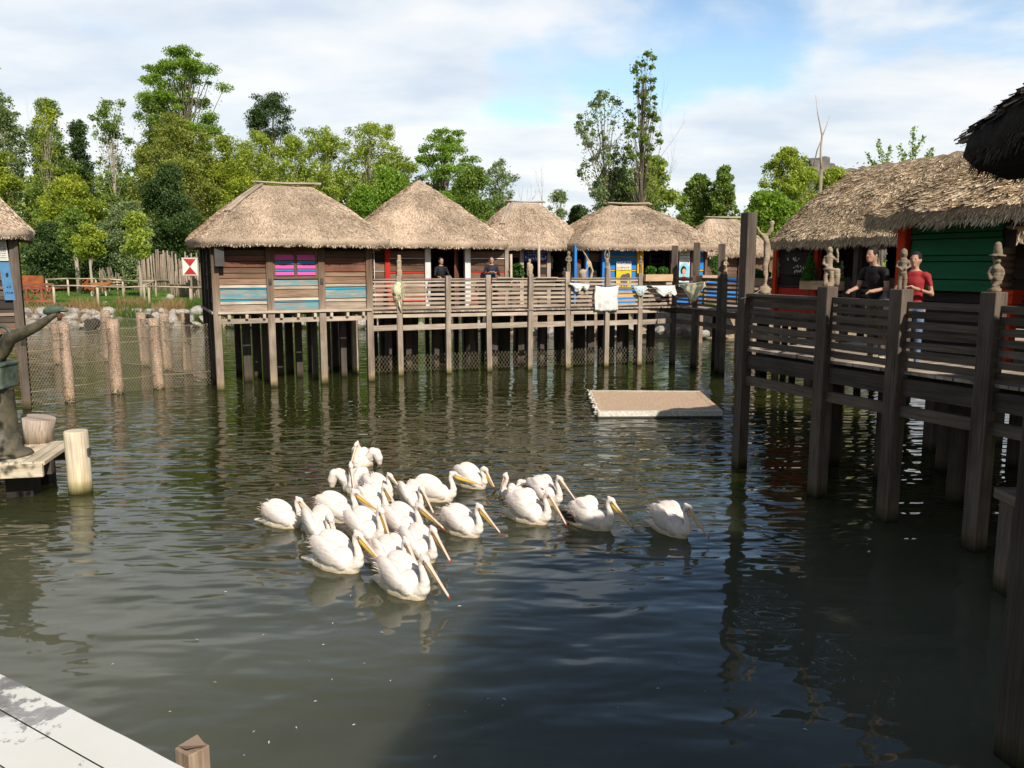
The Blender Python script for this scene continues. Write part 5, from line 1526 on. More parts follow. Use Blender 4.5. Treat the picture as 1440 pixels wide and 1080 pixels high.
b = MB(); b.tube([(-.05, 0, 1.72), (-.05, 0, 1.75), (-.05, 0, 1.79)], [.21, .22, .20], 18); b.build('flange', M['rusty'], pump)
T_ = D(84, 436, pp.y) - Vector((pp.x, pp.y, .62))
PW = lambda x, y: D(x, y, pp.y) - Vector((pp.x, pp.y, .62))
b = MB(); b.tube([(-.05, 0, 1.78), PW(4, 505), PW(6, 490), PW(13, 476), PW(30, 469), PW(52, 459), PW(68, 448), PW(80, 440)], [.12, .11, .11, .11, .095, .075, .055, .04], 16); b.build('spout_arm', M['iron'], pump)
b = MB(); b.ell((T_.x - .10, 0, T_.z + .0), (.17, .07, .075), rotY(R(-12))); b.ell((T_.x + .04, 0, T_.z - .005), (.10, .06, .03)); b.build('nozzle', M['patina'], pump)
b = MB(); b.tube([(T_.x + .0, 0, T_.z - .05), (T_.x - .02, 0, T_.z - .16)], [.04, .03], 8); b.build('drip_spout', M['rusty'], pump)
b = MB(); b.tube([(PW(6, 470).x + .13 * math.cos(a), -.05, PW(6, 472).z + .15 * math.sin(a)) for a in [PI * k / 10 - .3 for k in range(13)]], .03, 8); b.build('handle_loop', M['patina'], pump)
b = MB(); b.box(-.75, -.22, -.35, .1, .0, .48); b.build('side_case', M['rusty'], pump, bevel=.02)

# bottom-left painted boards + stake
pw_ = [G(-140, 900, 2.3), G(0, 953, 2.3), G(250, 1084, 2.3), G(420, 1250, 2.3)]
wt = thing('white_deck', 'white painted boards with worn grey patches in the bottom left corner', 'deck', (0, 0, 0))
def paintmat():
    m, nt, b, out = nodes('worn_white_paint')
    tc = N(nt, 'ShaderNodeTexCoord'); n = N(nt, 'ShaderNodeTexNoise', i_Scale=4.6, i_Detail=12.0, i_Roughness=.66, i_Distortion=.3); nt.links.new(tc.outputs['Object'], n.inputs[0])
    n2 = N(nt, 'ShaderNodeTexNoise', i_Scale=2.0, i_Detail=6.0); nt.links.new(tc.outputs['Object'], n2.inputs[0])
    # worn patches cluster in one place of the boards
    d = N(nt, 'ShaderNodeVectorMath', operation='DISTANCE'); nt.links.new(tc.outputs['Object'], d.inputs[0]); c = G(55, 995, 2.3); d.inputs[1].default_value = tuple(c)
    mr = N(nt, 'ShaderNodeMapRange'); nt.links.new(d.outputs['Value'], mr.inputs[0]); mr.inputs[1].default_value = .05; mr.inputs[2].default_value = .42; mr.inputs[3].default_value = .045; mr.inputs[4].default_value = -.10
    f = math_(nt, 'ADD', n.outputs[0], mr.outputs[0])
    mask = ramp(nt, f, [(.545, (0, 0, 0)), (.565, (.8, .8, .8)), (.62, (1, 1, 1))])
    g = ramp(nt, n2.outputs[0], [(.35, (.12, .115, .12)), (.65, (.34, .33, .33))])
    wcol = ramp(nt, n2.outputs[0], [(.3, (.60, .58, .46)), (.5, (.76, .75, .69)), (.7, (.82, .81, .78))])
    nt.links.new(mix(nt, mask, wcol, g), b.inputs['Base Color']); b.inputs['Roughness'].default_value = .75
    bp = N(nt, 'ShaderNodeBump', i_Strength=.6, i_Distance=.004); nt.links.new(math_(nt, 'MULTIPLY', mask, -1.0), bp.inputs['Height']); nt.links.new(bp.outputs[0], b.inputs['Normal'])
    return m
M['wornwhite'] = paintmat()
ed = (pw_[2] - pw_[1]).normalized(); nn_ = Vector((-ed.y, ed.x, 0)); nn_ = nn_ if nn_.dot(Vector((-1, -1, 0))) > 0 else -nn_
k = 0
for i in range(7):
    w = (.10, .14, .16, .15, .16, .15, .16)[i]
    b = MB(); n = 60
    a0 = pw_[1] - ed * 1.6; 
    for j in range(n):
        s_a, s_b = j * 4.2 / n, (j + 1) * 4.2 / n
        def off(s): return (.010 * mnoise.noise(Vector((s * 4, 0, 0))) - .02 * max(0, math.sin((s - 1.2) * 1.6))) if i == 0 else 0.0
        p = a0 + ed * s_a + nn_ * (k + off(s_a)); q = a0 + ed * s_b + nn_ * (k + off(s_b)); r_ = a0 + ed * s_b + nn_ * (k + w - .0045); t_ = a0 + ed * s_a + nn_ * (k + w - .0045)
        b.face([p, t_, r_, q]); 
        if i == 0: b.face([p, q, q - Vector((0, 0, .05)), p - Vector((0, 0, .05))])
    b.build('board', M['wornwhite'], wt); k += w
b = MB(); a = a0 + nn_ * .03; c = a0 + ed * 4.2 + nn_ * .03
b.face([a + Vector((0, 0, -.012)), a + nn_ * 1.0 + Vector((0, 0, -.012)), c + nn_ * 1.0 + Vector((0, 0, -.012)), c + Vector((0, 0, -.012))]); b.build('underlay', M['black'], wt)
q = G(265, 1049, 1.95)
b = MB(); b.post(q.x, q.y + .03, -.5, 1.93, .083, rz=R(-35)); b.face([(q.x - .05, q.y + .03, 1.931), (q.x, q.y - .02, 1.95), (q.x + .05, q.y + .03, 1.934), (q.x, q.y + .08, 1.945)])
tag(b.build('stake', M['tan'], bevel=.004), 'short square brown stake beside the white boards at the bottom edge', 'stake')
# right bottom post and small pile
b = MB(); b.post(3.70, 5.62, -1, 4.3, .22, rz=R(12)); tag(b.build('deck_post', M['greydark'], bevel=.012), 'dark square post at the lower right edge of the view', 'post')
b = MB(); q = D(1424, 697, 8.6); b.post(q.x + .16, q.y + .15, -1, q.z - .12, .26); b.box(q.x, q.x + .9, q.y - .05, q.y + .35, q.z - .12, q.z); tag(b.build('capped_pile', M['near'], bevel=.01), 'low pile with mossy cap board at the right edge', 'pile')

hs = thing('kiosk', 'added unseen thatched roof beyond the right edge that shades the railing and water', 'kiosk', (8.3, 6.35, 0), R(-6))  # roof out of view, added to cast shade on the water and posts
add_roof(hs, kind=3, caps=(), cx=0, cy=0, hx=2.5, hy=1.75, ze=4.45, zr=5.7, rl=1.0, seed=29, straws=9000, slen=.15, swid=.014, lift=.035, fringe=3000, thick=.2, pw=8)
for (x, y) in ((1.9, 1.2), (1.9, -1.2), (-1.2, -1.2)):
    b = MB(); b.post(x, y, 2.0, 4.5, .18); b.build('post', M['near'], hs)
# dark kiosk roof at the upper right
hk = thing('kiosk', 'kiosk with shaggy dark thatch roof at the upper right edge', 'kiosk', (6.60, 1.56, 0), R(-14))  # unseen sides widened and turned so the roof shades the water
add_roof(hk, kind=3, caps=(), cx=0, cy=0, hx=4.6, hy=3.75, ze=4.40, zr=6.0, rl=.9, ry=1.0, seed=23, straws=60000, slen=.15, swid=.011, lift=.035, fl=.45, fringe=16000, thick=.2, rough=.05, bulge=.36, pw=8)
for (x, y) in ((2.9, 3.2), (2.9, -3.2), (-2.6, -3.2)):
    b = MB(); b.post(x, y, 2.0, 4.5, .18); b.build('post', M['near'], hk)
# ================================================================== terrain and water
def shore_y(x):
    pts = [(-200, 47), (-14, 47.3), (-4, 46), (2, 42), (12, 40), (16, 36), (19, 20), (20, -40), (200, -40)]
    for (a, ya), (b_, yb) in zip(pts, pts[1:]):
        if a <= x <= b_: return ya + (yb - ya) * (x - a) / (b_ - a)
    return 40
def ground_z(x, y):
    d = y - shore_y(x)
    if d < 0: return -.9
    z = min(1.15, -.25 + d * .55)
    if y > 52: z += min(.25, (y - 52) * .02)
    z += .10 * mnoise.noise(Vector((x * .25, y * .25, 0))) * min(1, d)
    return z
def ground_mat():
    m, nt, b, out = nodes('bank_soil_and_grass')
    geo = N(nt, 'ShaderNodeNewGeometry'); sp = N(nt, 'ShaderNodeSeparateXYZ'); nt.links.new(geo.outputs['Position'], sp.inputs[0])
    n = N(nt, 'ShaderNodeTexNoise', i_Scale=.5, i_Detail=6.0); nt.links.new(geo.outputs['Position'], n.inputs[0])
    n2 = N(nt, 'ShaderNodeTexNoise', i_Scale=6.0, i_Detail=5.0); nt.links.new(geo.outputs['Position'], n2.inputs[0])
    grass = ramp(nt, n2.outputs[0], [(.3, (.09, .20, .03)), (.7, (.17, .33, .055))])
    soil = ramp(nt, n2.outputs[0], [(.3, (.24, .17, .10)), (.7, (.46, .35, .24))])
    f = math_(nt, 'ADD', math_(nt, 'MULTIPLY', sp.outputs[1], .1), math_(nt, 'MULTIPLY', n.outputs[0], .8))
    mask = ramp(nt, math_(nt, 'SUBTRACT', f, 5.1), [(.42, (0, 0, 0)), (.62, (1, 1, 1))])
    nt.links.new(mix(nt, mask, soil, grass), b.inputs['Base Color']); b.inputs['Roughness'].default_value = .95
    return m
b = MB(); nx = 0
xs = [-260, -150] + [-80 + i * 1.6 for i in range(101)] + [150, 260]
ys = [-60, -20, 0, 10, 18] + [20 + i * .9 for i in range(70)] + [90, 110, 160, 300, 900]
V = [(x, y, ground_z(x, y)) for y in ys for x in xs]
b.v = V; nx = len(xs)
for j in range(len(ys) - 1):
    for i in range(nx - 1):
        k = j * nx + i; b.f.append((k, k + 1, k + nx + 1, k + nx)); b.uv.extend([(0, 0)] * 4); b.mi.append(0); b.sm.append(True)
tag(b.build('ground', ground_mat()), kind='structure')

def water_mat():
    m, nt, b, out = nodes('pond_water')
    nt.nodes.remove(b)
    geo = N(nt, 'ShaderNodeNewGeometry'); pos = geo.outputs['Position']
    def wave(rot, sc, det=1.0, dist=.5):
        mp = N(nt, 'ShaderNodeMapping'); nt.links.new(pos, mp.inputs[0]); mp.inputs['Rotation'].default_value = (0, 0, R(rot)); mp.inputs['Scale'].default_value = (*sc, 1)
        t = N(nt, 'ShaderNodeTexNoise', i_Scale=1.0, i_Detail=det, i_Roughness=.42, i_Distortion=dist); nt.links.new(mp.outputs[0], t.inputs[0]); return t.outputs[0]
    def span(v, a0, a1, b0, b1):
        mr = N(nt, 'ShaderNodeMapRange'); mr.interpolation_type = 'SMOOTHSTEP'; nt.links.new(v, mr.inputs[0])
        for k_, q_ in zip((1, 2, 3, 4), (a0, a1, b0, b1)): mr.inputs[k_].default_value = q_
        return mr.outputs[0]
    sp = N(nt, 'ShaderNodeSeparateXYZ'); nt.links.new(pos, sp.inputs[0])
    big = N(nt, 'ShaderNodeTexNoise', i_Scale=.25, i_Detail=2.0); nt.links.new(pos, big.inputs[0])
    yy = math_(nt, 'ADD', sp.outputs[1], math_(nt, 'MULTIPLY', big.outputs[0], 5.0))
    # wind ripples: rough between the flock and the huts, calmer in front and under the walkways
    amp = math_(nt, 'MULTIPLY', span(yy, 9.0, 15.0, .22, 1.0), span(yy, 22.0, 29.0, 1.0, .42))
    h = math_(nt, 'ADD', math_(nt, 'MULTIPLY', wave(6, (1.1, 3.0)), .032), math_(nt, 'MULTIPLY', wave(-24, (1.9, 4.6), 0), .016))
    h = math_(nt, 'MULTIPLY', h, amp)
    h = math_(nt, 'ADD', h, math_(nt, 'MULTIPLY', wave(30, (.55, 1.15), 1.0, .9), .030))
    h = math_(nt, 'ADD', h, math_(nt, 'MULTIPLY', wave(-12, (1.5, 2.4), 0, 1.2), .007))
    bp = N(nt, 'ShaderNodeBump', i_Strength=1.0, i_Distance=1.0); nt.links.new(h, bp.inputs['Height'])
    mur = N(nt, 'ShaderNodeTexNoise', i_Scale=.35, i_Detail=5.0); nt.links.new(pos, mur.inputs[0])
    col = ramp(nt, mur.outputs[0], [(.3, (.070, .073, .045)), (.7, (.118, .119, .080))])
    # darker green farther out: reflected trees put into the base colour
    far = N(nt, 'ShaderNodeMapRange'); nt.links.new(sp.outputs[1], far.inputs[0]); far.inputs[1].default_value = 7.5; far.inputs[2].default_value = 13.5
    col = mix(nt, far.outputs[0], col, (.031, .035, .009))
    df = N(nt, 'ShaderNodeBsdfPrincipled'); nt.links.new(col, df.inputs['Base Color'])   # light spreads sideways in the murk
    df.subsurface_method = 'BURLEY'; df.inputs['Subsurface Weight'].default_value = 1; df.inputs['Subsurface Radius'].default_value = (1.9, 2.0, 1.5); df.inputs['Subsurface Scale'].default_value = 1.0
    df.inputs['Specular IOR Level'].default_value = 0; df.inputs['Roughness'].default_value = 1
    gl = N(nt, 'ShaderNodeBsdfGlossy'); gl.inputs['Roughness'].default_value = .015; nt.links.new(bp.outputs[0], gl.inputs['Normal']); gl.inputs[0].default_value = (.95, .97, 1, 1)
    fr = N(nt, 'ShaderNodeFresnel', i_IOR=1.33); nt.links.new(bp.outputs[0], fr.inputs['Normal'])
    mx = N(nt, 'ShaderNodeMixShader'); nt.links.new(fr.outputs[0], mx.inputs[0]); nt.links.new(df.outputs[0], mx.inputs[1]); nt.links.new(gl.outputs[0], mx.inputs[2])
    nt.links.new(mx.outputs[0], out.inputs[0])
    return m
b = MB(); b.face([(-90, -40, 0), (30, -40, 0), (30, 60, 0), (-90, 60, 0)])
tag(b.build('water', water_mat()), kind='structure')

# floating feathers
r_ = random.Random(12)
fm = None
for k in range(46):
    px, py = r_.uniform(20, 1250), r_.uniform(830, 1075)
    if px < 330 and py > 900 + px * .5: continue
    p = G(px, py, .004)
    if fm is None:
        b = MB(); b.face([(-.018, 0, 0), (0, -.004, .002), (.02, 0, 0), (0, .005, .004)]); fm = b.build('floating_feather', M['cloth']); o = fm
    else:
        o = fm.copy(); C.objects.link(o)
    o.location = p; o.rotation_euler = (0, 0, r_.uniform(0, 6.3)); s = r_.uniform(.4, 1.3); o.scale = (s, s, s)
    tag(o, 'tiny white feather floating on the dark water in front of the flock', 'feather', 'feathers floating on the pond')

# ================================================================== shore: rocks, tyre, reeds
def rock_mesh(seed):
    r = random.Random(seed); bm = bmesh.new(); bmesh.ops.create_icosphere(bm, subdivisions=2, radius=1)
    o = Vector((seed * 7.3, 0, 0))
    pl = [(Vector((r.gauss(0, 1), r.gauss(0, 1), r.gauss(0, 1))).normalized(), r.uniform(.55, .8)) for _ in range(7)]
    for v in bm.verts:
        for n_, dd in pl:
            e = v.co.dot(n_) - dd
            if e > 0: v.co -= n_ * e
        v.co += v.co.normalized() * .08 * mnoise.noise(v.co * 2.5 + o)
    me = bpy.data.meshes.new('rock'); bm.to_mesh(me); bm.free(); me.materials.append(M['rock']); return me
rms = [rock_mesh(i) for i in range(7)]
r_ = random.Random(5); nrock = 0
def rock(x, y, z, s, lab):
    global nrock
    o = bpy.data.objects.new('rock', rms[nrock % 7]); C.objects.link(o); nrock += 1
    o.location = (x, y, z); o.rotation_euler = (r_.uniform(-.5, .5), r_.uniform(-.5, .5), r_.uniform(0, 6.3)); o.scale = (s * r_.uniform(.9, 1.4), s * r_.uniform(.8, 1.1), s * r_.uniform(.6, .95))
    tag(o, lab, 'rock', 'pale rocks along the far bank')
for row in range(3):
    px = 26 + row * 6
    while px < 292:
        Y = shore_y(-20) + .15 + row * .65
        p = D(px, 450, Y)
        s = r_.uniform(.28, .52)
        rock(p.x, Y + r_.uniform(-.2, .2), .12 + row * .33 + r_.uniform(-.06, .08), s, 'pale boulder in the rock edging along the far left bank')
        px += s * 2.0 * F / Y * r_.uniform(.8, 1.15)
for px in range(300, 1000, 21):
    x0 = (px - 720) / F * 44
    Y = shore_y(x0) + .3
    x = (px + r_.uniform(-6, 6) - 720) / F * Y
    rock(x, shore_y(x) + r_.uniform(.0, .6), .15 + r_.uniform(0, .3), r_.uniform(.22, .5), 'pale boulder on the bank seen between the stilts of the huts')
p = D(206, 460, 46.7)
b = MB(); b.tube([(p.x + .42 * math.cos(a), 46.75 + .1 * math.sin(a), .30 + .42 * math.sin(a)) for a in [2 * PI * k / 22 for k in range(23)]], .13, 10, cap=False)
tag(b.build('tyre', M['rubber']), 'old rubber tyre leaning on the rocks of the far bank', 'tyre')
b = MB(); p = D(127, 460, 46.6); b.tube([(p.x, 46.5, .25), (p.x, 47.2, .3)], .3, 16); tag(b.build('drain_pipe', M['rubber']), 'dark open drain pipe in the rock edging', 'pipe')
# reeds, dry grass tufts on the bank (uncountable)
def tufts(name, boxes, mat, n, h, seed, w=.03):
    rr = np.random.RandomState(seed); b = MB()
    for (px0, px1, Y0, Y1, hh, dens) in boxes:
        k = int(n * dens); Y = rr.uniform(Y0, Y1, k); px = rr.uniform(px0, px1, k); x = (px - 720) / F * Y
        z = np.array([ground_z(a, c) for a, c in zip(x, Y)]) - .03
        L = hh * rr.uniform(.5, 1.2, k)
        base = np.stack([x, Y, z], 1); a = rr.uniform(0, 2 * PI, k); sd = np.stack([np.cos(a), np.sin(a), 0 * a], 1) * w * .5
        tip = base + np.stack([rr.normal(0, .25, k) * L, rr.normal(0, .2, k) * L, L], 1)
        Q = np.stack([base - sd, base + sd, tip + sd * .3, tip - sd * .3], 1).reshape(-1, 3)
        b.add_arrays(Q, np.arange(4 * k).reshape(-1, 4))
    return tag(b.build(name, mat), kind='stuff')
M['drygrass'] = leafmat('dry_brown_weeds', [(.20, .11, .05), (.36, .24, .11), (.50, .38, .20)], .3)
M['weeds'] = leafmat('green_weeds', [(.04, .09, .015), (.10, .19, .03), (.22, .28, .07)], .4)
o = tufts('dry_weeds', [(20, 300, 48.6, 51, .28, .5), (165, 205, 48.3, 50, .55, .35), (225, 262, 48.3, 50, .55, .3), (100, 140, 48.2, 50, .6, .15)], M['drygrass'], 5000, .6, 3)
tag(o, 'brown dry weeds covering the far left bank above the rocks', 'weeds')
o = tufts('green_weeds', [(150, 215, 48, 49.5, .5, .3), (262, 300, 48, 51, .5, .4), (20, 300, 49, 53.5, .22, .9), (300, 1000, 45, 50, .9, 2.0)], M['weeds'], 5000, .5, 5)
tag(o, 'green weeds and grass growing on the banks of the pond', 'weeds')
o = tufts('lawn_grass', [(20, 420, 53, 72, .12, 6.0)], M['weeds'], 5000, .1, 6, w=.05)
tag(o, 'short green lawn grass on the meadow beyond the pond', 'grass')
p = D(183, 466, 45.4)
b = MB(); rr_ = np.random.RandomState(9); n = 220; bs = np.stack([p.x + rr_.normal(0, .35, n), 45.4 + rr_.normal(0, .2, n), np.zeros(n)], 1); tp = bs + np.stack([rr_.normal(0, .25, n), rr_.normal(0, .2, n), rr_.uniform(.5, 1.6, n)], 1); sd = np.array([.02, 0, 0])
b.add_arrays(np.stack([bs - sd, bs + sd, tp + sd * .3, tp - sd * .3], 1).reshape(-1, 3), np.arange(4 * n).reshape(-1, 4)); tag(b.build('reed_clump', M['weeds']), 'clump of green reeds in the water before the far rocks', 'reeds')

# ================================================================== net enclosure
def net(points, z0, z1, cell, name, label, wires=(), thin=.0055, slope=1.15, parent=None):
    """diamond wire netting between points; every strand is a thin ribbon"""
    b = MB(); L = [0]
    for a, c in zip(points, points[1:]): L.append(L[-1] + (c - a).length)
    T = L[-1]
    def at(s, z):
        s = max(0, min(T, s))
        for i in range(len(points) - 1):
            if s <= L[i + 1] + 1e-6:
                f = (s - L[i]) / (L[i + 1] - L[i]); p = points[i].lerp(points[i + 1], f)
                zb = -.02 * math.sin(s * 1.3); return Vector((p.x, p.y, z + zb * (1 if z == z1 else .0)))
    H = z1 - z0
    for sg in (-1, 1):
        s = -H / slope
        while s < T + H / slope:
            a, c = (s, z0), (s + sg * H / slope, z1)
            # clip to 0..T
            def clip(a, c):
                (s0, za), (s1, zb) = a, c
                lo, hi = 0, 1
                for lim, sgn in ((0, 1), (T, -1)):
                    f0 = (s0 - lim) * sgn; f1 = (s1 - lim) * sgn
                    if f0 < 0 and f1 < 0: return None
                    if f0 < 0: lo = max(lo, f0 / (f0 - f1))
                    if f1 < 0: hi = min(hi, f0 / (f0 - f1))
                return ((s0 + (s1 - s0) * lo, za + (zb - za) * lo), (s0 + (s1 - s0) * hi, za + (zb - za) * hi)) if hi > lo else None
            cl = clip(a, c)
            if cl:
                k = 4; (s0, za), (s1, zb) = cl
                for q in range(k):
                    p = at(s0 + (s1 - s0) * q / k, za + (zb - za) * q / k); r2 = at(s0 + (s1 - s0) * (q + 1) / k, za + (zb - za) * (q + 1) / k)
                    if (p - r2).length > .01: b.bar(p, r2, thin * .6, thin, up=(r2 - p).cross(Vector((0, 1, 0))))
            s += cell
    for z in wires:
        for i in range(len(points) - 1):
            a, c = points[i].copy(), points[i + 1].copy(); a.z = c.z = z
            mid = (a + c) / 2; mid.z -= .03; b.tube([a, mid, c], .010, 5)
    return tag(b.build(name, M['wire']), label, 'net')
nearpx = [(38, 575), (95, 566), (161, 554), (220, 547), (297, 541)]
farpx = [(34, 512), (79, 513), (150, 509), (201, 515), (234, 521), (262, 525), (292, 534)]
net([G(*p) for p in nearpx], .02, 1.85, .085, 'wire_netting', 'near wire netting strung between the log posts at the left', wires=(.42, 1.45, 1.84), slope=1.5)
net([G(*p) for p in farpx], .02, 1.7, .10, 'wire_netting', 'far wire netting strung between the back row of log posts', wires=(.06, 1.05, 1.68), slope=1.5)
net([P2w(-1.0, .55), P2w(3, .6), P2w(7, .6), P2w(10, .6)], .05, .62, .12, 'wire_netting', 'low strip of wire netting under the far boardwalk', slope=1.5)
logs = [((95, 566), 453, 14, 'log post standing in the water, nearest the left hut'), ((161, 554), 449, 17, 'thickest and tallest log post in the near row of the net'), ((220, 547), 448, 15, 'log post at the right of the near row, before the plank hut')]
logs += [((79, 512), 452, 13, 'leftmost log post of the back row'), ((150, 508), 437, 13, 'log post of the back row directly behind the thickest near log'), ((201, 515), 440, 13, 'leaning log post in the back row with its top cut slanted'), ((233, 521), 441, 13, 'back row log post just right of the near right log'), ((262, 525), 441, 12, 'rightmost log post of the back row by the hut stilts')]
for (px, py), ty, wpx, lb in logs:
    g = G(px, py); rad = wpx * .5 * (g.y + .5) / F; zt = D(px, ty, g.y).z
    b = MB(); n = 7
    ln = rnd.uniform(-.08, .05)
    b.tube([(g.x + ln * (k / n - .4) + .012 * math.sin(k * 2.1 + px), g.y + rad, -.5 + (zt + .5) * k / n) for k in range(n + 1)], [rad * (1.06 - .1 * k / n + .03 * math.sin(k * 1.7 + px)) for k in range(n + 1)], 16)
    tag(b.build('log_post', M['log']), lb, 'post', 'log posts of the net enclosure')

# ================================================================== meadow furniture
def railfence(posts_, label, z1=1.15, two=False):
    f = thing('rail_fence', label, 'fence', (posts_[0][0].x, posts_[0][0].y, 0))
    for p, h in posts_:
        b = MB(); b.tube([(p.x, p.y, p.z - .2), (p.x + rnd.uniform(-.03, .03), p.y, p.z + h)], [.085, .07], 8); b.build('post', M['fence'], f, world=True)
    for (a, ha), (c, hc) in zip(posts_, posts_[1:]):
        b = MB(); m_ = (a + c) / 2; b.tube([(a.x, a.y - .06, a.z + ha - .05), (m_.x, m_.y - .06, (a.z + ha + c.z + hc) / 2 - .05 + rnd.uniform(-.06, .04)), (c.x, c.y - .06, c.z + hc - .05)], .045, 7); b.build('rail', M['fence'], f, world=True)
    return f
def gp(px, Y): x = (px - 720) / F * Y; return Vector((x, Y, ground_z(x, Y)))
railfence([(gp(79, 50.5), 1.25), (gp(140, 50.5), 1.25), (gp(212, 50.6), 1.2), (gp(270, 50.4), 1.2), (gp(345, 50.5), 1.2)], 'front pale rail fence above the rocks of the far bank')
railfence([(gp(70, 60), 1.35), (gp(100, 60), 1.35), (gp(139, 60), 1.3), (gp(176, 59.5), 1.25), (gp(222, 59), 1.2), (gp(206, 55), 1.1)], 'back pale rail fence across the green meadow')
# red bridge
br = thing('footbridge', 'rust red timber footbridge with cross braced sides at the far left', 'bridge', tuple(gp(55, 52)))
bp_ = gp(55, 51.8); L0, L1 = gp(18, 51.8).x, gp(79, 51.8).x
for z in (2.38, 1.35):
    b = MB(); b.bar((L0, 51.8, z), (L1, 51.8, z), .2, .16); b.build('rail', M['rust'], br, world=True)
b = MB(); b.bar((L0, 52.3, 2.15), (L1 + .3, 52.3, 2.15), 1.2, .08); b.build('walkway', M['rust'], br, world=True)
xx = L0
while xx < L1 - .1:
    b = MB(); b.post(xx + .1, 51.78, .9, 2.32, .14); b.build('post', M['rust'], br, world=True)
    for sgn in (1, -1):
        b = MB(); b.bar((xx + .2, 51.75, 1.85 - .42 * sgn), (min(xx + 1.1, L1), 51.75, 1.85 + .42 * sgn), .07, .11); b.build('brace', M['rust'], br, world=True)
    xx += .95
b = MB(); a = gp(28, 66); c = gp(66, 66)
b.obox(((a.x + c.x) / 2, 66, 2.2), ((c.x - a.x) / 2, 0, 0), (0, .08, 0), (0, 0, .55)); tag(b.build('board_screen', M['rustwall']), 'low orange rust board wall behind the footbridge', 'wall')
b = MB(); a = gp(74, 72); c = gp(152, 72)
b.obox(((a.x + c.x) / 2, 72, 1.7), ((c.x - a.x) / 2, 0, 0), (0, .08, 0), (0, 0, .75)); tag(b.build('board_screen', M['rustwall']), 'darker rust brown board wall shaded by trees in the meadow', 'wall')
# palisade
def palisade(px0, px1, Y0, Y1, h0, h1, label, seed):
    r = random.Random(seed); t = thing('palisade', label, 'fence', tuple(gp(px0, Y0)))
    b = MB(); a = gp(px0, Y0); c = gp(px1, Y1); n = int((c - a).length / .17)
    for k in range(n):
        f = k / n; p = a.lerp(c, f); h = h0 + (h1 - h0) * f + r.uniform(-.45, .35)
        x = p.x + r.uniform(-.04, .04); b.tube([(x, p.y + r.uniform(-.08, .08), .8), (x + r.uniform(-.1, .1), p.y, 1.1 + h)], [.085, .06], 6)
    b.build('stakes', M['stake'], t, world=True)
    b = MB(); b.bar(a + Vector((0, -.15, .9)), c + Vector((0, -.15, .9)), .06, .08); b.build('rail', M['stake'], t, world=True)
palisade(160, 205, 74, 71, 1.8, 3.2, 'back part of the tall stake palisade rising to the right', 1)
palisade(205, 300, 71, 68, 3.6, 3.0, 'tall grey brown stake palisade behind the meadow', 2)
palisade(243, 292, 60, 57, 2.0, 1.7, 'short pale stake screen below the red and white sign', 3)
# sign with red and white triangles
sp_ = gp(272, 56.5); sg = thing('warning_board', 'square cream board with two red triangles meeting point to point', 'sign', tuple(sp_), 0)
zc = D(272, 375, 56.5).z
b = MB(); b.box(sp_.x - .56, sp_.x + .56, 56.45, 56.5, zc - .62, zc + .62); b.build('board', M['fence'], sg, world=True)
b = MB(); b.face([(sp_.x - .49, 56.444, zc - .55), (sp_.x + .49, 56.444, zc - .55), (sp_.x + .49, 56.444, zc + .55), (sp_.x - .49, 56.444, zc + .55)]); b.build('face', M['cloth'], sg, world=True)
b = MB()
for s in (1, -1): b.face([(sp_.x, 56.438, zc), (sp_.x + .44 * s, 56.438, zc + .52 * s), (sp_.x - .44 * s, 56.438, zc + .52 * s)])
b.build('triangles', M['posterred'], sg, world=True)
b = MB(); b.post(sp_.x, 56.56, .8, zc + .5, .1); b.build('post', M['stake'], sg, world=True)
# hay rack with sticks and a goat
hp = gp(163, 60.5); hk_ = thing('hay_rack', 'rough stick hay rack on the meadow behind the fence', 'rack', tuple(hp))
for x in (-.8, -.3, .3, .8):
    b = MB(); b.tube([(hp.x + x, hp.y, hp.z), (hp.x + x, hp.y, hp.z + 1.2)], .05, 6); b.build('leg', M['fence'], hk_, world=True)
for z in (.75, .95, 1.15):
    b = MB(); b.tube([(hp.x - 1.0, hp.y - .06, hp.z + z), (hp.x + 1.0, hp.y - .06, hp.z + z + .05)], .045, 6); b.build('bar', M['fence'], hk_, world=True)
b = MB(); r_ = random.Random(8)
for k in range(26): x = r_.uniform(-.9, .9); b.tube([(hp.x + x, hp.y + r_.uniform(-.2, .2), hp.z + .9), (hp.x + x + r_.uniform(-.15, .15), hp.y, hp.z + r_.uniform(1.3, 2.1))], .025, 5)
b.build('sticks', M['stake'], hk_, world=True)
gq = gp(144, 59.4)
mb = MB()
mb.capsules([(-.38, 0, .62), (-.1, 0, .60), (.2, 0, .62), (.36, 0, .66)], [.15, .17, .165, .13], seg=12, squash=(1, .8, 1))
mb.capsules([(.36, 0, .66), (.5, 0, .74), (.58, 0, .80)], [.11, .08, .065]); mb.capsules([(.58, 0, .80), (.74, 0, .72)], [.065, .038])
for s in (-1, 1):
    mb.capsules([(.28, s * .08, .55), (.27, s * .08, .30), (.29, s * .08, .03)], [.07, .032, .026]); mb.capsules([(-.36, s * .08, .58), (-.30, s * .085, .36), (-.44, s * .085, .24), (-.42, s * .085, .03)], [.09, .05, .03, .026]); mb.capsules([(.56, s * .05, .86), (.50, s * .10, .90)], [.025, .012])
mb.capsules([(-.5, 0, .66), (-.58, 0, .72)], [.03, .015])
go = thing('goat', 'orange brown goat grazing beside the hay rack', 'goat', tuple(gq), R(15)); go.scale = (1.3, 1.3, 1.3)
remesh(mb, .02, 'body', [M['goatfur'], M['goatwhite']], go, smooth=2, matfun=lambda c: 1 if (c.z < .30 or (c.z < .5 and abs(c.x) < .2)) else 0)
b = MB()
for s in (-1, 1): b.tube([(.54, s * .03, .86), (.48, s * .05, .96), (.40, s * .07, .98)], [.018, .013, .005], 6)
b.build('horns', M['darkgrey'], go)
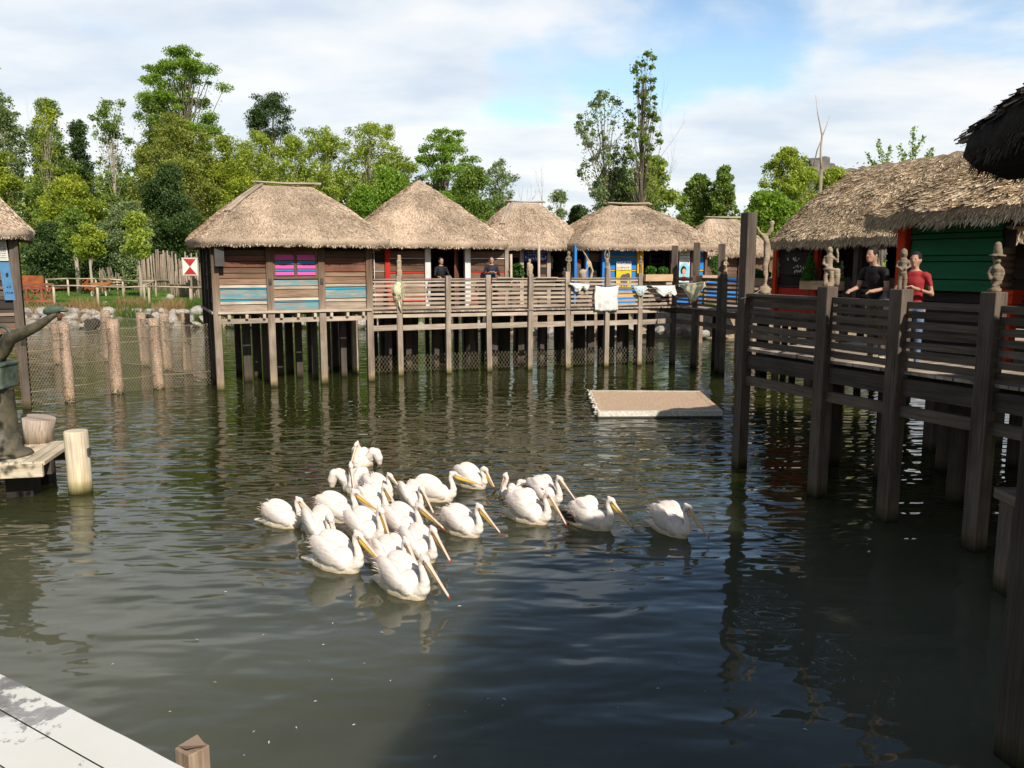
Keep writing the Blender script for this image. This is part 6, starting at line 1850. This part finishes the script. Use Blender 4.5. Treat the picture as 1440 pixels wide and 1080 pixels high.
for i, (px, Y, s) in enumerate(((195, 48.6, .22), (149, 52.6, .14), (240, 57, .4))):
    p = gp(px, Y); rock(p.x, p.y, p.z + .05, s, ('white topped stone standing above the back net', 'small white stone on the meadow edge', 'flat white stone in the sandy patch before the palisade')[i])

# ================================================================== trees
LM = {
 'light': leafmat('yellow_green_leaves', [(0.125, 0.179, 0.025), (0.300, 0.371, 0.058), (0.450, 0.525, 0.103), (0.601, 0.652, 0.180)], .45),
 'mid': leafmat('mid_green_leaves', [(0.062, 0.109, 0.025), (0.150, 0.231, 0.045), (0.262, 0.359, 0.077), (0.387, 0.473, 0.128)], .42),
 'bright': leafmat('bright_green_leaves', [(0.075, 0.141, 0.019), (0.176, 0.295, 0.039), (0.300, 0.448, 0.064), (0.425, 0.563, 0.116)], .42),
 'dark': leafmat('dark_green_leaves', [(0.028, 0.053, 0.021), (0.056, 0.103, 0.034), (0.101, 0.159, 0.048), (0.163, 0.231, 0.077)], .32),
 'olive': leafmat('olive_brown_leaves', [(0.101, 0.128, 0.025), (0.225, 0.268, 0.058), (0.363, 0.397, 0.089), (0.475, 0.487, 0.153)], .42),
 'wood': leafmat('woodland_leaves', [(0.050, 0.083, 0.025), (0.150, 0.205, 0.039), (0.275, 0.346, 0.064), (0.425, 0.473, 0.116)], .4),
 'pale': leafmat('pale_grey_green_leaves', [(0.113, 0.153, 0.070), (0.250, 0.320, 0.153), (0.400, 0.487, 0.244)], .4),
 'autumn': leafmat('green_leaves_turning_yellow', [(0.101, 0.153, 0.023), (0.250, 0.320, 0.045), (0.425, 0.473, 0.064), (0.672, 0.692, 0.089)], .42),
}
def tree(px, top, Y, wpx, kind, label, bot=None, style='round', n=6000, leaf=.19, clumps=40, seed=0, trunk='bark', trunkw=.12, cat='tree', name='tree', group=None, branchy=1.0, base=None, lean=0, cs=1.0):
    """px,top,wpx are read off the photograph at distance Y; crown from bot (pixel) up to top"""
    rr = np.random.RandomState(seed + int(px)); r = random.Random(seed * 31 + int(px) * 7)
    x = (px - 720) / F * (Y * math.cos(PITCH)); zt = D(px, top, Y).z
    zb = D(px, bot if bot else 395, Y).z
    g = ground_z(x, Y); W = wpx * .5 / F * Y
    root = thing(name, label, cat, (x, Y, g), 0, group)
    H = zt - g; z0 = max(zb - g, .15); hc = (H - z0)
    # clump centres
    cl = []
    for i in range(clumps):
        for _ in range(30):
            t = r.random()
            if style == 'round': prof = math.sin(PI * min(1, .12 + t * .88)) ** .55
            elif style == 'cone': prof = (1 - t) ** .75 * .95 + .05
            elif style == 'column': prof = .75 + .25 * math.sin(PI * t) if t < .85 else (1 - t) * 5 + .1
            elif style == 'spire': prof = (.35 + .65 * (1 - t) ** 1.1)
            elif style == 'vase': prof = .35 + .65 * t ** .7 if t < .9 else .8
            elif style == 'tier': t = .55 * round(t * 8) / 8 + .45 * t; prof = max(.45, math.sin(PI * (.15 + .72 * t)) ** .6) * r.uniform(.8, 1.1)
            elif style == 'top': prof = math.sin(PI * (.15 + .8 * t)) ** .5
            else: prof = .9
            a = r.uniform(0, 2 * PI); rad = r.random() ** .45
            if style != 'spire' or r.random() < .75: break
        p = Vector((W * prof * rad * math.cos(a) + lean * t, W * .8 * prof * rad * math.sin(a), z0 + hc * t * .97))
        if p.z > H - .2: p.z = H - .2 - r.random() * .4
        cl.append(p)
    cl.append(Vector((lean * .9 + r.uniform(-.2, .2) * W, 0, H - .25)))
    # trunk and limbs
    tb = MB()
    tw = trunkw * (1 + Y / 300)
    def trunk_at(z):
        f = z / H; return Vector((lean * f + .25 * math.sin(f * 5 + px) * .6 * f, .2 * math.sin(f * 4 + px * 2) * f, z))
    zz = [H * q / 9 for q in range(10)]
    ttop = .93 if style in ('spire', 'cone', 'column') else .8
    tb.tube([trunk_at(min(z, H * ttop)) for z in zz if z <= H * ttop + .1], [tw * (1 - .85 * z / H) for z in zz if z <= H * ttop + .1], 8)
    if branchy:
        for i, c in enumerate(cl):
            if r.random() > branchy: continue
            zs = max(min(c.z * r.uniform(.45, .85), H * .75), z0 * .5 if z0 > 1 else .2)
            s = trunk_at(zs); m_ = s.lerp(c, .55) + Vector((0, 0, (c - s).length * .08))
            w0 = tw * .30 * (1 - .6 * zs / H)
            tb.tube([s, m_, c, c + (c - m_).normalized() * .3], [w0, w0 * .6, w0 * .3, w0 * .12], 5, cap=False)
    tb.build('trunk', M[trunk], root)
    # leaves
    if n > 0:
        C_ = np.array([tuple(c) for c in cl]); k = len(C_)
        size = rr.uniform(.5, 1.5, k); wts = size ** 1.6; wts /= wts.sum()
        idx = rr.choice(k, n, p=wts)
        sc = (W * .32 + .26) * cs * (40 / max(clumps, 12)) ** .33
        d = rr.normal(0, 1, (n, 3)); d /= np.linalg.norm(d, axis=1, keepdims=True); d *= (rr.uniform(0, 1, (n, 1)) ** .6)
        p = C_[idx] + d * (size[idx] * sc)[:, None] * np.array([1, 1, (.50 if style == 'tier' else .68)])
        # loose leaves along the twigs between the clumps
        k2 = int(n * (.48 if style in ('vase', 'column', 'round', 'top') and W > 1.2 else .15))
        j1, j2 = rr.randint(0, k, k2), rr.randint(0, k, k2)
        for _ in range(3):   # neighbours only
            alt = rr.randint(0, k, k2); better = np.linalg.norm(C_[alt] - C_[j1], axis=1) < np.linalg.norm(C_[j2] - C_[j1], axis=1); j2 = np.where(better, alt, j2)
        f = rr.uniform(0, 1, (k2, 1)); p[:k2] = C_[j1] * (1 - f) + C_[j2] * f + rr.normal(0, .16 * sc + .1, (k2, 3))
        p = p[(p[:, 2] > .1) & (p[:, 2] < H + .15)]
        lb_ = MB(); leaf_quads(lb_, p, leaf, rr)
        lb_.build('crown', LM[kind], root)
    return root
tl = tree
T = [
 # px top Y w kind label kw
 dict(px=20, top=128, Y=84, wpx=62, kind='pale', label='tall airy pale green tree at the left edge with a visible bare trunk', bot=330, style='vase', n=5200, clumps=52, cs=.75, trunk='barkpale', leaf=.26),
 dict(px=82, top=142, Y=86, wpx=62, kind='mid', label='rounded dense green tree behind the bare yellowish stems', bot=330, style='round', n=12000, clumps=44),
 dict(px=78, top=136, Y=78, wpx=42, kind='autumn', label='thin half bare stems with yellow leaves before the rounded tree', bot=330, style='vase', n=1800, clumps=40, cs=.6, trunk='barkpale', branchy=1),
 dict(px=124, top=168, Y=88, wpx=56, kind='dark', label='dark conifer like tree left of the sparse pale tree', bot=360, style='cone', n=12000, clumps=60),
 dict(px=168, top=140, Y=80, wpx=58, kind='mid', label='sparse tree with leaning bare branches against the sky', bot=320, style='vase', n=3600, clumps=44, cs=.6, trunk='barkpale'),
 dict(px=270, top=66, Y=92, wpx=116, kind='bright', label='tallest tree with layered tiered foliage, left of centre', bot=250, style='tier', n=19000, clumps=80, cs=.66, trunkw=.3),
 dict(px=232, top=128, Y=90, wpx=70, kind='mid', label='dark green shoulder tree left of the tallest tree', bot=290, style='round', n=11000, clumps=40, cs=.8),
 dict(px=258, top=160, Y=82, wpx=138, kind='olive', label='broad olive tree standing in front of the tallest tree', bot=370, style='round', n=21000, clumps=80, cs=.62),
 dict(px=245, top=232, Y=75, wpx=86, kind='dark', label='dark bushy evergreen left of the plank hut roof', bot=395, style='round', n=14000, clumps=44, cs=.9),
 dict(px=325, top=192, Y=84, wpx=92, kind='autumn', label='olive yellow tree right behind the plank hut roof', bot=380, style='round', n=14000, clumps=50),
 dict(px=388, top=133, Y=105, wpx=54, kind='dark', label='lone dark rounded tree crown rising above the light row', bot=196, style='tier', n=6800, clumps=26, cs=.95, trunkw=.25),
 dict(px=372, top=184, Y=88, wpx=70, kind='light', label='light green tree with thin stems behind the plank hut ridge', bot=330, style='column', n=11000, clumps=60, cs=.75, trunk='barkpale'),
 dict(px=415, top=190, Y=86, wpx=60, kind='light', label='light yellow green tree between the plank hut ridge and the airy pair', bot=330, style='column', n=8000, clumps=50, cs=.75, trunk='barkpale'),
 dict(px=458, top=178, Y=88, wpx=66, kind='light', label='airy light green tree left of the tallest light one', bot=330, style='vase', n=8000, clumps=60, cs=.65, trunk='barkpale'),
 dict(px=520, top=172, Y=88, wpx=82, kind='light', label='tallest of the airy light green trees, with thin visible stems', bot=330, style='vase', n=10500, clumps=70, cs=.62, trunk='barkpale'),
 dict(px=560, top=205, Y=86, wpx=56, kind='light', label='airy light green tree above the dip between two thatched roofs', bot=330, style='column', n=7000, clumps=50, cs=.7, trunk='barkpale'),
 dict(px=548, top=236, Y=72, wpx=58, kind='bright', label='dense bright green tree left of the pointed thatch', bot=345, style='round', n=12000, clumps=36),
 dict(px=515, top=262, Y=70, wpx=46, kind='bright', label='small bright green tree in the dip between two roofs', bot=345, style='cone', n=8000, clumps=30),
 dict(px=624, top=181, Y=90, wpx=86, kind='bright', label='open crowned green tree over the pointed roof with visible dark limbs', bot=290, style='tier', n=9500, clumps=52, cs=.6, trunkw=.25),
 dict(px=668, top=236, Y=78, wpx=52, kind='mid', label='soft green tree right of the pointed roof apex', bot=345, style='round', n=9000, clumps=34),
 dict(px=704, top=222, Y=86, wpx=56, kind='pale', label='thin pale leaved tree beside the bare grey tree', bot=330, style='vase', n=3600, clumps=46, cs=.6, trunk='barkpale'),
 dict(px=786, top=268, Y=92, wpx=30, kind='pale', label='small wispy tree right of the bare grey tree', bot=330, style='round', n=1600, clumps=20, cs=.8),
 dict(px=812, top=290, Y=70, wpx=34, kind='dark', label='small dark green tree between two thatched roofs', bot=350, style='cone', n=5500, clumps=26),
 dict(px=900, top=70, Y=60, wpx=76, kind='mid', label='tall slender ivy clad tree, highest on the right side', bot=300, style='spire', n=3400, clumps=74, cs=.36, trunkw=.13, branchy=1, leaf=.17),
 dict(px=856, top=124, Y=62, wpx=104, kind='pale', label='sparse many limbed tree leaning left beside the tall slender one', bot=300, style='round', n=2700, clumps=56, cs=.32, leaf=.17, trunkw=.11, lean=-.6),
 dict(px=862, top=238, Y=64, wpx=58, kind='pale', label='greyish willow like bush left below the tall slender tree', bot=330, style='round', n=8000, clumps=30, leaf=.2),
 dict(px=912, top=222, Y=66, wpx=62, kind='light', label='yellow green bush around the foot of the tall slender tree', bot=345, style='round', n=10000, clumps=34, leaf=.22),
 dict(px=978, top=245, Y=68, wpx=62, kind='mid', label='bushy green tree left of the tallest corner post', bot=345, style='round', n=8500, clumps=64, cs=.55, leaf=.18),
 dict(px=1014, top=232, Y=66, wpx=70, kind='mid', label='green tree with pointed tops above the distant small hut', bot=345, style='cone', n=9000, clumps=70, cs=.5, leaf=.18),
 dict(px=1102, top=207, Y=66, wpx=96, kind='light', label='yellow green tree before the grey rock mass', bot=330, style='round', n=8500, clumps=90, cs=.42, leaf=.18),
 dict(px=1075, top=272, Y=52, wpx=78, kind='bright', label='bright green bush right behind the tall corner post', bot=345, style='round', n=11000, clumps=34, leaf=.2),
 dict(px=1172, top=236, Y=58, wpx=84, kind='light', label='loose light green tree partly covering the grey rock mass', bot=330, style='round', n=5200, clumps=46, cs=.55, leaf=.2),
 # understory on the left
 dict(px=12, top=215, Y=76, wpx=56, kind='autumn', label='bush with orange yellow leaves at the left edge above the hut roof', bot=395, style='round', n=10000, clumps=36),
 dict(px=108, top=246, Y=74, wpx=104, kind='autumn', label='broad bush with many yellow leaves left of the pale shrub', bot=395, style='round', n=18000, clumps=60, cs=.75),
 dict(px=178, top=286, Y=72, wpx=66, kind='pale', label='feathery pale shrub in the middle of the left wood', bot=390, style='round', n=10000, clumps=34),
 dict(px=75, top=315, Y=70, wpx=84, kind='dark', label='dark green shrub mass behind the footbridge', bot=402, style='round', n=12000, clumps=40),
 dict(px=150, top=318, Y=73, wpx=80, kind='dark', label='dark shrub mass in shade behind the young meadow trees', bot=404, style='round', n=12000, clumps=40),
 dict(px=222, top=318, Y=76, wpx=66, kind='bright', label='bright green shrub above the palisade', bot=380, style='round', n=9000, clumps=30),
 dict(px=128, top=316, Y=61, wpx=36, kind='autumn', label='young meadow tree with slender trunk, left of the two', bot=362, style='round', n=2200, clumps=22, cs=.8, trunk='barkpale', trunkw=.11),
 dict(px=196, top=300, Y=58, wpx=40, kind='light', label='young meadow tree with pale trunk in front of the palisade', bot=362, style='round', n=2400, clumps=24, cs=.8, trunk='barkpale', trunkw=.11),
 dict(px=109, top=290, Y=64, wpx=30, kind='mid', label='old white barked trunk with small crown near the dark wall', bot=350, style='round', n=2600, clumps=18, trunk='barkpale', trunkw=.17),
]
for i, k in enumerate(T):
    k['clumps'] = int(k.get('clumps', 40) * 1.35)
    k['n'] = int(k['n'] * 1.55 * (1.7 if k['style'] in ('round', 'column') and k['wpx'] > 45 else 1.35)); k['seed'] = i
    if 330 < k['px'] < 690 and k['wpx'] > 50: k['wpx'] *= 1.15
    tree(**k)
# young trees whose leafy shoots stand above the shop roof
def shoots(px, lines, label, seed, Y=46):
    rr = np.random.RandomState(seed); x = (px - 720) / F * Y * math.cos(PITCH); g = ground_z(x, Y)
    root = thing('young_tree', label, 'tree', (x, Y, g)); o = Vector((x, Y, g)); tb = MB(); lbm = MB(); hub = D(px, 262, Y) - o
    tb.tube([(0, 0, 0), hub * .5, hub], [.09, .07, .05], 7)
    P_ = []
    for (x0, y0, x1, y1) in lines:
        tip = D(x0, y0, Y) - o; base = D(x1, y1, Y) - o; base.y += rr.uniform(-.4, .4); tip.y = base.y + rr.uniform(-.2, .2)
        tb.tube([hub, base, base.lerp(tip, .5), tip], [.035, .022, .014, .005], 5, cap=False)
        n = int(90 * (tip - base).length / .8)
        f = rr.uniform(-.15, 1, (n, 1)); q = np.array(base) * (1 - f) + np.array(tip) * f
        P_.append(q + rr.normal(0, 1, (n, 3)) * (.13 * (1.1 - f * .7)))
    n = 500; P_.append(np.array(hub) + rr.normal(0, 1, (n, 3)) * np.array([.8, .5, .28]) + np.array([0, 0, .55]))
    leaf_quads(lbm, np.concatenate(P_), .13, rr)
    tb.build('trunk', M['bark'], root); lbm.build('crown', LM['bright'], root)
shoots(1242, [(1235, 196, 1243, 240), (1222, 215, 1240, 240), (1255, 205, 1246, 240), (1229, 226, 1240, 244), (1250, 222, 1248, 244)], 'young tree with upright leafy shoots above the ridge, left one', 1)
shoots(1284, [(1282, 179, 1281, 240), (1297, 193, 1284, 212), (1264, 205, 1270, 240), (1274, 214, 1280, 240), (1316, 208, 1303, 238), (1301, 214, 1290, 240), (1322, 226, 1308, 240)], 'young tree with a tall central leafy shoot above the ridge', 2)
# layered tiers for the tallest tree come from its clumps; bare trees:
def bare(px, top, Y, wpx, label, seed, mat='twig', w=.12, n=7, name='bare_tree', bot=395, up=.8):
    r = random.Random(seed); x = (px - 720) / F * Y * math.cos(PITCH); g = ground_z(x, Y); H = D(px, top, Y).z - g
    root = thing(name, label, 'tree', (x, Y, g)); b = MB(); W = wpx * .5 / F * Y
    def grow(p, d, L, rad, lev):
        pts = [p]; q = p
        for k in range(3):
            d = (d + Vector((r.gauss(0, .13), r.gauss(0, .13), .07))).normalized(); q = q + d * (L / 3); pts.append(q)
        b.tube(pts, [rad, rad * .8, rad * .62, rad * .42], 6 if lev < 2 else 4, cap=False)
        if lev < 4:
            for k in range(r.choice([2, 3, 3])):
                nd = (d * up + Vector((r.gauss(0, .55), r.gauss(0, .55), r.uniform(0, .4)))).normalized()
                grow(pts[r.choice([2, 3, 3])], nd, L * r.uniform(.5, .72), rad * .42, lev + 1)
    grow(Vector((0, 0, 0)), Vector((0, 0, 1)), H * .45, w, 0)
    zs = max(v[2] for v in b.v); xs2 = max(abs(v[0]) for v in b.v)
    b.v = [(v[0] * min(1.6, W / xs2), v[1], v[2] * H / zs) for v in b.v]
    b.build('branches', M[mat], root); return root
bare(762, 226, 80, 66, 'leafless grey tree between the pointed roof and the tall slender tree', 3, w=.22)
bare(737, 240, 84, 22, 'thin leafless tree beside the bare grey tree', 5, w=.12)
bare(170, 150, 79, 60, 'bare pale branches leaning over the left wood', 8, w=.16)
bare(925, 88, 61, 60, 'bare upper limbs beside the tall slender tree', 11, w=.12)
bare(78, 132, 77, 44, 'bare yellowish stems with twigs in the left wood', 15, w=.15, up=1.6)
# dead forked stick
p = D(1155, 250, 50); b = MB()
def st(pts, w): b.tube([tuple(D(x, y, 50)) for x, y in pts], w, 7)
g_ = ground_z(p.x, 50)
st([(1155, 238), (1154, 215), (1156, 190), (1150, 160), (1147, 134)], [.07, .06, .05, .028, .01]); st([(1156, 192), (1162, 178), (1167, 162)], [.035, .028, .014]); st([(1144, 234), (1149, 212), (1156, 194)], [.035, .04, .035])
b.tube([(p.x, 50, g_), tuple(D(1155, 238, 50))], [.13, .10], 8)
tag(b.build('dead_trunk', M['fence']), 'pale dead forked trunk sticking up above the yellow green tree', 'tree')
# grey rock mass with stone wall
p = D(1180, 250, 72)
root = thing('rock_tower', 'grey craggy artificial rock with a walled flat top behind the trees', 'rock', (p.x, 72, 1.0))
mb = MB()
for (px, py, rx, rz_) in ((1138, 262, 2.0, 2.0), (1128, 285, 2.4, 2.6), (1170, 282, 2.6, 2.6), (1152, 310, 4.5, 4), (1195, 315, 4.0, 4.2)):
    q = D(px, py + 8, 72); mb.ell((q.x, q.y, q.z), (rx, 2.4, rz_), seg=14, rings=9)
for (x0, x1, t_, b_) in ((1150, 1210, 240, 320), (1128, 1160, 224, 320), (1142, 1172, 232, 320), (1120, 1150, 240, 300)):
    a = D(x0, b_, 72); c = D(x1, t_, 72); mb.box(a.x, c.x, 70.8 + .2 * (x0 % 3), 73.5, a.z, c.z)
q0 = D(1150, 330, 72)
mb.box(q0.x - 3, q0.x + 5, 70, 74, .8, q0.z + 1)
o = remesh(mb, .22, 'rock_face', [M['rockgrey']], None, smooth=0, disp=.35, dscale=.9)
o.parent = root; o.matrix_parent_inverse = Matrix.Translation((-p.x, -72, -1.0))
# the wood beyond: one green mass (uncountable)
rr = np.random.RandomState(77); b = MB(); n = 120000
Y = rr.uniform(98, 112, n); px = rr.uniform(-220, 1240, n); x = (px - 720) / F * Y
top = np.interp(px, [-220, 200, 330, 420, 560, 660, 715, 735, 830, 860, 940, 1060, 1130, 1240], [13, 13, 14.5, 14.0, 13.5, 10.5, 8.0, 5.0, 5.0, 7.0, 8.0, 8.5, 8.0, 5])
hmax = top * np.array([1 + .16 * mnoise.noise(Vector((a * .22, 0, 0))) + .14 * mnoise.noise(Vector((a * .8, c_ * .3, 0))) for a, c_ in zip(x, Y)])
z = 1.0 + rr.uniform(0, 1, n) ** .8 * hmax
keep = np.array([mnoise.noise(Vector((a * .7, c_ * .5, e_ * .8))) for a, c_, e_ in zip(x, Y, z)]) > -.16
x, Y, z = x[keep], Y[keep], z[keep]
leaf_quads(b, np.stack([x, Y, z], 1), .62, rr)
tag(b.build('far_woodland', LM['wood']), 'dark green woodland mass closing the view behind the trees', 'woodland', kind='stuff')
# low green growth behind the far huts, seen between the stilts
rr = np.random.RandomState(78); b = MB(); n = 26000
Y = rr.uniform(52, 60, n); px = rr.uniform(300, 1240, n); x = (px - 720) / F * Y; z = .9 + rr.uniform(0, 1, n) ** 1.2 * (2.2 + np.sin(x * .9) * .8)
leaf_quads(b, np.stack([x, Y, z], 1), .28, rr)
tag(b.build('bank_undergrowth', LM['mid']), 'low green undergrowth behind the far huts', 'undergrowth', kind='stuff')
# overhanging twig at the left edge and its tree (reflected in the pond)
tr = thing('overhanging_tree', 'near tree outside the left edge whose leaf tip enters at the upper left', 'tree', (-8.2, 7.5, 1.0))
b = MB(); b.tube([(0, 0, -2), (.1, 0, 2), (.3, .1, 5), (.2, 0, 7)], [.3, .25, .2, .1], 10)
rr = np.random.RandomState(6); cl = []
for k in range(38):
    a = rr.uniform(0, 2 * PI); rad = rr.uniform(.6, 2.6); z_ = rr.uniform(2.6, 7.6)
    c = Vector((rad * math.cos(a) - .3, rad * math.sin(a), z_)); cl.append(c); s = Vector((.2, 0, z_ * .6)); b.tube([s, s.lerp(c, .5) + Vector((0, 0, .3)), c], [.06, .04, .015], 5)
tipw = D(2, 99, 4.2) - Vector((-8.2, 7.5, 1.0))
b.tube([(.1, 0, 3.2), (2.2, -1.2, 3.4), tuple(tipw + Vector((-.35, .1, .12))), tuple(tipw + Vector((-.03, 0, .03)))], [.05, .03, .01, .003], 5)
b.build('trunk', M['bark'], tr)
b = MB(); n = 9000; C_ = np.array([tuple(c) for c in cl]); pz = C_[rr.randint(0, len(C_), n)] + rr.normal(0, .38, (n, 3)); leaf_quads(b, pz, .13, rr)
tt = Vector(tipw)
for k in range(3):
    c = tt + Vector((-.02 - .05 * k, 0, .03 * k)); b.face([c + Vector((-.03, 0, .035)), c + Vector((-.012, -.01, 0)), c + Vector((.022, 0, -.014 + .02)), c + Vector((-.005, .01, .03))])
b.build('crown', LM['bright'], tr)
# ================================================================== light and sky
SUN = Vector((0.345, -0.70, 0.60)).normalized()
sd = bpy.data.lights.new('sun', 'SUN'); so = bpy.data.objects.new('sun', sd); C.objects.link(so)
sd.energy = 5.0; sd.angle = R(.55); sd.color = (1.0, .93, .82)
so.rotation_euler = SUN.to_track_quat('Z', 'Y').to_euler()
w = bpy.data.worlds.new('World'); scene.world = w; w.use_nodes = True
nt = w.node_tree; nt.nodes.clear()
wo = nt.nodes.new('ShaderNodeOutputWorld'); bg = nt.nodes.new('ShaderNodeBackground')
nt.links.new(bg.outputs[0], wo.inputs[0])
sky = nt.nodes.new('ShaderNodeTexSky'); sky.sky_type = 'NISHITA'; sky.sun_disc = False
sky.sun_elevation = math.asin(SUN.z); sky.sun_rotation = math.atan2(SUN.x, SUN.y)
sky.air_density = 1.2; sky.dust_density = 1.5; sky.ozone_density = 2.0
bg.inputs[1].default_value = 0.1
tc = nt.nodes.new('ShaderNodeTexCoord')
sep = N(nt, 'ShaderNodeSeparateXYZ'); nt.links.new(tc.outputs['Generated'], sep.inputs[0])
den = math_(nt, 'ADD', math_(nt, 'MAXIMUM', sep.outputs[2], 0.0), .16)
cx_ = math_(nt, 'DIVIDE', sep.outputs[0], den); cy_ = math_(nt, 'DIVIDE', sep.outputs[1], den)
cmb = N(nt, 'ShaderNodeCombineXYZ'); nt.links.new(cx_, cmb.inputs[0]); nt.links.new(cy_, cmb.inputs[1])
n1 = N(nt, 'ShaderNodeTexNoise', i_Scale=.75, i_Detail=9.0, i_Roughness=.55, i_Distortion=.25); nt.links.new(cmb.outputs[0], n1.inputs[0])
n2 = N(nt, 'ShaderNodeTexNoise', i_Scale=1.5, i_Detail=7.0); nt.links.new(mapping(nt, cmb.outputs[0], (1, 1.4, 1)), n2.inputs[0])

def blob(px, py, r0, r1):
    d = ray(px, py).normalized()
    dot = N(nt, 'ShaderNodeVectorMath', operation='DOT_PRODUCT'); nt.links.new(tc.outputs['Generated'], dot.inputs[0]); dot.inputs[1].default_value = tuple(d)
    mr = N(nt, 'ShaderNodeMapRange'); mr.interpolation_type = 'SMOOTHSTEP'
    nt.links.new(dot.outputs['Value'], mr.inputs[0]); mr.inputs[1].default_value = math.cos(R(r1)); mr.inputs[2].default_value = math.cos(R(r0))
    return mr.outputs[0]
gap = math_(nt, 'MAXIMUM', math_(nt, 'MAXIMUM', blob(900, 20, 1, 9), blob(740, 110, .5, 4.5)), math_(nt, 'MAXIMUM', blob(1060, 30, 1, 6), math_(nt, 'MAXIMUM', blob(820, 70, 1, 5), math_(nt, 'MULTIPLY', blob(900, -700, 10, 34), 1.25))))
cov = math_(nt, 'ADD', n1.outputs[0], math_(nt, 'MULTIPLY', gap, -.165))
# higher up the sky opens
cov = math_(nt, 'ADD', cov, math_(nt, 'MULTIPLY', math_(nt, 'MAXIMUM', math_(nt, 'SUBTRACT', sep.outputs[2], .27), 0.0), -.75))
fac = N(nt, 'ShaderNodeMapRange'); fac.interpolation_type = 'SMOOTHSTEP'
nt.links.new(cov, fac.inputs[0]); fac.inputs[1].default_value = .28; fac.inputs[2].default_value = .43
shade = ramp(nt, n2.outputs[0], [(.34, (7.0, 7.8, 8.9)), (.47, (8.5, 9.0, 9.5)), (.6, (10, 10, 10))])
low = ramp(nt, sep.outputs[2], [(.22, (1, 1, 1)), (.5, (.42, .42, .46))])
skyc = mix(nt, 1.0, mix(nt, 1.0, sky.outputs[0], (1.95, 2.03, 2.08), 'MULTIPLY'), low, 'MULTIPLY')
north = N(nt, 'ShaderNodeMapRange'); north.interpolation_type = 'SMOOTHSTEP'; nt.links.new(sep.outputs[1], north.inputs[0]); north.inputs[1].default_value = -.15; north.inputs[2].default_value = .35; north.inputs[3].default_value = .45
skyc = mix(nt, 1.0, skyc, N_val(nt, north.outputs[0]), 'MULTIPLY')
col = mix(nt, math_(nt, 'MULTIPLY', fac.outputs[0], math_(nt, 'MULTIPLY', math_(nt, 'SUBTRACT', north.outputs[0], .4), 1.55)), skyc, shade)
nt.links.new(col, bg.inputs[0])
scene.render.engine = 'CYCLES'
scene.cycles.max_bounces = 6; scene.cycles.diffuse_bounces = 3; scene.cycles.glossy_bounces = 3; scene.cycles.transparent_max_bounces = 4
scene.cycles.caustics_reflective = False; scene.cycles.caustics_refractive = False
